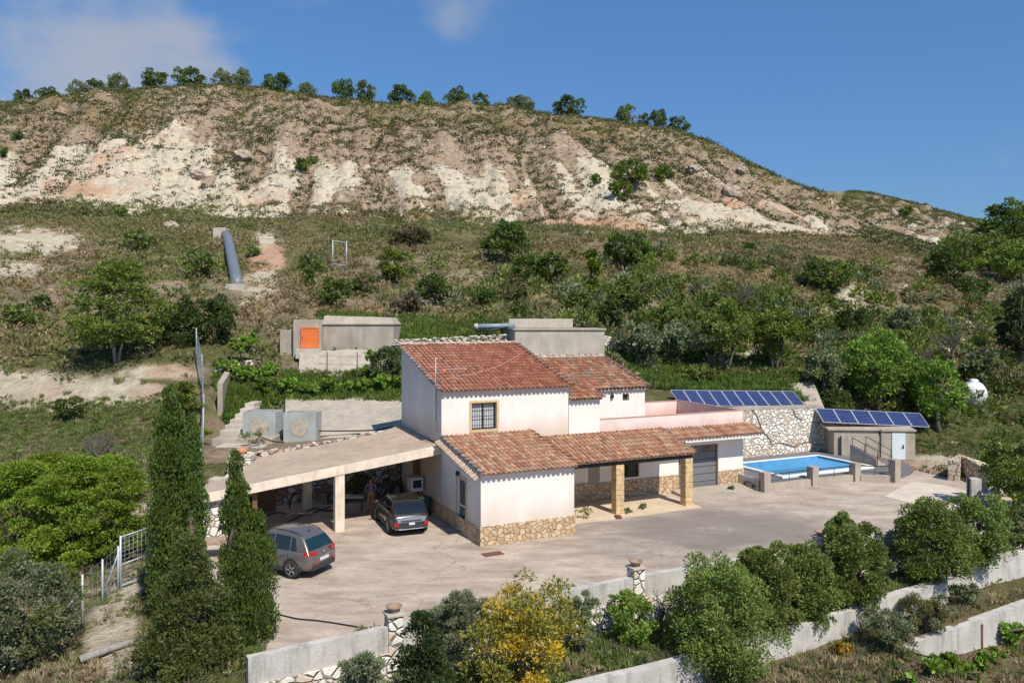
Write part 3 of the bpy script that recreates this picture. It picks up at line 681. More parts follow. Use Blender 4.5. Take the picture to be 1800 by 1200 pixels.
    # flowery stone border of the door
    d = MB(); d.box(-.03, -.003, dr[0]-.1, dr[0], .625, dr[3]+.1); d.box(-.03, -.003, dr[1], dr[1]+.1, .625, dr[3]+.1); d.box(-.03, -.003, dr[0], dr[1], dr[3], dr[3]+.1); d.build('trim', OCHRE, do)
    lm = MB(); lc = Vector((-.1, 2.05, 2.25)); lm.lathe([(0,-.12),(.06,-.08),(.08,0),(.05,.08),(0,.1)], 10, Matrix.Translation(lc)); lm.box(-.06, 0, 2.02, 2.08, 2.24, 2.28); lm.build('wall_lamp', IRON, T)
    s3 = Vector((0, v0, kr-ke)).normalized(); o3 = Vector((.02, 0, ke+.06))-s3*.24
    tile_roof('roof', T, o3, X, s3, uk+.02, math.hypot(v0, kr-ke)+.22, MIXT, seed=14, crook=.012)['label'] = 'orange mottled tile roof of the low front block'
    MB().add([(-.1,-.16,ke-.03),(uk+.08,-.16,ke-.03),(uk+.08,v0-.003,kr+.02),(-.1,v0-.003,kr+.02),(-.1,-.16,ke+.03),(uk+.08,-.16,ke+.03),(uk+.08,v0-.003,kr+.07),(-.1,v0-.003,kr+.07)],
             [(0,3,2,1),(4,5,6,7),(0,1,5,4),(1,2,6,5),(2,3,7,6),(3,0,4,7)]).build('eave', MORTAR, T)
    # side eave: short row of tiles sticking out over the side door
    rr = random.Random(8); mb = MB()
    for i in range(20):
        v = .0+i*.205; zb = zt2(v)-.03; kk = rr.uniform(.8, 1.1); c = tuple(x*kk for x in (.50,.39,.30)); vs = []
        for (x, r, h) in ((-.34, .085, -.12), (.0, .07, .0)):
            for q in range(7):
                t = math.pi*q/6; vs.append((x, v-r*math.cos(t), zb+h+r*.8*math.sin(t)))
        vs += [(-.34, v-.07*math.cos(math.pi*q/6), zb-.12+.07*.8*math.sin(math.pi*q/6)) for q in range(7)]
        mb.add(vs, [(q, q+1, 8+q, 7+q) for q in range(6)]+[(q, q+1, 15+q, 14+q) for q in range(6)], c, True)
    mb.slab([(-.30,-.1,zt2(-.1)-.13),(0,-.1,zt2(-.1)-.03),(0,v0,zt2(v0)-.03),(-.30,v0,zt2(v0)-.13)], .03, (.5,.42,.35))
    mb.build('side_eave', TILE2, T, recalc=False)
    verge('verge', T, o3+Vector((-.04,0,.03)), o3+Vector((-.04,0,.03))+s3*4.3, .10, col=(.58,.42,.32), seed=15)
    verge('verge', T, o3+Vector((uk+.08,0,.02)), o3+Vector((uk+.08,0,.02))+s3*4.3, .10, col=(.52,.26,.17), seed=16)
    # ---- porch roof v 1.5..4.05, u 3.9..10.6
    pe, ptop, pv, pr = 2.28, 2.99, 1.55, 10.62
    s4 = Vector((0, v0-pv, ptop-pe)).normalized(); o4 = Vector((uk+.12, pv, pe+.06))-s4*.12
    tile_roof('roof', T, o4, X, s4, pr-uk-.14, math.hypot(v0-pv, ptop-pe)+.10, MIXT, TILE2, seed=17, crook=.02)['label'] = 'faded mottled tile roof over the porch'
    MB().add([(uk+.1,pv-.06,pe-.02),(pr,pv-.06,pe-.02),(pr,v0-.003,ptop),(uk+.1,v0-.003,ptop),(uk+.1,pv-.06,pe+.03),(pr,pv-.06,pe+.03),(pr,v0-.003,ptop+.05),(uk+.1,v0-.003,ptop+.05)],
             [(0,3,2,1),(4,5,6,7),(0,1,5,4),(1,2,6,5),(2,3,7,6),(3,0,4,7)]).build('eave', MORTAR, T)
    verge('verge', T, o4+Vector((pr-uk-.06,0,.02)), o4+Vector((pr-uk-.06,0,.02))+s4*2.7, .10, col=(.52,.32,.24), mat=TILE2, seed=18)
    MB().box(uk+.01, pr-.02, pv+.06, pv+.24, 2.08, 2.255).build('beam', plain('dark_timber', (.03,.022,.018), .7), T)
    for u in (6.70, 10.22):
        pb = MB(); rr = random.Random(int(u*9)); z = 0; hgt = .21
        while z < 2.05:
            e = rr.uniform(-.008, .008); pb.box(u-.01+e, u+.38+e, pv-.01+e, pv+.37+e, z+.004, min(z+hgt-.004, 2.078)); z += hgt
        pb.build('porch_pillar', CLADP, T, bevel=.012)
    MB().box(uk+.04, pr+.15, pv-.35, v0-.04, -.05, .055).build('porch_floor', concrete('porch_slab', (.62,.50,.36), (.4,.3,.22), .4), T)
    MB().slab([(11.2,2.2,.012),(14.9,1.9,.012),(15.3,v0-.05,.16),(11.3,v0-.05,.16)], .2).build('garage_ramp', CONC, T)
    # ---- tiled awning over the garage
    ge, gt, gv = 2.60, 2.94, 3.22
    s5 = Vector((0, v0-gv, gt-ge)).normalized(); o5 = Vector((pr+.1, gv, ge+.06))-s5*.1
    tile_roof('roof', T, o5, X, s5, 16.05-pr-.1, math.hypot(v0-gv, gt-ge)+.1, MIXT, TILE2, seed=19)['label'] = 'narrow tiled awning over the garage door'
    MB().add([(pr+.02,gv-.04,ge-.16),(16.1,gv-.04,ge-.16),(16.1,v0-.003,ge-.16),(pr+.02,v0-.003,ge-.16),(pr+.02,gv-.04,ge+.02),(16.1,gv-.04,ge+.02),(16.1,v0-.003,gt+.04),(pr+.02,v0-.003,gt+.04)],
             [(0,3,2,1),(4,5,6,7),(0,1,5,4),(1,2,6,5),(2,3,7,6),(3,0,4,7)]).build('eave', RW2, T)
    # rear door seen at the back of the carport
    d = MB(); d.box(-.05, -.005, 6.7, 7.6, .0, 2.0); d.build('door', WOOD, T)['label'] = 'dark brown wooden door under the carport'
    # red flashing where the carport slab meets the wall
    MB().add([(-.03,4.1,2.93),(-.004,4.1,2.93),(-.004,9.4,3.02),(-.03,9.4,3.02),(-.03,4.1,3.03),(-.004,4.1,3.03),(-.004,9.4,3.12),(-.03,9.4,3.12)],
             [(0,3,2,1),(4,5,6,7),(0,1,5,4),(1,2,6,5),(2,3,7,6),(3,0,4,7)]).build('flashing', RED, T)
    return T
HOUSE = house()
def antenna():
    p = W(-.12, 4.4, 3.95)
    T = thing('tv_antenna', p, 'thin grey television antenna on a pole at the left corner of the tall roof', 'antenna')
    MB().tube([(0,0,0),(0,0,2.6)], .02, 6).build('mast', STEEL, T)
    b = MB(); b.tube([(0,0,2.05),(1.25,.1,2.15)], .012, 5)
    for i in range(8):
        x = .2+i*.14; b.tube([(x,-.22+.01*i,2.07+.01*i),(x,.26-.01*i,2.07+.01*i)], .006, 4)
    b.build('boom', STEEL, T)
    MB().box(.28,.42,-.05,.05,1.98,2.12).build('dipole', plain('orange_plastic', (.75,.22,.05), .5), T)
    MB().tube([(.0,0,1.5),(.6,.25,1.75),(1.6,.7,1.9),(2.6,1.6,2.15),(3.6,3.2,2.65)], .008, 4).build('guy_wire', plain('pale_wire', (.6,.5,.45), .6), T)
    c = MB(); c.tube([(.02,-.02,2.0),(.04,-.03,1.2),(.02,-.02,.5),(.05,-.03,-.2),(.03,-.02,-.45)], .009, 5); c.build('cable', HOSE, T)
antenna()
# ------------------------------------------------------------------ helpers for walls that follow a line
def ribbon(path, th, tops, bots, mb=None, back=1):
    """vertical wall along (x,y) points; th is added on the left (back=1) or right side"""
    mb = mb or MB(); P = [Vector((p[0], p[1], 0)) for p in path]; n = len(P); off = []
    for i in range(n):
        t = (P[min(i+1, n-1)]-P[max(i-1, 0)]).normalized(); off.append(Vector((-t.y, t.x, 0))*th*back)
    vs = []
    for i in range(n):
        a, b = P[i], P[i]+off[i]; vs += [(a.x,a.y,bots[i]), (a.x,a.y,tops[i]), (b.x,b.y,tops[i]), (b.x,b.y,bots[i])]
    fs = [(0,1,2,3), (4*n-4, 4*n-1, 4*n-2, 4*n-3)]
    for i in range(n-1):
        a = 4*i; b = a+4
        for k in range(4): fs.append((a+k, b+k, b+(k+1) % 4, a+(k+1) % 4))
    return mb.add(vs, fs)
def uvp(u, v): w = W(u, v); return (w.x, w.y)
def origin_of(path): return Vector((path[0][0], path[0][1], 0))

# ------------------------------------------------------------------ carport
def carport():
    T = thing('carport', (AX, AY, 0), 'open concrete carport with sloping flat slab roof left of the house', 'carport', rz=HA)
    zz = lambda u, v: 2.96+.125*u+.045*(v-4.1)
    poly = [(-.05,4.1),(-.05,9.36),(-1.4,8.5),(-6.5,8.3),(-7.6,6.2),(-8.9,5.5),(-9.0,4.1)]
    MB().slab([(u,v,zz(u,v)) for u, v in poly], .16).build('roof_slab', SLABM, T)
    m = MB(); m.add([(-9.05,4.0,zz(-9.05,4.1)-.26),(-.02,4.0,zz(0,4.1)-.30),(-.02,4.0,zz(0,4.1)+.035),(-9.05,4.0,zz(-9.05,4.1)+.03),(-9.05,4.22,zz(-9.05,4.1)-.26),(-.02,4.22,zz(0,4.1)-.30),(-.02,4.22,zz(0,4.1)+.035),(-9.05,4.22,zz(-9.05,4.1)+.03)],
                    [(0,1,2,3),(5,4,7,6),(1,5,6,2),(0,3,7,4),(3,2,6,7),(0,4,5,1)]); m.build('fascia', FASC, T)
    for v in (5.4, 6.7, 8.0):
        m = MB(); a = -6.9; b = -.04; m.add([(a,v,zz(a,v)-.33),(b,v,zz(b,v)-.33),(b,v,zz(b,v)-.163),(a,v,zz(a,v)-.163),(a,v+.14,zz(a,v)-.33),(b,v+.14,zz(b,v)-.33),(b,v+.14,zz(b,v)-.163),(a,v+.14,zz(a,v)-.163)],
            [(0,1,2,3),(5,4,7,6),(1,5,6,2),(0,3,7,4),(3,2,6,7),(0,4,5,1)]); m.build('beam', FASC, T)
    MB().box(-4.28,-3.92,4.03,4.38,-.05,zz(-4.1,4.1)-.27).build('pillar', FASC, T, bevel=.01)
    MB().box(-4.75,-4.4,7.95,8.3,-.05,zz(-4.5,8)-.335).build('pillar', FASC, T, bevel=.01)
    # stone side wall closing the low end
    MB().prism([(-8.95,4.26,1.6),(-8.2,4.26,1.66),(-8.2,5.0,1.7),(-6.9,8.2,2.0),(-7.3,8.5,2.0),(-8.95,5.2,1.7)], -.1, 1).build('side_wall', WHITESTONE, T)
    MB().box(-7.25,-7.08,4.3,4.45,-.05,1.72).build('wooden_post', WOOD, T)
carport()
def back_wall():
    T = thing('retaining_wall', W(-7, 9.45), 'dark jointed boulder wall along the back of the carport', 'wall')
    us = [-7.2,-6.5,-5,-3.4,-1.8,-.02]; ts = [2.15,2.3,2.42,2.56,2.78,3.0]
    p = [uvp(u, 9.45+(.12 if i % 2 else 0)) for i, u in enumerate(us)]
    ribbon(p, .35, ts, [-.3]*6).build('stonework', DARKSTONE, T, world=True)
    rr = random.Random(2); m = MB()
    for k in range(40):
        u = rr.uniform(-6.8, -1.2); z = np.interp(u, us, ts); s = rr.uniform(.04, .11); w = W(u, 9.62+rr.uniform(-.1, .25), z+s*.3)
        m.lathe([(0,-s*.6),(s*.8,-s*.4),(s,0),(s*.7,s*.5),(0,s*.6)], 7, Matrix.Translation(w)@Matrix.Rotation(rr.uniform(0,6),4,'Z')@Matrix.Diagonal((1.3,.9,.8,1)))
    m.build('capping_stones', plain('cap_stone', (.46,.39,.31), .95, var=.35, sc=4, bump=.05), T, world=True)
back_wall()

# ------------------------------------------------------------------ walls in front of the yard
def front_walls():
    pu = {683: None}
    us = [-8.7,-7,-5.3,-4.5,-2.5,0,2.6]
    def seg(a, b, ztop, lab, name='garden_wall', n=8):
        T = thing(name, W((a+b)/2, float(vw1((a+b)/2)), -1), lab, 'wall', 'lengths of the white wall round the yard')
        uu = np.linspace(a, b, n); p = [uvp(u, float(vw1(u))-.03) for u in uu]
        ribbon(p, .22, [ztop]*n, [-.14]*n, back=-1).build('white_panel', CONCW, T, world=True)
        ribbon([uvp(u, float(vw1(u))+.02) for u in uu], .33, [-.143]*n, [-1.4]*n, back=-1).build('stone_base', WHITESTONE, T, world=True)
    # photo bearings of the stone pillars
    def ub(px):
        lo, hi = -9., 30.
        for _ in range(40):
            m = (lo+hi)/2; w = W(m, float(vw1(m))-.1)
            if 900+F*w.x/w.y < px: lo = m
            else: hi = m
        return (lo+hi)/2
    p1, p2, p3, p4 = ub(692), ub(1117), ub(1442), ub(1590)
    seg(-8.75, p1-.2, .48, 'white wall length at the bottom left, beside the cypresses')
    seg(p1+.2, p2-.2, .50, 'white wall length behind the yellow flowering tree', n=12)
    seg(p2+.2, p3-.2, .50, 'white wall length mostly hidden by the biggest hedge bushes', n=12)
    seg(p3+.2, p4-.1, .52, 'white wall length in front of the pool end of the yard')
    seg(p4+.3, 22.2, .50, 'white wall length hidden behind the far right hedge bushes')
    for p, lb in ((p1, 'white stone wall pillar with a clay pot, nearest the cypresses'), (p2, 'white stone wall pillar with a clay pot, right of the yellow tree'), (p3, 'white stone wall pillar with a clay pot, behind the fourth hedge bush'), (p4+.1, 'stone wall pillar at the far right end of the yard wall')):
        v = float(vw1(p)); T = thing('wall_pillar', W(p, v-.12, -1.2), lb, 'pillar', 'stone pillars of the yard wall', rz=HA)
        MB().box(-.19,.19,-.2,.2,-.2,1.93).build('shaft', WHITESTONE, T, bevel=.02)
        MB().box(-.23,.23,-.24,.24,1.933,1.99).build('cap', CONCL, T, bevel=.01)
        if p != p4+.1:
            Q = thing('flower_pot', W(p, v-.12, .79), 'shallow clay pot on the '+{p1:'pillar nearest the cypresses', p2:'pillar right of the yellow tree', p3:'pillar behind the fourth hedge bush'}[p], 'pot', 'clay pots on the wall pillars')
            MB().lathe([(0,0),(.09,0),(.12,.05),(.2,.13),(.21,.16),(.18,.16),(.15,.10),(0,.09)], 16).build('bowl', plain('clay', (.30,.2,.14), .85, var=.2), Q)
    # lower terrace walls
    T = thing('terrace_wall', W(5, -9, -1.6), 'long weathered white retaining wall below the hedge bushes', 'wall')
    uu = np.linspace(-9.5, 13.7, 24); ribbon([uvp(u, float(vw2(u))) for u in uu], .28, [-.74+.05*math.sin(i) for i in range(24)], [-2.2]*24).build('concrete', CONCW, T, world=True)
    T = thing('terrace_wall', W(16, -8, -1.6), 'taller white retaining wall stepped back under the far right hedge bushes', 'wall')
    uu = np.linspace(13.95, 24, 10); ribbon([uvp(u, float(vw2(u))+.45) for u in uu], .28, [-.55]*10, [-2.2]*10).build('concrete', CONCW, T, world=True)
    T = thing('terrace_wall', W(12, -9.5, -2.2), 'lowest white retaining wall at the bottom right corner by the vines', 'wall')
    uu = np.linspace(9.5, 22, 12); ribbon([uvp(u, float(vw3(u))) for u in uu], .28, list(np.linspace(-1.65, -1.35, 12)), [-3.2]*12).build('concrete', CONCW, T, world=True)
    T = thing('terrace_wall', PD(1600, 1190, 21.5), 'short concrete wall top at the bottom edge below the vines', 'wall')
    a = PD(1545, 1208, 21.2); b = PD(1650, 1168, 22.3); ribbon([(a.x,a.y),(b.x,b.y)], .25, [a.z,b.z], [-3.5]*2).build('concrete', CONCW, T, world=True)
front_walls()

# ------------------------------------------------------------------ behind the house
def terraces():
    # sprayed concrete slopes
    def apron(name, rows, lab, mat=GUNITE):
        """rows of 3-D points, bottom to top"""
        g = []; n = 14
        for k in range(len(rows)-1):
            for j in range(5):
                t = j/5; g.append([rows[k][0].lerp(rows[k+1][0], t), rows[k][1].lerp(rows[k+1][1], t)])
        g.append(list(rows[-1])); mb = MB(); vs = []
        for a, b in g:
            for i in range(n+1):
                p = a.lerp(b, i/n); vs.append((p.x, p.y, p.z+float(fbm(p.x*.8, p.y*.8, 3, 4)-.5)*.25))
        m = n+1; fs = [(r*m+i, r*m+i+1, (r+1)*m+i+1, (r+1)*m+i) for r in range(len(g)-1) for i in range(n)]
        base = len(vs); vs += [(x, y, z-1.2) for x, y, z in vs[:m]]; fs += [(i, base+i, base+i+1, i+1) for i in range(n)]
        mb.add(vs, fs, None, True); o = mb.build(name, mat)
        tag(o, lab, 'concrete slope')
    apron('concrete_slope', [(PD(500,772,38.4), PD(712,757,38.6)), (PD(502,694,43.0), PD(716,684,44.0)), (PD(502,686,45.0), PD(716,676,46.0))], 'grey sprayed concrete slope behind the two tanks and carport roof')
    apron('concrete_slope', [(PD(524,660,45.2), PD(700,660,45.4)), (PD(527,617,46.8), PD(692,612,47.2))], 'grey sprayed concrete slope under the orange door bunker')
    apron('concrete_slope', [(PD(1120,715,45.6), PD(1452,722,46.6)), (PD(1110,674,48.6), PD(1430,672,49.6))], 'pale concrete slope behind the row of ten solar panels', CONC)
    # bunker with orange door
    b = PD(515, 612, 47.2); T = thing('concrete_bunker', b, 'low grey concrete bunker with an orange metal door', 'bunker')
    w1, w = 1.75, 6.05
    MB().prism([(0,0),(w1,-.05),(w1,2.6),(0,2.4)], -.8, 1.72).build('entrance_block', CONC, T, bevel=.03)
    MB().prism([(w1+.003,.22),(w,.22),(w,3.2),(w1+.003,3.0)], -.8, 1.42).build('wall', CONC, T, bevel=.03)
    MB().add([(w1+.003,.14,1.423),(w+.05,.14,1.423),(w+.05,3.2,1.423),(w1+.003,3.0,1.423),(w1+.003,.14,1.5),(w+.05,.14,1.5),(w-.25,.65,1.86),(w1+.003,.65,1.98),(w1+.003,3.0,1.98),(w-.25,3.2,1.86)],
             [(0,3,2,1),(0,1,5,4),(4,5,6,7),(7,6,9,8),(1,2,9,6,5),(0,4,7,8,3),(2,3,8,9)]).build('roof', CONC, T)
    orange = plain('orange_paint', (.72,.17,.035), .6, var=.1, sc=3)
    D = MB().box(.5,1.58,-.10,-.052,.02,1.26).build('door', orange, T)
    m = MB()
    for (a, c, d, e) in ((.5,.55,.02,1.26),(1.53,1.58,.02,1.26),(.55,1.53,1.21,1.26),(.55,1.53,.02,.07)): m.box(a, c, -.125, -.102, d, e)
    m.build('frame', orange, D)
    MB().tube([(.62,-.12,.6),(.62,-.17,.6),(.62,-.17,.75),(.62,-.12,.75)], .012, 5).build('handle', IRON, D)
    MB().prism([(-.9,.4),(-.02,.4),(-.02,.7),(-.9,.9)], -1., 1.1).build('wing_wall', CONC, T)
    MB().box(.3,1.8,-.5,-.06,-.6,0).build('doorstep', CONCL, T)
    # water deposit right of it
    b = PD(905, 626, 49); T = thing('water_deposit', b, 'big pale concrete water deposit behind the tiled wing roof', 'water tank')
    MB().prism([(0,0),(5.65,.1),(5.5,4.6),(-.9,4.2)], -1.2, 1.62).build('wall', CONCL, T, bevel=.03)
    MB().prism([(-.1,-.08),(5.75,.02),(5.6,4.7),(-1.0,4.3)], 1.623, 1.74).build('roof_slab', CONC, T, bevel=.02)
    MB().prism([(-.4,3.3),(3.9,3.3),(3.9,4.2),(-.4,4.2)], 1.743, 2.35).build('basin', CONCL, T, bevel=.03)
    MB().tube([(-2.4,1.6,1.85),(.0,2.4,1.90)], .17, 10).build('pipe', plain('grey_blue_pipe', (.22,.27,.32), .5), T)
    MB().tube([(-2.5,1.4,1.55),(-1.3,1.6,1.65),(-.4,2.0,1.8)], .07, 8).build('hose', HOSE, T)
    MB().lathe([(0,-.12),(.2,-.12),(.2,.12),(0,.12)], 12, Matrix.Translation((-2.5,1.55,1.85))@Matrix.Rotation(R(80),4,'Y')).build('valve', CONCL, T)
    # rough white stone kerb between bunker and deposit
    T = thing('stone_kerb', PD(700, 600, 49), 'rough white stone kerb between the bunker and the water deposit', 'kerb')
    rr = random.Random(5); m = MB()
    for i in range(420):
        t = rr.random(); p = PD(694, 605, 47.8).lerp(PD(890, 594, 49.5), t)+Vector((0, rr.uniform(-.5, .5), rr.uniform(-.35, .25))); s = rr.uniform(.05, .17)
        m.lathe([(0,-s*.6),(s*.8,-s*.4),(s,0),(s*.7,s*.5),(0,s*.6)], 6, Matrix.Translation(p)@Matrix.Rotation(rr.uniform(0,6),4,'Z')@Matrix.Diagonal((1.4,.9,.7,1)))
    m.build('stones', plain('white_rubble', (.50,.44,.36), .95, var=.25, sc=3, bump=.05), T, world=True)
    T = thing('stone_wall', PD(1062, 622, 52), 'shaded rubble wall right of the water deposit', 'wall')
    a = PD(1060, 600, 51.5); c = PD(1125, 615, 53.5); ribbon([(a.x,a.y),(c.x,c.y)], .4, [a.z+.4,c.z+.7], [4.5]*2).build('stonework', WHITESTONE, T, world=True)
    # two precast tanks
    for i, (px, lb) in enumerate(((457, 'left one of two square grey concrete tanks above the carport'), (528.5, 'right one of two square grey concrete tanks above the carport'))):
        p = PD(px, 769+i*2, 38.0-i*.3); T = thing('square_tank', p, lb, 'tank', 'grey precast tanks above the carport', rz=R(-4+3*i))
        m = MB(); t = .07; a = .86-.02*i; h = 1.26
        m.prism([(-a,0),(a-.1,0),(a-.1,t),(-a,t)], -.3, h); m.prism([(-a,1.0),(a-.1,1.0),(a-.1,1.0+t),(-a,1.0+t)], -.3, h)
        m.prism([(-a,t),(-a+t,t),(-a+t,1.0),(-a,1.0)], -.3, h-.004); m.prism([(a-.1-t,t),(a-.1,t),(a-.1,1.0),(a-.1-t,1.0)], -.3, h-.004)
        m.build('shell', concrete('tank_concrete%s' % ('' if i else '_worn'), (.40,.42,.40), (.22,.21,.19), .4), T)
        MB().box(-a+t+.002,a-.1-t-.002,t+.002,.998,h-.35,h-.3).build('water', GLASS, T)
        m = MB(); c = Vector((-.05,-.002,.55)); m.tube([c+Vector((math.cos(k/20*6.283)*.42,-.0,math.sin(k/20*6.283)*.42)) for k in range(20)], .02, 5, closed=True)
        m.lathe([(0,.004),(.39,.004),(.40,.0)], 20, Matrix.Translation(c)@Matrix.Rotation(R(90),4,'X'), smooth=False); m.build('round_plug', plain('mortar_plug', (.42,.36,.28), .95, var=.25, sc=4), T)
    # steps and landings
    def step(px, py, D, w, d, h, z=0):
        p = PD(px, py, D); return p, (w, d, h)
    T = thing('garden_steps', PD(412, 765, 38.5), 'worn concrete steps climbing left of the grey tanks', 'steps')
    rr = random.Random(1)
    for i in range(6):
        p = PD(408+i*5.2, 757-i*9.5, 38.6+i*.48); MB().box(p.x-.62+.1*i, p.x+.62-.05*i, p.y, p.y+1.3, p.z-1.2, p.z+.02).build('step', CONCL, T, world=True, bevel=.02)
    T = thing('landing_steps', PD(420, 800, 36), 'wide pale landings stepping down left of the carport roof', 'steps')
    for (px0, px1, py, D, dep, th) in ((372,478,771,37.0,3.4,.9), (378,462,785,36.0,1.1,.9), (370,430,818,33.8,2.0,.9), (366,420,842,32.0,1.6,.8)):
        a = PD(px0, py, D); b = PD(px1, py, D); MB().box(a.x, b.x, a.y, a.y+dep, a.z-th, a.z).build('step', CONCL if D != 37. else CONC, T, world=True, bevel=.02)
    T = thing('stub_wall', PD(385, 712, 41.5), 'upright concrete wall end beside the steps', 'wall')
    a = PD(384, 715, 40.8); b = PD(398, 668, 44); MB().prism([(a.x-.05,a.y,a.z+1.25),(a.x+.22,a.y,a.z+1.2),(b.x+.2,b.y,b.z+.45),(b.x-.1,b.y,b.z+.5)], a.z-.5, 1).build('concrete', CONC, T, world=True)
    T = thing('stone_border', PD(400, 640, 46), 'low white stone border round the vine bed', 'wall')
    ps = [PD(388,655,44.5), PD(402,645,45.4), PD(440,637,46.5), PD(495,643,47)]
    ribbon([(p.x,p.y) for p in ps], .35, [p.z+.15 for p in ps], [p.z-.9 for p in ps]).build('stonework', WHITESTONE, T, world=True)
    # small cairn and pot at the slab corner
    T = thing('stone_planter', W(-7.1, 8.9, 1.3), 'white stone stub with a broken red pot at the slab corner', 'planter')
    MB().prism([(-.45,-.5,1.1),(.5,-.5,1.1),(.45,.35,1.15),(-.4,.35,1.15)], -.4, 1).build('stonework', WHITESTONE, T)
    MB().lathe([(0,0),(.16,0),(.26,.18),(.22,.2),(.12,.05),(0,.04)], 9, Matrix.Translation((0,0,1.16))@Matrix.Rotation(.3,4,'X')).build('pot', plain('broken_pot', (.42,.2,.11), .85, var=.3), T)
    # trellis
    T = thing('vine_trellis', PD(628, 658, 45), 'rusty wire trellis in front of the upper concrete slope', 'trellis')
    tops = []
    for px in (628, 716, 575):
        b = PD(px, 672, 44.6); MB().tube([b-Vector((0,0,.3)), b+Vector((0,0,1.75))], .035, 6).build('post', RUST, T, world=True)
    a = PD(560, 672, 44.6); b = PD(760, 672, 44.6)
    for h in (.55, 1.05, 1.5): MB().tube([a+Vector((0,0,h)), PD(628,672,44.6)+Vector((0,0,h-.03)), PD(716,672,44.6)+Vector((0,0,h)), b+Vector((0,0,h+.02))], .012, 4).build('wire', RUST, T, world=True)
    # hillside pipe
    T = thing('drain_pipe', hit(415, 500, 55), 'thick grey pipe running down the bank above the curved wall', 'pipe')
    p0 = PD(417, 500, 63.5); p1 = PD(401, 420, 84); p2 = PD(394, 407, 88)
    pts_ = [p0.lerp(p1, i/10) for i in range(11)]+[p2]
    MB().tube(pts_, .5, 14).build('barrel', plain('grey_pipe', (.15,.17,.20), .5, var=.15), T, world=True)
    for i in (8,): MB().tube([pts_[i], pts_[i].lerp(pts_[i+1], .12)], .56, 14).build('joint_ring', plain('pipe_joint', (.12,.14,.17), .5), T, world=True)
    q = PD(412, 503, 62.5); MB().box(q.x-.7,q.x+.8,q.y,q.y+1,q.z-.8,q.z+.2).build('footing', CONCL, T, world=True)
    q = PD(386, 412, 86); o = MB().box(q.x-.75,q.x+.6,q.y,q.y+1.4,q.z-1,q.z+.75).build('concrete_block', CONCL, None, bevel=.04); tag(o, 'small pale concrete block at the top of the grey pipe', 'block')
    T = thing('curved_wall', PD(440, 550, 58), 'low curved pale concrete wall below the grey pipe', 'wall')
    ps = [PD(418,556,57), PD(440,546,58.5), PD(462,536,60), PD(475,530,61.5), PD(478,524,63)]
    ribbon([(p.x,p.y) for p in ps], .3, [p.z+.75 for p in ps], [p.z-1.2 for p in ps]).build('concrete', CONCL, T, world=True)
    # frame on the hillside
    T = thing('fence_gate', PD(597, 465, 74), 'galvanised gate frame standing alone on the scrub slope', 'gate')
    a = PD(585, 466, 74); b = PD(609, 468, 74.5)
    for p in (a, b): MB().tube([p-Vector((0,0,.6)), p+Vector((0,0,2.4))], .06, 6).build('post', STEEL, T, world=True)
    for h in (.1, 2.3): MB().tube([a+Vector((0,0,h)), b+Vector((0,0,h))], .04, 5).build('rail', STEEL, T, world=True)
terraces()

# ------------------------------------------------------------------ pool side
def solar(cellmat, framemat):
    def array(name, lab, A_, B_, down, n, slant, backlegs):
        """A_, B_ = left and right ends of the lower edge; down = horizontal direction the panels face"""
        T = thing(name, A_, lab, 'solar panels'); A_ = Vector(A_); B_ = Vector(B_); e = (B_-A_); L = e.length; e.normalize(); pw = L/n
        up = (Vector((-down.x, -down.y, 0)).normalized()*math.cos(R(34))+Vector((0,0,1))*math.sin(R(34))); nr = e.cross(up).normalized()
        if nr.z < 0: nr = -nr
        Mx = Matrix((e, up, nr)).transposed().to_4x4()
        for i in range(n):
            M = Matrix.Translation(A_+e*(i*pw+.012))@Mx; w = pw-.024
            fr = MB(); k = .028
            for (a, b, c, d) in ((0,w,0,k),(0,w,slant-k,slant),(0,k,k,slant-k),(w-k,w,k,slant-k)): fr.box(a, b, c, d, -.035, .006)
            fr.v = [tuple(M@Vector(p)) for p in fr.v]; po = fr.build('panel', framemat, T, world=True)
            c = MB(); nx, ny = 6, 9; g = .006; cw = (w-2*k)/nx; ch = (slant-2*k)/ny
            c.box(k, w-k, k, slant-k, -.03, -.004, (.20,.24,.33))
            for x in range(nx):
                for y in range(ny):
                    q = random.Random(i*100+x*10+y).uniform(.8, 1.25); x0 = k+x*cw; y0 = k+y*ch
                    c.quad((x0+g,y0+g,-.001), (x0+cw-g,y0+g,-.001), (x0+cw-g,y0+ch-g,-.001), (x0+g,y0+ch-g,-.001), (.012*q,.026*q,.11*q))
            c.v = [tuple(M@Vector(p)) for p in c.v]; c.build('cells', cellmat, po, world=True, recalc=False)
        r = MB()
        for s in (.15, .85): r.tube([A_+up*slant*s-nr*.06, B_+up*slant*s-nr*.06], .025, 4)
        for i in range(0, n+1, 2):
            p = A_+e*min(i*pw, L-.05)+up*slant*.9-nr*.06; r.tube([p, Vector((p.x, p.y, p.z-backlegs))], .025, 4)
        r.build('rack', STEEL, T, world=True)
    array('solar_array', 'row of ten blue solar panels above the white stone wall', PD(1196,713,44.0), PD(1417,714,46.2), Vector((.30,-.95,0)), 10, 1.42, 1.0)
    array('solar_array', 'row of six blue solar panels over the concrete pump shed', PD(1447,741.5,44.9), PD(1635,750.5,45.1), Vector((.05,-1,0)), 6, 1.22, .55)
_m, _nt, _b = nmat('solar_cells'); _n = N(_nt); _n.L(_n.attr('tint').outputs['Color'], _b.inputs['Base Color']); _b.inputs['Roughness'].default_value = .22; _b.inputs['Specular IOR Level'].default_value = .3
solar(_m, plain('panel_frame', (.55,.56,.58), .4, .3))
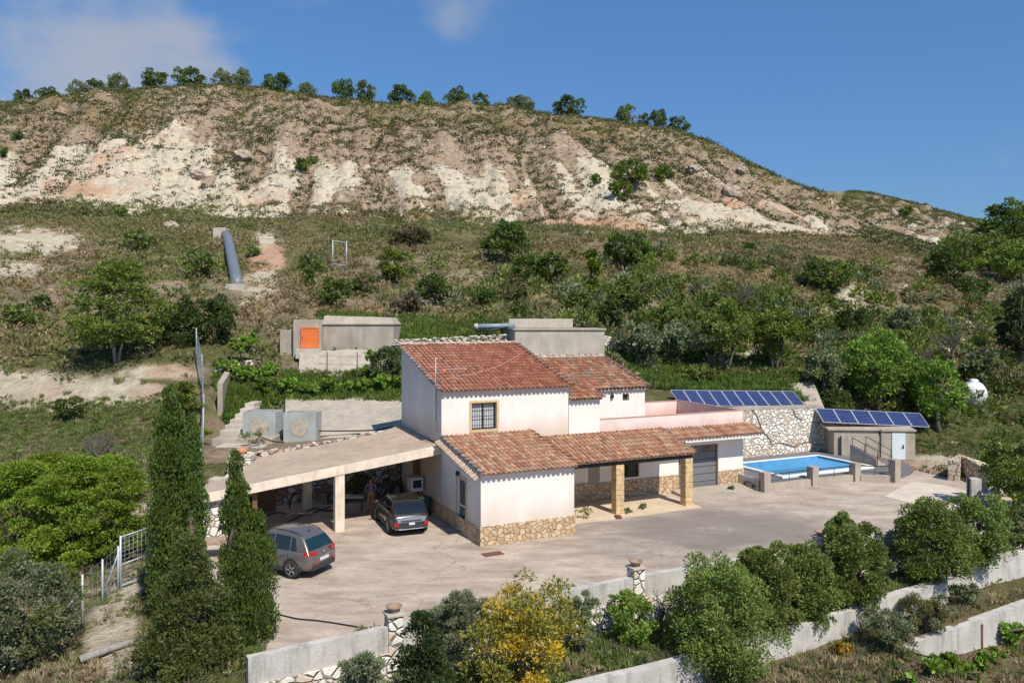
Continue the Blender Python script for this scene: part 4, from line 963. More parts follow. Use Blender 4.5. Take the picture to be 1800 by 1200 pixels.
def poolside():
    T = thing('stone_wall', W(15.7, 8.45), 'white crazy stone retaining wall behind the swimming pool', 'wall')
    us = [15.7,18,20.5,23,25.6,26.0,26.3]; vs = [8.42,8.42,8.42,8.42,8.42,7.9,7.0]; ts = [2.95,2.97,2.95,2.88,2.80,2.5,1.7]
    ribbon([uvp(u, v) for u, v in zip(us, vs)], .45, ts, [-.2]*7).build('stonework', WHITESTONE, T, world=True)
    ribbon([uvp(u, v-.02) for u, v in list(zip(us, vs))[:5]], .5, [t+.16 for t in ts[:5]], [t+.003 for t in ts[:5]]).build('coping', CONC, T, world=True)
    m = MB(); rr = random.Random(3)
    for (a, b) in (((16.9,2.8),(18.4,2.3)), ((20.2,2.95),(21.6,.9)), ((21.6,.9),(24.8,.75)), ((23.1,2.85),(23.9,2.1))):
        p = [W(a[0]+(b[0]-a[0])*t, 8.38, a[1]+(b[1]-a[1])*t+.12*math.sin(t*9)) for t in np.linspace(0, 1, 9)]; m = MB(); m.tube(p, .022, 5); m.build('cable', plain('brown_cable', (.22,.15,.10), .8), T, world=True)
    # deck
    P = thing('swimming_pool', (AX, AY, 0), 'blue swimming pool with white coping set in a raised grey deck', 'pool', rz=HA)
    u0, u1, v0, v1, zc = 17.3, 23.7, 3.15, 7.0, .40
    dk = MB(); zd = .30; outer = [(15.36,2.45),(18.7,2.55),(21.4,2.4),(22.9,1.45),(25.2,2.2),(26.2,4.6),(26.2,8.41),(15.68,8.41),(15.68,4.02),(15.36,4.02)]
    # deck ring built from four sheets round the basin, plus its sides
    dk.prism([(15.36,2.45),(18.7,2.55),(21.4,2.4),(22.9,1.45),(25.2,2.2),(26.2,v0-.01),(15.36,v0-.01)], -.1, zd)
    dk.prism([(15.68,v1+.01),(26.2,v1+.01),(26.2,8.41),(15.68,8.41)], -.1, zd)
    dk.prism([(15.36,v0-.007),(u0-.01,v0-.007),(u0-.01,v1+.007),(15.68,v1+.007),(15.68,4.02),(15.36,4.02)], -.1, zd)
    dk.prism([(u1+.01,v0-.007),(26.2,v0-.007),(26.2,v1+.007),(u1+.01,v1+.007)], -.1, zd)
    dk.build('deck', plain('deck_tile', (.15,.145,.15), .7, var=.22, sc=3), P)
    MB().prism([(15.30,2.52),(15.355,2.52),(15.355,4.0),(15.30,4.0)], -.1, .56).build('side_panel', CONCW, P)
    c = MB(); w = .24
    c.box(u0,u1,v0,v0+w,-.1,zc+.02); c.box(u0,u1,v1-w,v1,-.1,zc+.02); c.box(u0,u0+w,v0+w,v1-w,-.1,zc+.02); c.box(u1-w,u1,v0+w,v1-w,-.1,zc+.02)
    c.build('coping', plain('white_coping', (.74,.72,.70), .7, var=.06), P, bevel=.02)
    a0, a1, b0, b1 = u0+w+.004, u1-w-.004, v0+w+.004, v1-w-.004
    liner = plain('pool_liner', (.10,.33,.58), .35, var=.14, sc=1.2)
    m = MB(); um = u0+3.6
    m.quad((a0,b0,-1.1),(um,b0,-1.1),(um,b1,-1.1),(a0,b1,-1.1)); m.quad((um,b0,-1.1),(a1,b0,.28),(a1,b1,.28),(um,b1,-1.1))
    m.quad((a0,b0,-1.1),(a0,b1,-1.1),(a0,b1,zc),(a0,b0,zc)); m.add([(a0,b1,-1.1),(um,b1,-1.1),(a1,b1,.28),(a1,b1,zc),(a0,b1,zc)],[(0,1,2,3,4)]); m.add([(a0,b0,-1.1),(um,b0,-1.1),(a1,b0,.28),(a1,b0,zc),(a0,b0,zc)],[(0,1,2,3,4)])
    m.quad((a1,b0,.28),(a1,b1,.28),(a1,b1,zc),(a1,b0,zc)); m.build('basin', liner, P, recalc=False)
    mt, nt, bs = nmat('pool_water'); n = N(nt); bs.inputs['Base Color'].default_value = (.10,.22,.24,1); bs.inputs['Roughness'].default_value = .04; bs.inputs['IOR'].default_value = 1.33
    bs.inputs['Alpha'].default_value = .5; n.bump(n.noise(n.pos(), 3, 3), .5, .06, bs)
    zw = -.16; xw = um+(a1-um)*(zw+1.1)/1.38
    MB().quad((a0,b0,zw),(xw,b0,zw),(xw,b1,zw),(a0,b1,zw)).build('water', mt, P)
    # fence in front of the pool
    T = thing('pool_fence', (AX, AY, 0), 'low kerb with four square concrete posts and dark rails beside the pool', 'fence', rz=HA)
    fp = [(15.5,2.45), (18.6,2.5), (21.3,2.35), (22.9,1.35)]
    for i, (u, v) in enumerate(fp): MB().box(u-.2,u+.2,v-.2,v+.2,-.1,.92 if i < 3 else 1.12).build('post', CONC, T, bevel=.015)
    m = MB()
    for i in range(3):
        a, b = fp[i], fp[i+1]; d = Vector((b[0]-a[0], b[1]-a[1], 0)).normalized(); p = Vector((a[0],a[1],0))+d*.25; q = Vector((b[0],b[1],0))-d*.25; nn = Vector((-d.y,d.x,0))*.13
        MB().prism([(p.x-nn.x,p.y-nn.y),(q.x-nn.x,q.y-nn.y),(q.x+nn.x,q.y+nn.y),(p.x+nn.x,p.y+nn.y)], -.1, .33).build('kerb', CONC, T)
        r = MB(); r.tube([p+Vector((0,0,.76)), q+Vector((0,0,.76))], .025, 5); r.tube([p+Vector((0,0,.48)), q+Vector((0,0,.48))], .015, 5)
        k = p.lerp(q, .5); r.tube([Vector((k.x,k.y,.3)), Vector((k.x,k.y,.76))], .015, 5); r.build('rail', IRON, T)
    # pipework on the white side wall
    T = thing('pool_pipework', (AX, AY, 0), 'black valve and pipe on the low white wall at the pool corner', 'pipe', rz=HA)
    MB().tube([(15.28,3.5,.02),(15.24,3.5,.30),(15.24,3.1,.30)], .03, 6).build('pipe', IRON, T)
    MB().lathe([(0,0),(.09,0),(.09,.05),(0,.05)], 12, Matrix.Translation((15.24,2.9,.2))@Matrix.Rotation(R(-90),4,'Y')).build('valve', IRON, T)
    # pump shed
    S0 = PD(1467, 797, 44.6); T = thing('pump_shed', (S0.x, S0.y, .1), 'low concrete pump shed with a white metal door under the six panels', 'shed', rz=R(-3))
    MB().box(0,2.55,.1,3.0,-.3,1.62).build('wall', CONC, T, bevel=.02)
    MB().box(2.553,4.45,-.12,2.8,-.3,1.60).build('wall', CONC, T, bevel=.02)
    MB().add([(-.35,0,1.62),(2.55,-.05,1.62),(2.55,3.1,1.62),(-.35,3.1,1.62),(-.35,0,1.70),(2.55,-.05,1.68),(2.55,3.1,2.05),(-.35,3.1,2.05)],[(0,3,2,1),(4,5,6,7),(0,1,5,4),(1,2,6,5),(2,3,7,6),(3,0,4,7)]).build('roof', CONC, T)
    MB().add([(2.553,-.2,1.605),(4.5,-.2,1.605),(4.5,2.9,1.605),(2.553,2.9,1.605),(2.553,-.2,1.68),(4.5,-.2,1.68),(4.5,2.9,2.0),(2.553,2.9,2.0)],[(0,3,2,1),(4,5,6,7),(0,1,5,4),(1,2,6,5),(2,3,7,6),(3,0,4,7)]).build('roof', CONC, T)
    MB().prism([(.35,-.12),(.55,.09),(2.5,.09),(2.5,-.02)], -.3, 1.45).build('buttress', CONC, T)
    d = MB().box(3.15,3.88,-.165,-.123,-.1,1.5).build('door', plain('white_door', (.60,.68,.70), .5, var=.05), T)
    MB().tube([(3.76,-.17,.72),(3.76,-.22,.72),(3.66,-.22,.72)], .016, 6).build('handle', IRON, d); MB().box(3.72,3.80,-.175,-.166,.62,.84).build('lock_plate', IRON, d)
    # steps with concrete side wall and black handrail
    T = thing('deck_stairs', W(24.0, 3.2, 0), 'short concrete stair with black handrails between pool and white door', 'stairs', rz=HA)
    for i in range(4): MB().box(.0,.9,.3+i*.3,1.5+.02,-.05,.30+.12*(4-i)-.002*i if False else .302+.1*(i+1)).build('step', CONC, T)
    MB().add([(-.14,0,.25),(-.02,0,.25),(-.02,1.7,.25),(-.14,1.7,.25),(-.14,0,.75),(-.02,0,.75),(-.02,1.7,1.25),(-.14,1.7,1.25)],[(0,3,2,1),(4,5,6,7),(0,1,5,4),(1,2,6,5),(2,3,7,6),(3,0,4,7)]).build('side_wall', CONC, T)
    for x in (-.08, .95):
        m = MB(); m.tube([(x,0,.3),(x,0,1.15),(x,1.6,1.65),(x,1.6,.7)], .022, 5); m.tube([(x,.0,.8),(x,1.6,1.25)], .015, 5); m.tube([(x,.8,.5),(x,.8,1.4)], .015, 5); m.build('handrail', IRON, T)
    # gas tank
    p = PD(1712, 716, 51.5); T = thing('gas_tank', p, 'white rounded gas tank standing in the grass on the right', 'gas tank', rz=R(-30))
    M = Matrix.Translation((0,0,.92))@Matrix.Rotation(R(-90),4,'X'); r = .76; prof = [(0,-1.0)]+[(r*math.cos(R(a)), -.62+.40*math.sin(R(a))) for a in range(-75, 1, 15)]+[(r*math.cos(R(a)), 1.4+.40*math.sin(R(a))) for a in range(0, 76, 15)]+[(0,1.8)]
    MB().lathe(prof, 28, M).build('shell', plain('white_paint', (.78,.78,.78), .35, var=.04), T)
    MB().tube([M@Vector((r*1.002*math.cos(k/24*6.283), r*1.002*math.sin(k/24*6.283), -.6)) for k in range(24)], .012, 5, closed=True).build('seam', plain('grey_seam', (.35,.35,.36), .6), T)
    m = MB()
    for y in (-.3, 1.1): m.box(-.45,.45,y-.1,y+.1,-.6,.30)
    for nm, y in (('saddle', -.3), ('saddle', 1.1)): MB().box(-.45,.45,y-.1,y+.1,-.6,.30).build(nm, CONC, T)
    MB().lathe([(0,0),(.28,0),(.28,.1),(.2,.2),(0,.22)], 16, Matrix.Translation((0,.3,1.66))).build('valve_cover', plain('white_dome', (.75,.75,.75), .4), T)
    MB().box(-.28,.1,-.945,-.93,1.1,1.2).build('mark', IRON, T)
    # rubble wall at the right of the ramp
    T = thing('stone_wall', PD(1715, 850, 38), 'low tumbled yellow stone wall right of the yard ramp', 'wall')
    ps = [PD(1686,868,38.8), PD(1690,862,39.6), PD(1712,868,38.6), PD(1745,880,37), PD(1748,893,35.8), PD(1725,905,34.6)]
    ribbon([(q.x,q.y) for q in ps], .5, [1.0,1.15,1.0,.75,.55,.3], [-.8]*6).build('stonework', stone('yellow_rubble', (.50,.40,.27), (.66,.57,.44), (.30,.26,.20), 2.6, .05), T, world=True)
    q = PD(1712, 886, 35.5); T = thing('gate_post', (q.x, q.y, 0), 'short white painted gate post at the end of the yard', 'post'); MB().box(-.24,.24,-.2,.2,-.4,.85).build('shaft', CONCW, T, bevel=.02); MB().box(-.29,-.245,-.05,.05,-.3,.9).build('hinge_bar', IRON, T)
poolside()
# ------------------------------------------------------------------ foliage
LEAF = leafmat('leaves'); LEAFG = leafmat('grass_blades', .15, .7)
BARK = plain('bark', (.13,.10,.075), .9, var=.3, sc=9, bump=.02); BARKP = plain('pale_bark', (.30,.26,.22), .9, var=.3, sc=9)
def unit(v): return v/np.maximum(np.linalg.norm(v, axis=1, keepdims=True), 1e-9)
def leaf_quads(P, Nn, ln, wd, g, up=0.3, jit=.9):
    """diamond leaves at P, long axis roughly along Nn"""
    n = len(P); a = unit(Nn+g.normal(0, jit, (n, 3))*.6+np.array([0, 0, up])); r = g.normal(0, 1, (n, 3)); b = unit(np.cross(a, r))
    L = ln*g.uniform(.6, 1.4, (n, 1)); Wd = wd*g.uniform(.6, 1.4, (n, 1))
    V = np.stack([P-a*L*.35, P+b*Wd*.5+a*L*.1, P+a*L*.65, P-b*Wd*.5+a*L*.1], 1).reshape(-1, 3)
    return V, np.arange(4*n).reshape(n, 4)
def palette(cols, n, g, groups=None, v=.22):
    """a colour per leaf; leaves of one clump share a base tone"""
    cols = np.array(cols); k = groups if groups is not None else np.arange(n)
    m = int(k.max())+1; base = cols[g.integers(0, len(cols), m)]*g.uniform(1-v, 1+v, (m, 1)); c = base[k]
    own = cols[g.integers(0, len(cols), n)]
    return np.clip((c*.6+own*.4)*g.uniform(1-v*.8, 1+v*.8, (n, 1)), .004, .9)
def crown(kind, H, Rd, n, ls, cols, seed, base=.0, parent=None, name='crown', gap=0., asp=.5, clump=None):
    g = np.random.default_rng(seed)
    def clumps(C_, rad, squash=(1,1,1), shell=.55):
        K = len(C_); vol = rad**2; pk = g.choice(K, n, p=vol/vol.sum()); d = unit(g.normal(0, 1, (n, 3))); d[:, 2] = np.where(g.random(n) < .7, np.abs(d[:, 2]), d[:, 2])
        rr_ = shell+(1-shell)*g.random(n)**.6; P = C_[pk]+d*(rad[pk]*rr_)[:, None]*np.array(squash); return P, d, pk
    if kind == 'blob':
        K = clump or int(34+H*10); d = unit(g.normal(0, 1, (K, 3))); rr_ = g.uniform(.50, .88, K); lo = d[:, 2] < 0
        C_ = d*rr_[:, None]*np.array([Rd, Rd, (H-base)*.50]); C_[lo, 0] *= 1.12; C_[lo, 1] *= 1.12; C_[:, 2] += (H-base)*.47+base; rad = Rd*g.uniform(.17, .36, K)*(1.05-.25*rr_)
        P, Nn, pk = clumps(C_, rad)
    elif kind == 'column':                                       # cypress
        K = clump or 70; t = np.sort(g.random(K)**.9)*.97; prof = np.interp(t, [0,.06,.25,.55,.8,.93,1], [.55,.9,1.,.88,.6,.3,.08])
        a = g.random(K)*6.283; rr_ = g.uniform(.25, .8, K)*prof*Rd
        C_ = np.c_[np.cos(a)*rr_, np.sin(a)*rr_, base+t*(H-base)*.97]; rad = Rd*prof*g.uniform(.28, .5, K)+.04
        P, Nn, pk = clumps(C_, rad, (1,1,1.9)); Nn = Nn*.5+np.array([0,0,1.2])
    elif kind == 'cone':
        K = clump or 60; t = g.random(K)**1.2*.95; prof = 1-t*.93; a = g.random(K)*6.283; rr_ = g.uniform(.35, .9, K)*prof*Rd
        C_ = np.c_[np.cos(a)*rr_, np.sin(a)*rr_, base+.06*H+t*(H-base)*.92]; rad = Rd*(.12+.22*prof)*g.uniform(.7, 1.2, K)
        P, Nn, pk = clumps(C_, rad, (1.1,1.1,.8))
    elif kind == 'tiers':                                        # pines and junipers: flat sprays with gaps between them
        K = clump or 60; t = g.random(K); prof = np.interp(t, [0,.2,.5,.8,1], [.75,1,.9,.6,.2]); a = g.random(K)*6.283; rr_ = g.uniform(.3, .98, K)*prof*Rd
        C_ = np.c_[np.cos(a)*rr_, np.sin(a)*rr_, base+(H-base)*(.08+.88*t)]; rad = Rd*g.uniform(.16, .30, K)
        P, Nn, pk = clumps(C_, rad, (1.15,1.15,.5))
    elif kind == 'open':                                         # loose crown on spreading limbs
        K = clump or 40; d = unit(g.normal(0, 1, (K, 3))); d[:, 2] = np.where(g.random(K) < .65, np.abs(d[:, 2]), d[:, 2]*.8); rr_ = g.uniform(.3, 1., K)
        C_ = d*rr_[:, None]*np.array([Rd, Rd, (H-base)*.5]); C_[:, 2] += base+(H-base)*.42; rad = Rd*g.uniform(.16, .30, K)
        P, Nn, pk = clumps(C_, rad, shell=.2)
    if gap:
        keep = g.random(n) > gap*(fbm(P[:, 0]*3+seed, P[:, 2]*3+P[:, 1], 2, seed % 50) > .5); P = P[keep]; Nn = Nn[keep]; pk = pk[keep]
    P[:, 2] = np.maximum(P[:, 2], .02)
    V, Fc = leaf_quads(P, Nn, ls, ls*asp, g); return nmesh(name, V, Fc, LEAF, palette(cols, len(P), g, pk), False, parent), C_
def trunk(parent, H, r, C_, seed, nb=9, bark=BARK, stems=1, name='trunk'):
    rr = random.Random(seed); mb = MB(); ends = rr.sample(list(range(len(C_))), min(nb, len(C_)))
    for s in range(stems):
        a = rr.random()*6.28; lean = Vector((math.cos(a), math.sin(a), 0))*(.12*H if stems > 1 else .03*H); top = Vector((lean.x, lean.y, H*.45))
        mb.tube([(lean.x*.1,lean.y*.1,-.25), (lean.x*.3,lean.y*.3,H*.12), (lean.x*.7,lean.y*.7,H*.28), top], [r*1.25, r, r*.8, r*.55], 7)
        for i in ends[s::stems]:
            e = Vector(C_[i]); f = top*rr.uniform(.45, 1.); m = f.lerp(e, .5)+Vector((rr.uniform(-.1,.1)*H*.3, rr.uniform(-.1,.1)*H*.3, .04*H)); mb.tube([f, m, e], [r*.5, r*.32, r*.1], 5)
    return mb.build(name, bark, parent)
DG = [(.070,.105,.026),(.09,.13,.032),(.055,.085,.022)]                       # dark evergreen
MG = [(.15,.20,.045),(.185,.24,.055),(.12,.165,.04),(.22,.26,.075)]       # shrub green
BG = [(.145,.225,.035),(.18,.27,.045),(.115,.18,.03),(.22,.30,.06)]           # fresh bright green
OG = [(.17,.20,.105),(.21,.24,.135),(.135,.165,.085),(.24,.27,.16)]              # olive grey
PG = [(.14,.195,.028),(.175,.235,.034),(.11,.15,.024)]                        # pine
CG = [(.07,.115,.022),(.095,.15,.028),(.055,.095,.02),(.13,.17,.034)]         # cypress
YG = [(.46,.27,.02),(.52,.31,.02),(.34,.24,.025),(.20,.19,.04),(.56,.36,.03)]   # mimosa in flower
VG = [(.16,.27,.03),(.20,.32,.04),(.13,.22,.03)]                                # vine
RB = [(.14,.115,.06),(.11,.10,.05),(.17,.13,.075)]                              # dry shrub
def plant(name, cat, label, px, py, wpx, hpx, kind, cols, seed, n=None, hang=0., ls=None, base=0., group=None, D=None, bark=BARK, stems=1, gap=0., asp=.5, dz=0., tr=None, clump=None, nb=9):
    p = PD(px, py, D) if D else hit(px, py)
    if D: p = Vector((p.x, p.y, gz1(p.x, p.y)))
    p.z += dz; s = F/p.y; H = hpx/s; Rd = wpx/s/2
    px_m = 1024/1800*s                                          # render pixels per metre
    ls = ls or max(.07, 3.4/px_m); n = n or int(min(26000, 5.2*(4*math.pi*Rd*max(H*.5, Rd*.6))/(ls*ls*asp)*.55))
    T = thing(name, p, label, cat, group, rz=0.)
    cr, C_ = crown(kind, H+hang, Rd*(.84 if kind == 'column' else 1), n, ls, cols, seed, base*H, T, gap=gap, asp=asp, clump=clump); cr.location.z = -hang; C_[:, 2] -= hang; trunk(T, H, (tr or .028*H+.02), C_, seed, bark=bark, stems=stems, nb=nb); return T

# ---- the planting right in front of the yard
G1 = 'round evergreen bushes along the terrace below the yard wall'
plant('hedge_bush', 'bush', 'biggest round hedge bush, right of the bright green shrub', 1266, 1150, 198, 226, 'blob', MG, 101, group=G1, D=21.15, hang=.55, clump=150, n=34000, ls=.085)
plant('hedge_bush', 'bush', 'hedge bush tucked behind the right side of the biggest one', 1350, 1112, 128, 172, 'blob', MG, 102, group=G1, D=22.6, hang=.45, clump=110, n=24000, ls=.085)
plant('hedge_bush', 'bush', 'third hedge bush from the left, hanging over the long white terrace wall', 1418, 1092, 116, 155, 'blob', MG, 103, group=G1, D=23.3, hang=.4, clump=105, n=22000, ls=.085)
plant('hedge_bush', 'bush', 'tall narrow topped hedge bush hiding a stone pillar', 1502, 1072, 122, 158, 'blob', MG, 104, group=G1, D=24.3, hang=.35, clump=110, n=22000, ls=.09)
plant('hedge_bush', 'bush', 'small tip of foliage rising beside the third pillar', 1478, 1060, 72, 158, 'blob', MG, 105, group=G1, D=25.2, clump=50, n=9000, ls=.09)
plant('hedge_bush', 'bush', 'wide hedge bush covering the end of the yard wall', 1636, 1035, 140, 162, 'blob', MG, 106, group=G1, D=26.4, hang=.25, clump=120, n=24000, ls=.095)
plant('hedge_bush', 'bush', 'last hedge bush on the right, against the wide one', 1718, 1012, 112, 150, 'blob', MG, 107, group=G1, D=28.0, clump=80, n=14000, ls=.1)
plant('bright_shrub', 'shrub', 'small bright green shrub on the grass below the stone base', 1105, 1158, 92, 98, 'blob', BG, 108, D=21.6, clump=45)
plant('olive_tree', 'tree', 'small grey olive at the bottom edge below the first wall pillar', 645, 1245, 105, 175, 'open', OG, 109, D=16.8, ls=.085, asp=.32, clump=60)
plant('juniper', 'shrub', 'dark pointed juniper at the bottom edge left of the yellow tree', 742, 1245, 165, 215, 'cone', [(.045,.075,.022),(.07,.11,.03),(.035,.06,.02)], 110, D=17.2, clump=85)
plant('olive_tree', 'tree', 'feathery grey green olive just left of the yellow tree', 812, 1150, 112, 172, 'open', OG, 111, D=19.6, ls=.085, asp=.32, clump=60)
plant('olive_tree', 'tree', 'thin grey olive behind the right side of the yellow tree', 1018, 1120, 72, 135, 'open', OG, 112, D=20.8, ls=.085, asp=.32)
plant('mimosa_tree', 'tree', 'large yellow flowering tree in front of the yard wall', 925, 1195, 220, 225, 'open', YG+[(.15,.17,.045),(.11,.14,.04),(.14,.16,.05),(.17,.18,.05)], 113, D=18.6, n=15000, ls=.10, asp=.4, clump=95, stems=3)
plant('mimosa_bush', 'shrub', 'yellow and rusty bush at the bottom edge under the yellow tree', 890, 1240, 120, 110, 'open', YG+[(.34,.15,.07)], 114, D=17.2, ls=.09, asp=.4, clump=50)
plant('mimosa_bush', 'shrub', 'yellow flowering low bush at the bottom edge right of the rusty one', 985, 1238, 90, 70, 'open', YG, 115, D=17.4, ls=.09, asp=.4, clump=40)
plant('feathery_shrub', 'shrub', 'thin grey green shrub below the long terrace wall', 1560, 1160, 95, 85, 'open', OG+RB, 116, D=22.6, ls=.08, asp=.3, gap=.4, clump=40)
plant('feathery_shrub', 'shrub', 'dry yellow topped shrub hanging over the lowest white wall', 1628, 1128, 95, 75, 'open', YG[2:4]+OG+RB, 117, D=24.2, ls=.08, asp=.3, gap=.4, clump=40)
plant('broom_bush', 'shrub', 'tiny bright yellow bush below the long terrace wall', 1484, 1132, 30, 30, 'blob', YG[:3], 118, D=22.4, clump=12)
plant('spiky_shrub', 'shrub', 'small grey shrub beside the taller stepped back wall', 1700, 1062, 60, 42, 'open', OG, 119, D=26.2, clump=25)
plant('dead_shrub', 'shrub', 'leafless dark shrub on the wall between the olive and the biggest hedge bush', 1160, 1085, 48, 78, 'open', [(.10,.085,.08),(.14,.12,.11)], 120, D=22.6, n=500, ls=.05, asp=.3, clump=40, nb=40, stems=3, tr=.02)
# ---- cypresses at the left end of the yard
G2 = 'cypresses at the left end of the yard'
plant('cypress', 'tree', 'tallest cypress, the left one of the pair beside the carport', 298, 1110, 96, 425, 'column', CG, 131, group=G2, D=21.5, ls=.10, asp=.4, clump=170)
plant('cypress', 'tree', 'slim cypress close behind the right side of the tallest one', 337, 1080, 68, 345, 'column', CG, 132, group=G2, D=22.3, ls=.10, asp=.4, clump=120)
plant('cypress', 'tree', 'cypress with a rounded top standing in front of the carport corner', 415, 1130, 74, 318, 'column', CG, 133, group=G2, D=20.6, ls=.09, asp=.4, clump=120)
plant('cypress', 'tree', 'shorter broad cypress touching the grey car', 450, 1138, 92, 252, 'column', CG, 134, group=G2, D=19.6, ls=.09, asp=.4, clump=110)
plant('cypress', 'tree', 'low broad cypress filling the gap at the foot of the two right ones', 428, 1150, 96, 205, 'column', CG, 135, group=G2, D=18.9, ls=.09, asp=.4, clump=90)
plant('juniper', 'shrub', 'olive green spreading juniper at the feet of the cypresses', 335, 1215, 190, 245, 'cone', [(.10,.125,.03),(.13,.155,.04),(.07,.095,.028)], 136, D=17.8, ls=.085, asp=.4, clump=150)
# ---- left side
G3 = 'bright green pine thicket left of the cypresses'
for i, (px, py, w, h, D) in enumerate(((35,1005,190,190,29.5), (130,1000,170,195,29.2), (215,985,120,165,29.8), (85,930,170,120,32.5), (190,905,120,90,33.2), (20,880,120,80,34.5))):
    plant('pine_bush', 'shrub', ('bright green pine bush at the left picture edge','bright green pine bush in the middle of the thicket','bright green pine bush nearest the cypresses','pine bush rising behind the middle of the thicket','small pine bush behind the thicket, below the bare tree','small pine bush behind the thicket at the left edge')[i], px, py, w, h, 'tiers', [(.17,.23,.022),(.20,.26,.03),(.13,.185,.02)], 140+i, group=G3, D=None if i < 3 else D-3, ls=.10, asp=.45, clump=75)
plant('olive_bush', 'shrub', 'big grey green bush in the bottom left corner', 35, 1225, 190, 215, 'blob', OG+MG[:1], 150, D=19.5, ls=.09, clump=90)
plant('pine_tree', 'tree', 'spreading pine with bare pale lower branches on the left slope', 205, 637, 175, 178, 'tiers', [(.15,.19,.035),(.185,.225,.045),(.11,.145,.03)], 151, base=.12, stems=3, bark=BARKP, clump=110, nb=18, tr=.07)
for i, a in enumerate(((325,604,85,88), (378,602,82,88), (290,590,50,60))):
    plant('dark_juniper', 'shrub', ('dark juniper just right of the spreading pine','rounder dark juniper below the small yellow bush','small juniper between the spreading pine and the dark junipers')[i], *a, 'cone' if i == 0 else 'blob', DG+[(.06,.09,.026)], 152+i)
plant('yellow_broom', 'shrub', 'small bright yellow broom above the dark juniper', 392, 530, 30, 24, 'blob', [(.60,.38,.02),(.55,.33,.02)], 156, D=54, clump=14)
plant('round_shrub', 'shrub', 'dark round shrub alone on the left slope', 125, 736, 54, 40, 'blob', DG+MG[:1], 157, clump=26)
plant('conifer_bush', 'shrub', 'yellow green conifer behind the tip of the cypresses', 325, 770, 90, 105, 'tiers', PG+[(.12,.13,.03)], 158, D=37, clump=45)
def bare_tree(name, label, px, py, w, h, seed, D=None, mat=None):
    p = PD(px, py, D) if D else hit(px, py); p.z = gz1(p.x, p.y); s = F/p.y; H = h/s; rr = random.Random(seed); T = thing(name, p, label, 'bare tree'); mb = MB()
    def grow(q, d, L, r, k):
        e = q+d*L; mid = q.lerp(e, .5)+Vector([rr.uniform(-.06, .06)*L for _ in range(3)]); mb.tube([q, mid, e], [r, r*.8, r*.6], 5 if k < 3 else 3, caps=False)
        if k >= 6: return
        for _ in range(3 if k < 5 else 2):
            nd = (d+Vector((rr.uniform(-.8, .8)*w/h*1.2, rr.uniform(-.8, .8), rr.uniform(-.15, .45)))).normalized(); grow(e, nd, L*rr.uniform(.6, .85), r*.58, k+1)
    for st in range(3):
        a = rr.random()*6.28; grow(Vector((0,0,-.2)), Vector((math.cos(a)*.45, math.sin(a)*.45, 1)).normalized(), H*.24, .035*H/1.6, 1)
    mb.build('branches', mat or plain('bare_wood', (.15,.12,.105), .9, var=.3), T)
bare_tree('bare_tree', 'leafless dark tree above the pine thicket', 182, 822, 100, 95, 3)
bare_tree('bare_tree', 'leafless grey tree among the shrubs on the right of the slope', 1306, 560, 90, 85, 5)
bare_tree('bare_tree', 'tangle of dead branches on top of the dark trees in the middle of the slope', 885, 440, 90, 65, 8)
bare_tree('bare_tree', 'thin dead stem on the right slope above the bright green trees', 1618, 690, 26, 105, 11)
bare_tree('bare_tree', 'thin dead stem on the right slope behind the bright green trees', 1676, 650, 26, 90, 12)
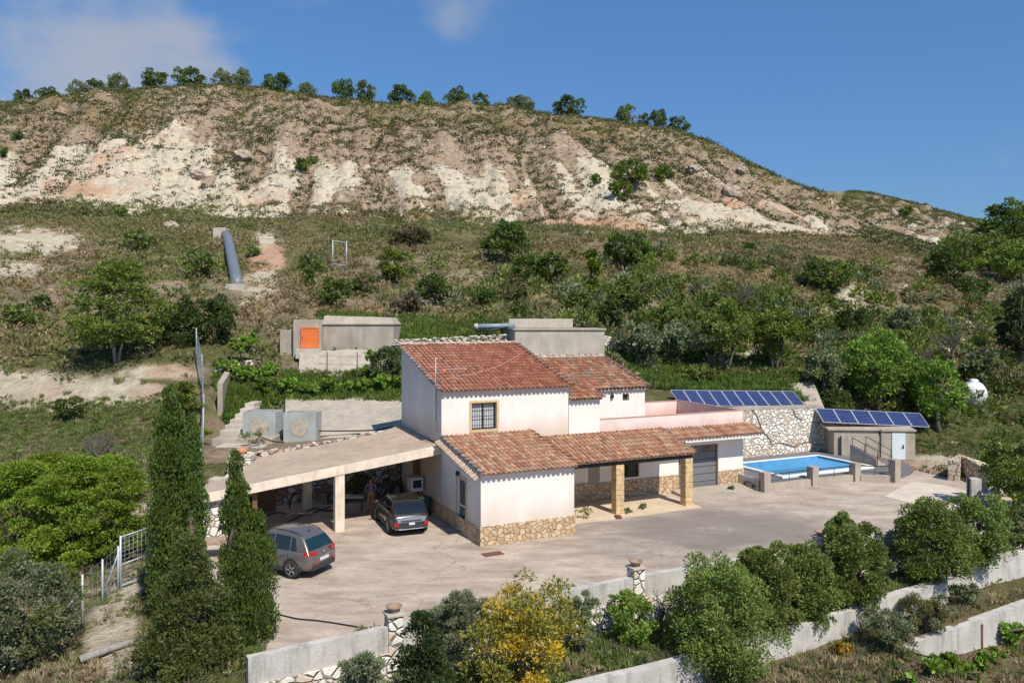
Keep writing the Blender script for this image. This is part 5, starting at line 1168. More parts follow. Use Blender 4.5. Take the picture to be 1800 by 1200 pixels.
# ---- slope shrubs
SL = [
 ('round light green pine left of the middle of the slope', 697,497,64,64,'blob',PG,'pine_shrub'), ('dark bush below and right of the round light pine', 757,537,56,66,'blob',DG+MG[:1],'dark_shrub'),
 ('low dark bush above the tiled roof ridge', 845,539,62,36,'blob',DG+MG[:1],'dark_shrub'), ('dark green bush above the orange door bunker', 588,540,62,52,'blob',MG+DG,'dark_shrub'),
 ('small dark bush left of the one above the bunker', 543,508,26,26,'blob',DG,'dark_shrub'), ('tall dark clump under the dead branches, mid slope', 893,463,100,80,'blob',DG+MG[:2],'dark_shrub'),
 ('dark lower skirt of bushes under the dead branches', 925,500,60,55,'blob',DG+MG[:2],'dark_shrub'), ('dark bush between the dead branches and the light conical pine', 975,503,62,66,'blob',DG+MG[:2],'dark_shrub'),
 ('light green conical pine in the middle of the slope', 1040,516,62,82,'cone',PG+BG[:1],'pine_shrub'), ('broad dark bush high on the slope right of centre', 1108,472,96,66,'blob',DG+MG[:2],'dark_shrub'),
 ('light green pine leaning on the broad dark bush', 1136,480,46,56,'cone',PG+BG[:1],'pine_shrub'), ('big dark bush below the light leaning pine', 1116,552,86,82,'blob',MG+DG,'dark_shrub'),
 ('round grey green bush above the water deposit', 1018,552,50,46,'blob',MG+OG[:1],'grey_shrub'), ('dark upright bush right of the grey green round one', 1076,578,46,62,'blob',DG+MG[:1],'dark_shrub'),
 ('small green bush left of the leafless grey tree', 1182,524,52,42,'blob',MG,'green_shrub'), ('dark bush directly left of the leafless grey tree', 1256,545,62,36,'blob',DG+MG[:1],'dark_shrub'),
 ('green bush under the leafless grey tree', 1312,562,52,42,'blob',MG+DG,'green_shrub'), ('pale bush between the deposit trees and the slope', 1175,585,70,50,'blob',MG,'green_shrub'),
 ('dark slanting bush on the right of the slope', 1458,515,86,62,'blob',DG+PG[:1],'dark_shrub'), ('long dark bush climbing toward the right hand wood', 1672,500,100,70,'blob',DG+PG[:2],'dark_shrub'),
 ('second half of the long dark bush, lower down', 1712,522,60,34,'blob',DG+PG[:1],'dark_shrub'), ('grey bush on the slope above the right hand trees', 1590,585,60,42,'blob',OG+MG[:1],'grey_shrub'),
 ('dark bush above the bright green tree on the right', 1500,590,60,50,'blob',DG+MG[:1],'dark_shrub'), ('low dark bush right of the leafless grey tree', 1375,560,60,40,'blob',MG+DG,'dark_shrub'),
 ('green bush on the slope over the olive trees', 1430,600,70,50,'blob',MG,'green_shrub'), ('pale green bush left of the dark junipers', 40,572,60,40,'blob',MG+DG,'green_shrub'),
 ('small dark bush on the far left slope', 75,545,36,26,'blob',DG,'dark_shrub'), ('small round bush right below the grey pipe top', 445,452,28,24,'blob',MG+OG[:1],'green_shrub'),
 ('wide low bush left of the grey pipe', 350,490,70,50,'blob',MG+OG[:1],'green_shrub'), ('grassy bush above the spreading pine', 240,440,60,35,'blob',MG+OG[:1],'green_shrub'),
 ('green bush right of the grey pipe foot', 640,520,50,40,'blob',MG+RB,'green_shrub'), ('brownish heap of a bush behind the bunker roof', 720,552,70,36,'blob',RB+[(.10,.08,.07)],'dry_shrub'),
 ('brown dry bush above the low dark bush', 900,530,60,40,'blob',RB+MG[:1],'dry_shrub'), ('dry reddish bush on the slope right of the gate frame', 720,432,80,30,'blob',RB,'dry_shrub'),
]
for i, (lb, px, py, w, h, k, c, nm) in enumerate(SL): plant(nm, 'shrub', lb, px, py, w, h, k, c, 200+i, group='bushes scattered over the scrub slope', clump=30)
for i, (lb, px, py, w, h) in enumerate((('round dark bush alone in the middle of the white cliff',532,304,32,25), ('tiny dark bush beside the round cliff bush',550,289,20,14), ('large green bush on the white cliff, right of centre',1108,330,74,44),
        ('lower half of the large green cliff bush',1092,352,44,36), ('small green bush left of the large cliff bush',1048,326,22,20), ('round green bush right of the large cliff bush',1167,322,36,28), ('dark bush on the cliff at the left picture edge',3,279,22,24),
        ('small bush on the cliff near the left edge',30,246,24,13), ('dark bush at the foot of the cliff above the left slope',212,381,20,16), ('small green bush on the second far hill',1592,378,26,14))):
    plant('cliff_shrub', 'shrub', lb, px, py, w, h, 'blob', DG+PG+MG[:1], 260+i, group='green bushes on the white cliff', clump=26)
# ---- trees between the house and the slope
BT = [
 ('olive_tree','grey olive tree right of the water deposit',1128,648,92,92,'open',OG,.1), ('olive_tree','second grey olive tree, touching the first one',1192,645,76,82,'open',OG,.1),
 ('almond_tree','tall green almond tree behind the left end of the ten panels',1278,672,108,140,'open',MG+PG,.12), ('almond_tree','loose green almond tree with a visible forked trunk',1362,668,104,118,'open',PG+MG[:2],.25),
 ('olive_tree','grey green olive tree above the right end of the ten panels',1448,712,78,95,'open',OG+MG[:1],.05), ('bright_tree','big bright green tree behind the six panels',1545,728,128,152,'blob',BG,.08),
 ('bright_tree','bright green tree between the shed and the gas tank',1650,775,96,140,'blob',BG,.1), ('bright_tree','low bright green tree behind the right end of the six panels',1610,720,60,90,'blob',BG,.08),
 ('olive_tree','grey green tree above the white gas tank',1728,680,66,72,'open',OG+MG[:1],.08), ('dark_tree','dark leafy bush in the shade above the six panels',1470,735,60,60,'blob',DG+MG[:1],.05),
 ('bramble_bush','bushy green shrub behind the top corner of the tall roof',686,668,74,70,'blob',DG+OG[:1]+MG[:1],.0), ('bramble_bush','low bush right of the first olive tree foot',1230,672,60,30,'blob',MG,.0)]
for i, (nm, lb, px, py, w, h, k, c, b) in enumerate(BT):
    plant(nm, 'tree' if 'tree' in nm else 'shrub', lb, px, py, w, h, k, c, 300+i, base=b, stems=2 if 'almond' in nm else 1, D={1278:50.5, 1362:51, 1540:49.8, 1610:49.5, 1470:48.5, 1650:47.5, 686:44.8, 1448:49.5}.get(px), clump=62, bark=BARK, tr=.085 if nm == 'almond_tree' else None)
RT = [('pine_tree','tall dark pine at the top right edge',1775,470,95,125,'blob',DG+PG[:1],120), ('pine_tree','lower dark pine in front of the tall one on the right',1800,470,90,90,'blob',DG+PG[:1],112),
 ('pine_tree','small dark pine left of the tall one on the skyline',1728,428,30,52,'blob',DG,150), ('wood_tree','green tree at the left of the right hand wood',1690,455,90,62,'blob',MG+OG[:1],112),
 ('wood_tree','bright green tree below the tall dark pine',1785,505,80,72,'blob',BG+MG,100), ('wood_tree','green tree under the left end of the right hand wood',1740,490,80,70,'blob',MG,105),
 ('pine_tree','brownish green pine at the right edge above the gas tank',1790,650,70,150,'blob',[(.07,.085,.03),(.09,.10,.035)],62), ('pine_tree','pine bush at the right edge below the wood',1800,585,70,70,'blob',DG+PG[:1],75),
 ('pine_bush','dense green bush at the right edge beyond the rubble wall',1790,985,110,160,'blob',MG+PG,33), ('pine_bush','tall green bush at the right edge above the hedge bushes',1775,930,70,105,'blob',MG,36),
 ('pine_bush','low olive bush at the right edge below the hedge bushes',1800,1060,110,90,'blob',MG+OG,30)]
for i, (nm, lb, px, py, w, h, k, c, D) in enumerate(RT): plant(nm, 'tree' if 'tree' in nm else 'shrub', lb, px, py, w, h, k, c, 330+i, base=.05, D=D, clump=60)
# ---- crest
CR = [(38,180,34,24,0),(86,174,42,22,0),(138,166,34,26,1),(170,160,32,24,0),(207,158,38,30,1),(273,154,48,34,0),(328,152,58,36,0),(392,153,38,32,1),(426,153,40,34,1),(491,162,54,36,0),(540,164,38,20,1),(602,172,44,36,0),(642,173,40,34,0),
      (702,178,50,32,0),(750,182,32,20,2),(803,185,46,34,0),(846,188,36,26,0),(915,192,58,24,1),(1001,202,62,32,0),(1098,209,40,24,1),(1130,213,24,14,0),(1157,216,34,26,0),(1196,226,40,22,0)]
ORD = 'first second third fourth fifth sixth seventh eighth ninth tenth eleventh twelfth thirteenth fourteenth fifteenth sixteenth seventeenth eighteenth nineteenth twentieth twenty-first twenty-second last'.split()
protos = {}
for i, (px, py, w, h, k) in enumerate(CR):
    D = float(Dcrest(px))+3; p = PD(px, py, D); p.z = gz1(p.x, p.y)-.7; s = F/p.y; ztop = CAMZ-(py-h-560)/s; H = max(ztop-p.z, h/s); lab = ORD[i]+' tree from the left on the hill crest, '+('dark green','greyish green','pale green')[k]
    if (k, i % 2) not in protos:
        T = thing('crest_tree', p, lab, 'tree', 'trees on the hill crest'); cr, C_ = crown('blob', 4.6, 2.5, 3200, .34, (DG+MG[:1], OG+MG[:1], BG)[k], 400+i, .0, T, clump=46); trunk(T, 4.4, .10, C_, i); protos[(k, i % 2)] = T
    else: T = dup(protos[(k, i % 2)], p, i*1.3, None, lab)
    T.scale = (w/s/5.2, w/s/5.2, H/4.4); T.rotation_euler = (math.sin(i*2.3)*.10, math.cos(i*1.7)*.12, i*1.3)
# ---- vines
def vine(label, px, py, D, h, w, seed, group, cols=VG):
    p = PD(px, py, D); p.z = gz1(p.x, p.y)-.02; T = thing('vine', p, label, 'vine', group); rr = random.Random(seed); s = F/D; H = h/s; Wd = w/s
    path = [Vector((rr.uniform(-.1,.1)*k, rr.uniform(-.1,.1)*k, H*.9*k/5)) for k in range(6)]; mb = MB(); mb.tube(path, .03, 5)
    for k in range(3): e = Vector((rr.uniform(-.5,.5)*Wd, rr.uniform(-.2,.2)*Wd, H*rr.uniform(.6, 1))); mb.tube([path[3], e], .015, 4)
    mb.build('stem', BARK, T); crown('open', H, Wd/2, int(260*max(Wd, .5)*max(H, .5)), .17, cols, seed, H*.25, T, 'leaves', asp=.85, clump=14)
GV = 'bright green vines on the terrace left of the house'
for i, (px, py, D, h, w) in enumerate(((420,640,46,60,44),(400,668,44.6,40,40),(435,672,44,46,46),(470,690,43,50,48),(505,690,43,40,42),(545,690,43,34,40),(578,690,43,40,36),(652,668,45,64,24),(610,688,43.4,30,36),(640,688,43.4,36,34),(672,686,43.6,44,34),(700,684,44,36,36),(440,620,47.5,40,36),(480,664,45,36,40),(640,668,45,30,20),(690,650,46,40,26))):
    vine(ORD[i]+' vine of the terrace planting left of the house', px, py, D, h, w, 500+i, GV)
GW = 'young vines among rusty posts at the bottom right'
for i, (px, py, D, h, w) in enumerate(((1672,1172,23,52,44),(1700,1190,22.5,46,40),(1722,1190,23,60,36),(1645,1205,21.5,36,46),(1765,1150,25.5,40,42),(1785,1165,25.5,36,36),(1750,1170,24,30,30),(1600,1215,20.8,30,34))):
    vine(ORD[i]+' young vine between the rusty posts at the bottom right', px, py, D, h, w, 530+i, GW)
GP = 'thin rusty vineyard posts at the bottom right'
for i, (px, y0, y1) in enumerate(((1584,1167,1212),(1664,1128,1175),(1727,1096,1150),(1787,1068,1145))):
    D = (23.0,24.2,25.0,26.2)[i]; a = PD(px, y1+8, D); b = PD(px, y0, D); T = thing('vineyard_post', a, ORD[i]+' thin rusty vineyard post from the left, bottom right corner', 'post', GP)
    MB().tube([(0,0,-.4),(0,0,b.z-a.z)], .022, 6).build('rod', RUST, T); MB().tube([(-.05,0,b.z-a.z-.06),(.05,0,b.z-a.z-.06)], .008, 4).build('hook', RUST, T)

# ------------------------------------------------------------------ ground cover (uncountable)
def scatter(name, label, P, size, cols, K, asp, seed, hk=1., mat=None, spread=.42, dome=False):
    """K leaves per tuft at each P, one colour set index per tuft"""
    g = np.random.default_rng(seed); n = len(P); pk = np.repeat(np.arange(n), K); s = size[pk][:, None]; m = n*K
    if dome:
        d = unit(g.normal(0, 1, (m, 3))); d[:, 2] = np.abs(d[:, 2]); Q = P[pk]+d*s*np.array([.5, .5, .42*hk])*g.uniform(.5, 1, (m, 1)); Nn = d; L = np.minimum(s[:, 0:1]*.27, .34)
    else:
        a = g.random(m)*6.283; rr_ = np.sqrt(g.random(m))*spread; d = np.c_[np.cos(a)*rr_, np.sin(a)*rr_, np.zeros(m)]; Q = P[pk]+d*s; L = s*.75*hk; Nn = d*1.2+np.array([0, 0, 1.]); Q = Q+np.array([0,0,1.])*L*.3
    ax = unit(Nn+g.normal(0, .28, (m, 3))); b = unit(np.cross(ax, g.normal(0, 1, (m, 3)))); L = L*g.uniform(.6, 1.35, (m, 1)); Wd = L*asp
    V = np.stack([Q-ax*L*.4, Q+b*Wd*.5, Q+ax*L*.6, Q-b*Wd*.5], 1).reshape(-1, 3); base = cols[pk]; c = base*g.uniform(.7, 1.3, (m, 1))
    o = nmesh(name, V, np.arange(4*m).reshape(m, 4), mat or LEAFG, np.clip(c, 0, .9)); return tag(o, label, None, None, 'stuff')
def sample(n, b0, b1, D0, D1, seed):
    """random ground points, even over the ground area"""
    g = np.random.default_rng(seed); D = np.sqrt(g.uniform(D0**2, D1**2, n)); b = g.uniform(b0, b1, n); X = (b-900)/F*D
    return X, D, g
def pick(g, n, sets, wts):
    s = np.array(sets, float); return s[g.choice(len(s), n, p=np.array(wts)/sum(wts))]*g.uniform(.75, 1.25, (n, 1))
def cover():
    # cliff and hill top scrub
    X, Y, g = sample(105000, -350, 2150, 112, 245, 1); b = bearing(X, Y); hf = (Y-Dbase(b))/(Dcrest(b)-Dbase(b)); n1 = fbm(X/12, Y/12, 3, 51); n2 = fbm(X/5, Y/5, 3, 52)
    dens = np.where(hf < 0, .8, np.interp(hf, [0,.08,.25,.5,.65,.8,1,1.2], [.6,.20,.26,.50,.8,1.,1.,1.]))
    gul = streak(b, hf); dens = dens*(.35+1.3*sst(n2, .35, .65))+.85*sst(.47-gul, -.02, .10)*(hf > 0)*(hf < .75); dens = dens*np.where(hf < .6, 1-.75*sst(gul, .5, .6), 1)
    k = (g.random(len(X)) < dens) & (hf < 1.25); X, Y, hf, n1 = X[k], Y[k], hf[k], n1[k]; P = np.c_[X, Y, gz(X, Y)-.05]; n = len(X)
    sz = (.65+1.5*g.random(n)**2.2)*np.where(hf < .5, .9, 1.15); c = pick(g, n, [(.09,.10,.036),(.062,.075,.027),(.13,.125,.05),(.045,.058,.02),(.17,.145,.075)], [3,3,2,2.5,.8])
    c = np.where((hf > .72)[:, None], pick(g, n, [(.14,.145,.042),(.095,.11,.035),(.19,.165,.068),(.06,.075,.024)], [3,3,2,2]), c)
    scatter('hill_scrub', 'low olive brown scrub dotted over the cliff and hill top', P, sz, c, 18, .55, 2, dome=True)
    # scrub slope behind the house
    X, Y, g = sample(42000, -300, 2150, 42, 122, 3); u, v = toUV(X, Y); b = bearing(X, Y); Z = gz(X, Y); py = 560-(Z-CAMZ)*F/Y
    n1 = fbm(X/6, Y/6, 3, 61); pale = np.zeros(len(X))
    for px, pyy, sx, sy, kk in PALE: pale = np.maximum(pale, kk*np.exp(-((b-px)/sx)**2-((py-pyy)/sy)**2))
    k = (g.random(len(X)) < (.30+.9*sst(n1, .35, .62))*(1-.93*np.clip(pale*1.3, 0, 1)))
    for (b0, b1, d0, d1) in ((500,715,36,50.5),(700,1065,36,54),(1110,1460,36,49.5),(350,480,30,43)): k &= ~((b > b0) & (b < b1) & (Y > d0) & (Y < d1))
    k &= ~inpoly(u, v, COURT) & (v > 9.9) | ((u < -9.4) & (v > 9)) 
    X, Y, Z, n1, b, py = X[k], Y[k], Z[k], n1[k], b[k], py[k]; n = len(X); dr = fbm(X/14, Y/14, 3, 63)+.22*sst(b, 1100, 1350)*(py < 530)
    sz = .6+1.5*g.random(n)**1.7; G_ = pick(g, n, [(.19,.205,.065),(.14,.16,.05),(.25,.245,.09),(.20,.205,.12)], [3,3,2,2]); B_ = pick(g, n, [(.31,.24,.13),(.26,.20,.10),(.38,.29,.165),(.23,.20,.09)], [3,3,1.5,3])
    c = np.where((dr+g.normal(0, .07, n) > .515)[:, None], B_, G_)
    h = g.random(n) < .62
    scatter('slope_scrub', 'mixed green and brown brush covering the slope behind the house', np.c_[X, Y, Z-.05][h], sz[h], c[h], 26, .35, 4, dome=True)
    scatter('slope_grass', 'tall tufted grass on the slope behind the house', np.c_[X, Y, Z][~h], sz[~h]*.42, c[~h], 34, .12, 5)
    # grass bands right behind the house
    parts_ = []
    for (b0, b1, d0, d1, n) in ((380,715,42.6,45.8,2600),(560,900,49.5,56,2600),(1060,1120,49,56,300),(1100,1460,46.8,54,3000),(520,720,46.9,49.5,250),(395,470,40.6,43.4,450)):
        X, Y, g = sample(n, b0, b1, d0, d1, abs(int(b0+d0))); parts_.append(np.c_[X, Y])
    A = np.concatenate(parts_); g = np.random.default_rng(9); n = len(A); u, v = toUV(A[:, 0], A[:, 1]); A = A[(v > 9.8) & (g.random(n) < .85)]; n = len(A)
    c = pick(g, n, [(.11,.20,.03),(.085,.155,.03),(.15,.22,.045),(.20,.19,.06),(.35,.27,.04)], [4,4,2,1,.3])
    scatter('terrace_grass', 'fresh green grass on the terraces just behind the house', np.c_[A, gz(A[:, 0], A[:, 1])], g.uniform(.3, .65, n), c, 26, .16, 10)
    # near ground: left bank, terrace strip, bottom right, right hand meadow
    parts_ = []
    for (b0, b1, d0, d1, n) in ((-300,480,16,42,17000),(420,1700,15,26,15000),(1500,2100,21,46,11000),(1590,2000,42,64,9000)):
        X, Y, g = sample(n, b0, b1, d0, d1, abs(abs(int(b0+d0)))+7); parts_.append(np.c_[X, Y])
    A = np.concatenate(parts_); g = np.random.default_rng(12); u, v = toUV(A[:, 0], A[:, 1]); Z = gz(A[:, 0], A[:, 1]); b = bearing(A[:, 0], A[:, 1]); py = 560-(Z-CAMZ)*F/A[:, 1]
    pale = np.zeros(len(A))
    for px, pyy, sx, sy, kk in PALE: pale = np.maximum(pale, kk*np.exp(-((b-px)/sx)**2-((py-pyy)/sy)**2))
    nn = fbm(A[:, 0]/2.5, A[:, 1]/2.5, 3, 71); big = [(x, y) for x, y in COURT]
    k = ~inpoly(u, v, big) & ~((v > vw1(u)-.5) & (v < vw1(u)+.1) & (u > -9)) & ~((np.abs(v-vw2(u)-.14) < .3) & (u > -10)) & ~((np.abs(v-vw3(u)-.14) < .3) & (u > 9)) & ~((v > 0) & (v < 9.9) & (u > -9.3) & (u < 26.5)) & ~((u > 26) & (u < 30.2) & (v > 3) & (v < 8.6))
    k &= ~((b > 355) & (b < 480) & (A[:, 1] > 27.5))
    k &= g.random(len(A)) < (.35+1.0*sst(nn, .33, .6))*(1-.85*np.clip(pale*1.2, 0, 1)); A = A[k]; Z = Z[k]; u = u[k]; v = v[k]; b = b[k]; n = len(A)
    G_ = pick(g, n, [(.15,.205,.05),(.11,.16,.042),(.20,.23,.075),(.16,.18,.10)], [3,3,2,1]); B_ = pick(g, n, [(.33,.26,.16),(.26,.20,.12),(.42,.33,.21),(.22,.20,.10)], [3,3,1.5,2.5])
    dr = fbm(A[:, 0]/5, A[:, 1]/5, 3, 73)+np.where((v < vw2(u)) & (u > -3), .09, 0)+np.where((v > vw2(u)) & (u > -9) & (v < 0), -.14, 0)-.10*((b > 1590) & (A[:, 1] > 40))
    c = np.where((dr+g.normal(0, .06, n) > .50)[:, None], B_, G_)
    c[g.random(n) < .012] = (.55,.50,.30); hh = g.random(n) < .6
    scatter('meadow_grass', 'wild grass and weeds on the banks round the yard', np.c_[A, Z][hh], (.10+.30*g.random(n)**1.8)[hh], c[hh], 30, .10, 13)
    scatter('meadow_herbs', 'low leafy weeds growing on the banks round the yard', np.c_[A, Z-.03][~hh], (.18+.42*g.random(n)**2)[~hh], c[~hh]*.9, 26, .4, 14, dome=True)
    # thickets of low trees right of centre, where single plants cannot be told apart
    X, Y, g = sample(2600, 480, 2000, 49, 92, 31); u, v = toUV(X, Y); b = bearing(X, Y); Z = gz(X, Y); py = 560-(Z-CAMZ)*F/Y
    d_ = sst(b, 780, 1050)*(1-.75*sst(b, 1300, 1500)*(py < 560))*sst(py, 430, 480)*(fbm(X/7, Y/7, 3, 91) > .45)+.10*(py > 470)
    k = (g.random(len(X)) < d_*.42) & ~((b > 690) & (b < 1070) & (Y < 55)) & ~((b > 1090) & (b < 1470) & (Y < 50.5)); X, Y, Z = X[k], Y[k], Z[k]; n = len(X)
    c = pick(g, n, [(.14,.175,.045),(.10,.135,.034),(.19,.22,.055),(.17,.195,.11),(.20,.18,.10)], [3,2.5,2,2,.8])
    scatter('shrub_thicket', 'dense thicket of low green shrubs on the slope behind the solar panels', np.c_[X, Y, Z-.1], g.uniform(1.0, 2.8, n), c, 300, .45, 32, hk=1.7, mat=LEAF, dome=True)
cover()
# ------------------------------------------------------------------ cars
def sharp(o, a=38):
    for p in o.data.polygons: p.use_smooth = True
    o.data.set_sharp_from_angle(angle=R(a)); return o
RUB = plain('tyre_rubber', (.025,.025,.026), .85); RIMM = plain('alloy', (.45,.46,.48), .35, .8); CLAD_P = plain('black_plastic', (.035,.035,.038), .6)
REDL, _nt, _b = nmat('red_lens'); _b.inputs['Base Color'].default_value = (.45,.01,.012,1); _b.inputs['Roughness'].default_value = .15
DARKL, _nt, _b = nmat('smoked_lens'); _b.inputs['Base Color'].default_value = (.10,.012,.012,1); _b.inputs['Roughness'].default_value = .15
WHITEL = plain('plate_white', (.62,.62,.60), .5)
def carpaint(name, col, met=.5, rough=.28):
    m, nt, bs = nmat(name); n = N(nt); bs.inputs['Base Color'].default_value = (*col, 1); bs.inputs['Metallic'].default_value = met; bs.inputs['Roughness'].default_value = rough
    bs.inputs['Coat Weight'].default_value = .6; bs.inputs['Coat Roughness'].default_value = .06
    d = n.noise(n.obj(), 7, 5, .7); n.L(n.rng(d, .3, .7, rough, rough+.2), bs.inputs['Roughness']); return m
def carglass(name, col, rough=.05):
    m, nt, bs = nmat(name); bs.inputs['Base Color'].default_value = (*col, 1); bs.inputs['Roughness'].default_value = rough; bs.inputs['Specular IOR Level'].default_value = .8; return m
def car(name, label, loc, fwd, paint, roofm, glass, low, gh, L, kind, rail=True):
    """low: stations (x, half width, z bottom, z shoulder); gh: stations (x, z top); x=0 is the rear bumper, +x forward"""
    T = thing(name, loc, label, 'car', rz=math.atan2(fwd[1], fwd[0])); T.scale = (.81, .81, .81)
    def loft(sec, xs):
        n = len(sec[0]); vs = [(x, y, z) for x, s in zip(xs, sec) for (y, z) in s]
        fs = [(i*n+k, i*n+(k+1) % n, (i+1)*n+(k+1) % n, (i+1)*n+k) for i in range(len(xs)-1) for k in range(n)]+[tuple(range(n))[::-1], tuple((len(xs)-1)*n+k for k in range(n))]
        return vs, fs
    def sec(w, zb, zs):
        r = [(w-.16,zb), (w-.05,zb+.07), (w-.005,zb+.22), (w,zb+(zs-zb)*.55), (w-.02,zs-.12), (w-.06,zs-.03), (w-.13,zs)]
        return r+[(0,zs+.02)]+[(-a, b) for a, b in r[::-1]]
    v, f = loft([sec(w, zb, zs) for x, w, zb, zs in low], [s[0] for s in low]); sharp(MB().add(v, f).build('body', paint, T), 50)
    zb0 = .98; wb = .82
    def zt(x): return float(np.interp(x, [g[0] for g in gh], [g[1] for g in gh]))
    def wt(x): return wb-(zt(x)-zb0)*.30
    def gsec(x):
        z = zt(x); w = wt(x); r = [(wb, zb0-.06), (w+.015, z-.06), (w-.03, z-.012), (w-.14, z)]; return r+[(0, z+.012)]+[(-a, b) for a, b in r[::-1]]
    xs = [g[0] for g in gh]; v, f = loft([gsec(x) for x in xs], xs); sharp(MB().add(v, f).build('cabin', roofm, T), 40)
    def side(x, t, s, off=.008):
        z1 = zt(x)-.06; y1 = wt(x)+.015; z = zb0+(z1-zb0)*t; y = wb+(y1-wb)*(z-zb0+.06)/(z1-zb0+.06); return Vector((x, s*(y+off), z))
    def over(x, k, off=.012): return Vector((x-off if x < L/2 else x+off, k*(wt(x)-.07), zt(x)+off*.6))
    for s in (1, -1):
        for (x0, x1, x2, x3) in kind['side']:                   # bottom rear, bottom front, top front, top rear
            n = 4; vs = [side(x0+(x1-x0)*i/n, .10, s) for i in range(n+1)]+[side(x3+(x2-x3)*i/n, .90, s) for i in range(n+1)]
            MB().add(vs, [(i, i+1, n+2+i, n+1+i) for i in range(n)]).build('side_window', glass, T)
    def screen(xs_, nm, g_):
        vs = []; 
        for x in xs_: vs += [over(x, -1), over(x, -.4), over(x, .4), over(x, 1)]
        return MB().add(vs, [(4*i+k, 4*i+k+1, 4*i+5+k, 4*i+4+k) for i in range(len(xs_)-1) for k in range(3)]).build(nm, g_, T)
    rw = screen(kind['rear'], 'rear_window', kind.get('rearglass', glass)); screen(kind['front'], 'windscreen', glass)
    m = MB(); a = over(kind['rear'][0], 0, .02); m.tube([a+Vector((0,0,.01)), over(kind['rear'][0]+.06, .45, .03)], .012, 4); m.build('wiper', CLAD_P, rw)
    # wheels with arches
    for wx in kind['axles']:
        for s in (1, -1):
            y = s*.822; M = Matrix.Translation((wx, y, .35))@Matrix.Rotation(R(-90)*s, 4, 'X')
            ty = MB().lathe([(.22,-.10),(.31,-.11),(.345,-.08),(.355,0),(.345,.08),(.31,.115),(.24,.115)], 28, M).build('wheel', RUB, T)
            rm = MB(); rm.lathe([(.245,.05),(.245,.10),(.225,.105),(.215,.06),(.05,.05),(0,.06)], 24, M)
            ri = rm.build('rim', RIMM if kind.get('rim', 1) else CLAD_P, ty)
            sp = MB()
            for k in range(5):
                a = k*2*math.pi/5; c, sn = math.cos(a), math.sin(a); q = [(.05*c-.03*sn,.05*sn+.03*c),(.05*c+.03*sn,.05*sn-.03*c),(.22*c+.022*sn,.22*sn-.022*c),(.22*c-.022*sn,.22*sn+.022*c)]
                sp.add([M@Vector((p[0],p[1],.105)) for p in q]+[M@Vector((p[0],p[1],.065)) for p in q], [(0,1,2,3),(0,4,5,1),(1,5,6,2),(2,6,7,3),(3,7,4,0)])
            sp.build('spokes', RIMM, ty)
            ar = MB(); ar.tube([Vector((wx+.40*math.cos(t), s*.885, .36+.40*math.sin(t))) for t in np.linspace(-.25, math.pi+.25, 15)], .038, 6); ar.build('wheel_arch', CLAD_P, T)
            MB().lathe([(0,0),(.385,0),(.385,.02),(0,.02)], 24, Matrix.Translation((wx, s*.886, .36))@Matrix.Rotation(R(-90)*s, 4, 'X')).build('arch_liner', DARKIN, T)
    # sills and bumpers
    x0, x1 = kind['axles'][0]+.42, kind['axles'][1]-.42
    for s in (1, -1): MB().box(x0, x1, min(s*.80, s*.905), max(s*.80, s*.905), .26, .42).build('sill', CLAD_P, T, bevel=.02)
    MB().add([(-.03,-.66,.33),(.45,-.885,.33),(.45,.885,.33),(-.03,.66,.33),(-.05,-.68,.50),(.45,-.905,.50),(.45,.905,.50),(-.05,.68,.50)],[(0,3,2,1),(4,5,6,7),(0,1,5,4),(2,3,7,6),(3,0,4,7)]).build('rear_bumper', CLAD_P, T, bevel=.02)
    MB().box(L-.45, L+.02, -.70, .70, .30, .46).build('front_bumper', CLAD_P, T, bevel=.03)
    for s in (1, -1):
        if rail:
            m = MB(); pp = [Vector((x, s*(wt(x)-.06), zt(x)+.045)) for x in np.linspace(kind['rail'][0], kind['rail'][1], 9)]; pp[0].z -= .05; pp[-1].z -= .05; m.tube(pp, .02, 6); m.build('roof_rail', CLAD_P, T)
        x = kind['front'][0]-.25 if kind['front'][0] > kind['front'][-1] else kind['front'][-1]-.25
        MB().lathe([(0,-.10),(.06,-.08),(.085,0),(.06,.08),(0,.10)], 10, Matrix.Translation((x, s*.99, 1.07))@Matrix.Rotation(R(90),4,'X')@Matrix.Diagonal((.8,1,1,1))).build('mirror', paint, T)
        for hx in kind['handles']: MB().box(hx, hx+.2, min(s*.885, s*.915), max(s*.885, s*.915), .86, .89).build('door_handle', paint, T)
        for hx in kind['seams']: MB().box(hx, hx+.012, min(s*.85, s*.903), max(s*.85, s*.903), .44, .94).build('door_seam', DARKIN, T)
        MB().box(L-.28, L-.02, min(s*.45, s*.80), max(s*.45, s*.80), .68, .82).build('headlight', carglass('lamp_glass_%d' % (s+1), (.5,.5,.5)), T, bevel=.03)
    MB().lathe([(0,0),(.05,0),(.03,.05),(0,.07)], 8, Matrix.Translation((kind['rear'][-1]+.3, 0, zt(kind['rear'][-1]+.3)+.01))@Matrix.Diagonal((1.6,.5,1,1))).build('antenna_fin', CLAD_P, T)
    kind['tail'](T); return T
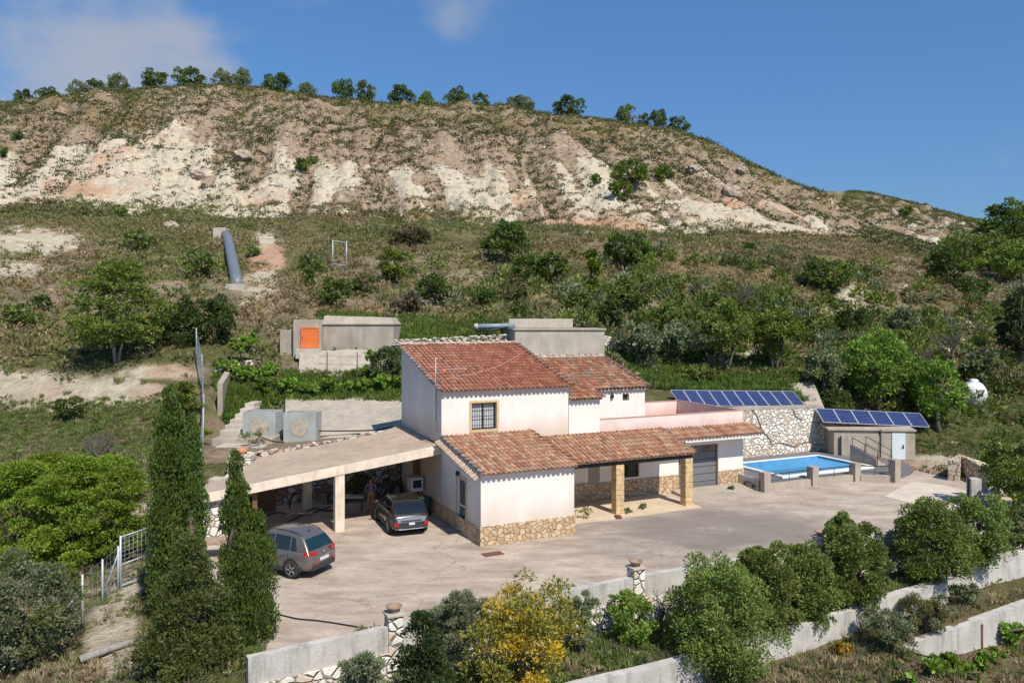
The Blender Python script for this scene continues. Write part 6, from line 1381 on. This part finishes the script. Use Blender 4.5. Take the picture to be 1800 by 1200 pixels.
def tail_suv(T):
    for s in (1, -1):
        MB().add([(-.012,s*.42,.90),(.04,s*.76,.88),(.30,s*.893,.90),(-.012,s*.42,1.02),(.04,s*.74,1.06),(.30,s*.86,1.04),(.20,s*.42,.90),(.20,s*.42,1.02)],[(0,1,4,3),(1,2,5,4),(3,4,5,7),(0,6,2,1)]).build('tail_light', REDL, T, recalc=True)
        MB().box(-.055,-.03,min(s*.45,s*.68),max(s*.45,s*.68),.54,.59).build('reflector', REDL, T)
    MB().box(-.045,-.02,-.27,.27,.64,.75).build('number_plate', WHITEL, T)
    MB().box(-.03,.02,-.6,.6,.775,.80).build('tailgate_strip', RIMM, T)
    MB().lathe([(0,0),(.06,0),(.05,.02),(0,.025)], 16, Matrix.Translation((.0,0,.93))@Matrix.Rotation(R(-90),4,'Y')).build('badge', RIMM, T)
def tail_cross(T):
    sil = carpaint('silver_blue_panel', (.30,.34,.40), .6, .3)
    MB().add([(-.02,-.62,.66),(-.02,.62,.66),(.02,.72,.88),(.02,-.72,.88),(-.045,-.62,.66),(-.045,.62,.66),(-.015,.72,.88),(-.015,-.72,.88)],[(0,1,2,3),(4,5,6,7),(0,1,5,4),(1,2,6,5),(2,3,7,6),(3,0,4,7)]).build('tailgate_panel', sil, T)
    MB().box(-.055,-.04,-.48,.48,.70,.755).build('tailgate_slot', CLAD_P, T)
    MB().box(-.06,-.035,-.15,.12,.54,.64).build('number_plate', WHITEL, T)
    for s in (1, -1):
        MB().box(-.06,.06,min(s*.60,s*.80),max(s*.60,s*.80),.50,.66).build('tail_light', REDL, T, bevel=.02)
        MB().box(.02,.10,min(s*.45,s*.76),max(s*.45,s*.76),.965,1.0).build('light_strip', DARKL, T)
    MB().tube([(-.05,-.78,.40),(-.07,-.5,.36),(-.07,.5,.36),(-.05,.78,.40)], .018, 5).build('skid_trim', RIMM, T)
GP_ = carpaint('grey_metallic', (.20,.185,.17), .6, .27)
car('parked_car', 'grey estate style off-road car parked beside the cypresses, seen from behind', (-5.96,24.68,0), (-.914,.407), GP_, GP_, carglass('tinted_glass', (.015,.02,.022)),
    [(0,.70,.40,.80),(.05,.80,.36,.98),(.22,.875,.30,1.03),(.9,.90,.27,1.03),(2.2,.90,.27,1.01),(3.2,.90,.27,1.0),(3.95,.86,.28,.95),(4.25,.78,.30,.86),(4.42,.64,.36,.72)],
    [(.08,1.0),(.26,1.26),(.46,1.50),(.64,1.60),(1.1,1.675),(1.8,1.70),(2.35,1.64),(2.75,1.42),(3.25,1.02)], 4.42,
    dict(side=[(.66,.98,.98,.82),(1.04,1.78,1.78,1.04),(1.84,2.95,2.40,1.84)], rear=[.13,.27,.43], front=[3.12,2.75,2.42], rearglass=carglass('teal_glass', (.008,.03,.034), .08),
         axles=(.86,3.46), rail=(.6,2.3), handles=(1.15,2.0), seams=(1.02,1.80,2.90), tail=tail_suv))
DP = carpaint('dark_grey_metallic', (.055,.055,.06), .4, .25)
car('parked_car', 'dark two tone crossover car parked half under the carport, seen from behind', (-3.75,29.05,0), (-.38,.925), DP, carpaint('black_roof', (.018,.017,.017), .2, .2), carglass('black_glass', (.008,.01,.013)),
    [(0,.72,.40,.80),(.05,.82,.36,.94),(.20,.88,.30,1.0),(.9,.90,.27,1.0),(2.2,.90,.27,.97),(3.2,.90,.27,.95),(3.9,.86,.28,.90),(4.15,.78,.30,.82),(4.28,.64,.36,.70)],
    [(.06,.97),(.24,1.22),(.42,1.43),(.60,1.52),(1.1,1.56),(1.8,1.57),(2.3,1.50),(2.7,1.30),(3.25,.98)], 4.28,
    dict(side=[(.78,1.0,1.0,.86),(1.06,1.76,1.76,1.06),(1.82,2.9,2.35,1.82)], rear=[.10,.24,.42], front=[3.1,2.7,2.38], axles=(.82,3.42), rail=(.7,2.2), handles=(1.2,2.0), seams=(1.03,1.79,2.85), tail=tail_cross))

# ------------------------------------------------------------------ the man under the carport
def skin(name, chains, mat, parent, sub=2):
    """chains: list of (points [(x,y,z,r)...], edges); each chain gets its own root"""
    me = bpy.data.meshes.new(name); vs = []; es = []; rs = []; roots = []
    for P_, E in chains:
        b = len(vs); roots.append(b); vs += [p[:3] for p in P_]; rs += [p[3] for p in P_]; es += [(a+b, c+b) for a, c in E]
    me.from_pydata(vs, es, []); me.materials.append(mat); o = bpy.data.objects.new(name, me); C.objects.link(o); o.parent = parent
    bm = bmesh.new(); bm.from_mesh(me); ly = bm.verts.layers.skin.verify(); bm.verts.ensure_lookup_table()
    for i, v in enumerate(bm.verts): v[ly].radius = (rs[i], rs[i]); v[ly].use_root = i in roots
    bm.to_mesh(me); bm.free(); md = o.modifiers.new('skin', 'SKIN'); md.use_smooth_shade = True; md.branch_smoothing = .6
    sb = o.modifiers.new('sub', 'SUBSURF'); sb.levels = sub; sb.render_levels = sub; return o
def person():
    p = PZ(652, 899, 0); T = thing('person', p, 'man in purple checked shirt and ochre trousers standing beside the dark car', 'person', rz=R(10)); T.scale = (.81,)*3
    SK = plain('skin', (.40,.23,.16), .6)
    ch = lambda pts_: (pts_, [(i, i+1) for i in range(len(pts_)-1)])
    P_ = [(0,0,.95,.12),(0,0,1.12,.115),(0,-.01,1.32,.135),(0,-.01,1.43,.09),(0,-.01,1.50,.052),(0,-.03,1.56,.066),(0,-.035,1.63,.086),(0,-.03,1.70,.062)]; E = [(i, i+1) for i in range(7)]
    for s in (1, -1):
        b = len(P_); P_ += [(.18*s,0,1.41,.055),(.26*s,.04,1.15,.042),(.13*s,-.20,1.06,.030),(.07*s,-.26,1.055,.033),(.10*s,0,.90,.085),(.12*s,-.01,.50,.055),(.13*s,.02,.10,.038),(.15*s,-.12,.04,.035)]
        E += [(3,b),(b,b+1),(b+1,b+2),(b+2,b+3),(0,b+4),(b+4,b+5),(b+5,b+6),(b+6,b+7)]
    chains = [(P_, E)]
    for s in (1, -1):
        for k, ln in enumerate((.060,.072,.068,.052)):
            z = 1.085-.02*k; chains.append(ch([(.065*s,-.265,z,.011),(.045*s,-.265-ln*.5,z,.010),(.015*s,-.265-ln*.75,z-.005,.009),(-.005*s,-.265-ln*.6,z-.01,.008)]))
        chains.append(ch([(.085*s,-.25,1.085,.012),(.07*s,-.275,1.12,.011),(.05*s,-.29,1.125,.009)]))
    chains.append(ch([(0,-.10,1.66,.010),(0,-.125,1.635,.015),(0,-.115,1.62,.010)]))
    for s in (1, -1): chains.append(ch([(.083*s,-.02,1.65,.012),(.09*s,-.015,1.63,.016),(.084*s,-.02,1.605,.010)]))
    skin('body', chains, SK, T)
    m, nt, bs = nmat('checked_shirt'); n = N(nt); o = n.obj(); sep = n('ShaderNodeSeparateXYZ'); n.L(o, sep.inputs[0])
    c1 = n.m('GREATER_THAN', n.m('FRACT', n.m('MULTIPLY', sep.outputs[0], 16)), .6); c2 = n.m('GREATER_THAN', n.m('FRACT', n.m('MULTIPLY', sep.outputs[2], 16)), .6)
    n.L(n.mix(n.m('MULTIPLY', n.m('ADD', c1, c2), .5), (.30,.20,.38), (.10,.07,.16)), bs.inputs['Base Color']); bs.inputs['Roughness'].default_value = .85
    S_ = [(0,0,.93,.135),(0,0,1.12,.13),(0,-.01,1.32,.15),(0,-.01,1.44,.085)]; E = [(0,1),(1,2),(2,3)]
    for s in (1, -1): b = len(S_); S_ += [(.19*s,0,1.42,.07),(.27*s,.04,1.15,.056),(.145*s,-.175,1.065,.042)]; E += [(3,b),(b,b+1),(b+1,b+2)]
    skin('shirt', [(S_, E)], m, T)
    Q = [(0,0,.96,.125)]; E = []
    for s in (1, -1): b = len(Q); Q += [(.10*s,0,.86,.10),(.12*s,-.01,.50,.078),(.135*s,.015,.12,.062)]; E += [(0,b),(b,b+1),(b+1,b+2)]
    skin('trousers', [(Q, E)], plain('ochre_cloth', (.34,.17,.07), .9), T)
    skin('hair', [ch([(0,.02,1.60,.070),(0,0,1.68,.086),(0,-.035,1.725,.062)])], plain('dark_hair', (.025,.018,.014), .8), T)
    for s in (1, -1):
        skin('shoe', [ch([(.13*s,.045,.05,.048),(.14*s,-.05,.045,.046),(.155*s,-.16,.035,.038)])], plain('shoe_leather_%d' % (s+1), (.05,.035,.03), .6), T, 1)
        MB().lathe([(0,-.009),(.009,0),(0,.009)], 8, Matrix.Translation((.032*s,-.112,1.655))).build('eye', IRON, T)
        MB().box(.018*s-.012 if s > 0 else -.044, .044 if s > 0 else -.018+.012, -.122, -.110, 1.675, 1.681).build('eyebrow', IRON, T)
    MB().box(-.022,.022,-.120,-.108,1.592,1.598).build('mouth', plain('lips', (.28,.10,.08), .6), T)
person()

# ------------------------------------------------------------------ things in and round the carport
def clutter():
    p = PZ(613, 897, 0); T = thing('work_table', p, 'white topped trestle table behind the middle carport pillar', 'table', rz=R(3))
    MB().box(-.62,.62,-.26,.26,.58,.62).build('table_top', plain('table_white', (.62,.58,.52), .6), T, bevel=.008)
    MB().box(-.56,.56,-.22,.22,.53,.578).build('frame', IRON, T)
    for x in (-.55,.55):
        for y in (-.2,.2): MB().tube([(x,y,0),(x,y,.53)], .018, 6).build('leg', IRON, T)
    p = W(-.38, 6.25, 0); T = thing('wall_cabinet', p, 'white box with dark window and wooden top on a stand by the house wall', 'cabinet', rz=HA)
    MB().box(-.27,.25,-.3,.3,.80,1.38).build('body', plain('enamel', (.66,.66,.64), .4), T, bevel=.01); MB().box(-.29,.26,-.32,.32,1.381,1.41).build('top', plain('pine_board', (.50,.33,.17), .7), T)
    MB().box(-.2,.18,-.315,-.301,.95,1.28).build('door', plain('oven_glass', (.03,.03,.035), .2), T)
    for x in (-.24,.22):
        for y in (-.27,.27): MB().box(x-.02,x+.02,y-.02,y+.02,0,.80).build('leg', WOOD, T)
    T = thing('dustbin', W(-.35, 5.0, 0), 'dark green plastic bin between the dark car and the house wall', 'bin')
    MB().lathe([(0,0),(.2,0),(.25,.7),(0,.7)], 20).build('tub', plain('bin_plastic', (.02,.05,.04), .5), T); MB().lathe([(.0,.70),(.27,.70),(.27,.74),(.15,.80),(0,.81)], 20).build('lid', plain('bin_lid', (.03,.06,.05), .5), T)
    T = thing('stone_bench', W(-2, 9.1, 0), 'low dark bench along the boulder wall behind the dark car', 'bench', rz=HA)
    MB().box(-1.9,1.8,-.35,.3,.5,.58).build('seat', plain('dark_board', (.10,.07,.05), .85), T)
    for x in (-1.7,0,1.6): MB().box(x-.12,x+.12,-.3,.28,-.05,.497).build('support', CONC, T)
    plant('potted_plant', 'plant', 'dark shade plant on the bench behind the man', 632, 868, 42, 34, 'blob', DG, 601, D=33.6, dz=.73, clump=20)
    T = thing('firewood_cupboard', W(-6.3, 8.6, 0), 'brown wooden cupboard in the back left corner of the carport', 'cupboard', rz=HA)
    MB().box(-.5,.5,-.2,.2,0,1.15).build('body', plain('worn_wood', (.24,.13,.07), .85, var=.3, sc=7), T)
    for x in (-.245, .245): MB().box(x-.22,x+.22,-.225,-.203,.06,1.1).build('door', WOOD, T)
    # black irrigation hoses
    def hose(label, pts_, r=.03, closed=False):
        T = MB(); sm = []
        P_ = [Vector(q) for q in pts_]; n = len(P_)
        for i in range(n-1):
            p0, p1, p2, p3 = P_[max(i-1, 0)], P_[i], P_[i+1], P_[min(i+2, n-1)]
            for k in range(6):
                t = k/6; sm.append(.5*((2*p1)+(p2-p0)*t+(2*p0-5*p1+4*p2-p3)*t*t+(3*p1-p0-3*p2+p3)*t**3))
        sm.append(P_[-1]); T.tube(sm, r, 6); o = T.build('hose', HOSE); tag(o, label, 'hose', 'black irrigation hoses'); return o
    g = lambda px, py, z=.03: PZ(px, py, z)
    hose('black hose lying across the carport floor toward the grey car', [g(482,932),g(505,918),g(530,905),g(552,893),g(575,897),g(600,893)])
    hose('black hose looping up beside the brown cupboard', [g(470,905),g(490,900,.05),g(515,905,.4),g(540,900,.75),g(548,900,1.05),g(532,902,1.2),g(512,904,1.1),g(505,906,.7),g(520,905,.3),g(550,900,.05),g(580,890)])
    hose('coil of black hose leaning on the back pillar', [PD(528+19*math.cos(t), 885+26*math.sin(t)+.5*t, 33.2) for t in np.linspace(0, 11, 18)], .028)
    hose('thin black hose running over the yard toward the garden wall', [g(484,1077),g(520,1086),(PZ(560,1090,.03)),g(600,1096),g(640,1103)], .018)
    hose('thin hose curling in front of the two grey tanks', [PD(452,766,37.2)+Vector((0,0,.05)), PD(462,772,36.9)+Vector((0,0,.08)), PD(480,779,36.6)+Vector((0,0,.1)), PD(500,781,36.5)+Vector((0,0,.1))], .03)
    hose('black pipe lying from the right tank along the slope foot', [PD(560,757,38.2), PD(600,757,38.4), PD(650,756,38.4), PD(690,750,38.4)], .035)
    # table by the stone end wall
    q = PZ(375, 951, .52); T = thing('garden_table', (q.x, q.y, 0), 'brown stone slab table with red metal legs in front of the carport end wall', 'table', rz=R(8))
    MB().box(-.42,.42,-.4,.4,.50,.57).build('table_top', plain('brown_slab', (.36,.25,.17), .85, var=.2), T, bevel=.01)
    for x in (-.33,.33):
        for y in (-.3,.3): MB().tube([(x,y,0),(x*.9,y*.9,.5)], .022, 6).build('leg', RUST, T)
    # drain grate, little box by the pillar
    q = PZ(866, 973, .006); T = thing('drain_grate', (q.x, q.y, .004), 'rusty red drain grate set in the yard near the house corner', 'grate', rz=HA)
    MB().box(-.36,.36,-.2,.2,-.03,.012).build('frame', RUST, T)
    for k in range(8): MB().box(-.32+k*.085,-.27+k*.085,-.17,.17,.013,.022).build('bar', plain('red_rust_%d' % k, (.20,.08,.05), .9), T)
    q = PZ(1086, 909, .0); T = thing('hose_reel', (q.x-.02, q.y-.12, 0), 'small dark red coil at the foot of the left porch pillar', 'coil')
    for k in range(3): MB().tube([Vector(((.16-.02*k)*math.cos(t), (.13-.02*k)*math.sin(t), .03+.035*k)) for t in np.linspace(0, 6.2, 14)], .022, 5, closed=True).build('loop', plain('red_hose_%d' % k, (.16,.035,.03), .6), T)
    # fences on the left
    def mesh_fence(label, posts, h, nm='wire_fence', dens=.24, brace=False):
        T = thing(nm, posts[0], label, 'fence'); r = MB()
        for q in posts: MB().tube([q-Vector((0,0,.3)), q+Vector((0,0,h))], .035, 6).build('post', STEEL, T, world=True)
        w = MB()
        for a, b in zip(posts[:-1], posts[1:]):
            L = (b-a).length; k = int(h/dens)
            for i in range(k+1): z = Vector((0,0,.05+(h-.1)*i/k)); w.tube([a+z, b+z], .0045, 3, caps=False)
            k = int(L/dens)
            for i in range(1, k): t = i/k; w.tube([a.lerp(b, t)+Vector((0,0,.05)), a.lerp(b, t)+Vector((0,0,h-.05))], .0045, 3, caps=False)
        w.build('wire_mesh', STEEL, T, world=True)
        if brace: q = posts[0]; MB().tube([q+Vector((0,0,h*.85)), q+Vector((-.55,-.3,-.1))], .025, 5).build('brace', STEEL, T, world=True)
    def gp(px, py, D): q = PD(px, py, D); return Vector((q.x, q.y, gz1(q.x, q.y)))
    mesh_fence('tall galvanised mesh fence climbing the slope behind the cypresses', [gp(352,850,31.5), gp(357,790,35.5), gp(358,740,39), gp(355,690,42.5), gp(345,640,46)], 1.9)
    a = hit(212, 1036); b = hit(228, 1024); b = a+Vector((.55,.75,0)); b.z = gz1(b.x, b.y)
    T = thing('wire_gate', a, 'galvanised mesh gate frame at the left end of the cypresses', 'gate')
    for q in (a, b): MB().tube([q-Vector((0,0,.3)), q+Vector((0,0,1.65))], .035, 6).build('post', STEEL, T, world=True)
    m = MB(); 
    for z in (.1,.75,1.6): m.tube([a+Vector((0,0,z)), b+Vector((0,0,z))], .025, 5)
    m.build('rail', STEEL, T, world=True); w = MB()
    for i in range(1, 12): z = Vector((0,0,.1+i*.13)); w.tube([a+z, b+z], .006, 3)
    for i in range(1, 7): q = a.lerp(b, i/7); w.tube([q+Vector((0,0,.1)), q+Vector((0,0,1.6))], .006, 3)
    w.build('wire_mesh', STEEL, T, world=True); MB().tube([a+Vector((0,0,1.3)), a+Vector((-.35,-.45,-.1))], .025, 5).build('brace', STEEL, T, world=True)
    c = hit(145, 1094); mesh_fence('low mesh fence panel with a braced post left of the wire gate', [c, c.lerp(a, .5)+Vector((0,0,.0)), a+Vector((-.05,-.05,0))], 1.35, brace=True)
    q = hit(195, 1152); o = MB(); o.tube([q+Vector((-.5,-.5,.10)), q+Vector((.0,.1,.14)), q+Vector((.45,.6,.12))], [.10,.09,.08], 9); tag(o.build('log', plain('weathered_log', (.28,.26,.24), .9, var=.25)), 'weathered grey log on the pale bank at the bottom left', 'log')
    for px, py, c_, lb in ((95,1046,(.7,.7,.7),'crumpled white plastic bag on the bank left of the mesh fence'), (132,1040,(.05,.45,.36),'scrap of teal plastic on the bank beside the white bag')):
        q = hit(px, py); rr = random.Random(px); m = MB(); m.lathe([(0,-.05),(.13,0),(.16,.06),(.08,.13),(0,.14)], 7, Matrix.Translation(q)@Matrix.Rotation(.5,4,'X'), smooth=False); m.v = [(x+rr.uniform(-.03,.03), y+rr.uniform(-.03,.03), z+rr.uniform(-.03,.03)) for x, y, z in m.v]; tag(m.build('plastic_bag' if px == 95 else 'plastic_scrap', plain('plastic_%d' % px, c_, .5)), lb, 'litter')
    # weeds in the yard
    for i, (px, py, w_, h_, lb) in enumerate(((1026,914,34,26,'leafy weed growing at the left end of the porch floor'),(1102,903,18,12,'small weed right of the left porch pillar'),(1131,896,16,12,'small weed in the middle of the porch edge'),(1285,863,16,10,'weed at the garage corner by the pool'),
        (640,1085,66,34,'clump of wild weeds inside the yard wall, left of the first pillar'),(760,1062,56,44,'spindly weeds inside the yard wall, right of the first pillar'),(690,1074,40,30,'weeds round the back of the first pillar'),(1005,1012,40,28,'dry weeds inside the yard wall by the grey olive'),(455,775,60,34,'dry bush between the grey tanks and the carport roof'),(498,766,36,30,'low bush right between the two grey tanks'))):
        D = 11097/(py-560) if i not in (8, 9) else (36.4, 39.3)[i-8]
        if 4 <= i <= 7:                                         # hard against the inside of the yard wall
            us_ = np.linspace(-8, 20, 400); ws = [W(a, float(vw1(a))+.22) for a in us_]; D = min(ws, key=lambda q_: abs(900+F*q_.x/q_.y-px)).y
        q = PD(px, py, D); T = thing('weed', (q.x, q.y, 0 if i < 8 else gz1(q.x, q.y)), lb, 'weed', 'weeds in the yard'); s = F/D; crown('open', h_/s, w_/s/2, 260 if i < 8 else 700, .10, MG+RB, 620+i, 0, T, 'leaves', asp=.3, clump=14); trunk(T, h_/s, .012, np.array([[0,0,h_/s*.8],[.1,0,h_/s*.6],[-.1,.05,h_/s*.7]]), i, nb=3, name='stem')
    # loose boulders
    rockm = plain('boulder_rock', (.36,.29,.23), .95, var=.35, sc=1.5, bump=.1)
    for i, (px, py, w_, h_, lb) in enumerate(((427,279,36,18,'grey boulder on the cliff, left of centre'),(345,315,34,16,'flat reddish rock ledge on the cliff below the grey boulder'),(1218,305,26,16,'rounded boulder on the cliff right of the green bushes'),(1287,340,34,22,'broken boulders at the head of the white scree'),(1124,334,16,12,'boulder beside the large green cliff bush'),(1304,302,20,12,'small boulder above the broken ones'),
        (300,402,30,16,'pale boulder at the top of the left scrub slope'),(1571,380,14,16,'dark rock notch on the second far hill'))):
        q = hit(px, py); s = F/q.y; a = w_/s/2; b = h_/s; g = np.random.default_rng(i); bm = bmesh.new(); bmesh.ops.create_icosphere(bm, subdivisions=3, radius=1)
        for v in bm.verts: k = .45+1.0*float(fbm(v.co.x*2.3+i*7+3*v.co.z, v.co.y*2.3+9*i-v.co.z, 4, i)); v.co = Vector((v.co.x*a*k, v.co.y*a*.8*k, v.co.z*b*.7*k+b*.1))
        me = bpy.data.meshes.new('boulder'); bm.to_mesh(me); bm.free(); me.materials.append(rockm); o = bpy.data.objects.new('boulder', me); C.objects.link(o); o.location = q; tag(o, lb, 'rock', 'boulders on the hillside')
clutter()
def stones():
    X, Y, g = sample(9000, -350, 2150, 60, 185, 21); b = bearing(X, Y); hf = (Y-Dbase(b))/(Dcrest(b)-Dbase(b)); k = (hf > -.03) & (hf < .9) & (fbm(X/4, Y/4, 3, 90) > .47); X, Y = X[k], Y[k]; n = len(X); s = g.uniform(.12, .42, n)
    ico = np.array([(0,0,1),(.9,0,.3),(.3,.85,.2),(-.7,.5,.35),(-.7,-.55,.2),(.3,-.85,.35),(0,0,-.8)]); F6 = [(0,1,2),(0,2,3),(0,3,4),(0,4,5),(0,5,1),(6,2,1),(6,3,2),(6,4,3),(6,5,4),(6,1,5)]
    V = ico[None]*s[:, None, None]*g.uniform(.6, 1.4, (n, 7, 1))*np.array([1.2,1,.8])+np.c_[X, Y, gz(X, Y)][:, None]; Fc = (np.array(F6)[None]+np.arange(n)[:, None, None]*7).reshape(-1, 3)
    col = np.repeat(pick(g, n, [(.50,.40,.31),(.38,.29,.22),(.60,.54,.44)], [3,2,2]), 10, axis=0)
    tag(nmesh('loose_stones', V.reshape(-1, 3), Fc, tintmat('stone_tint', .95), col), 'loose stones strewn over the eroded cliff', None, None, 'stuff')
stones()
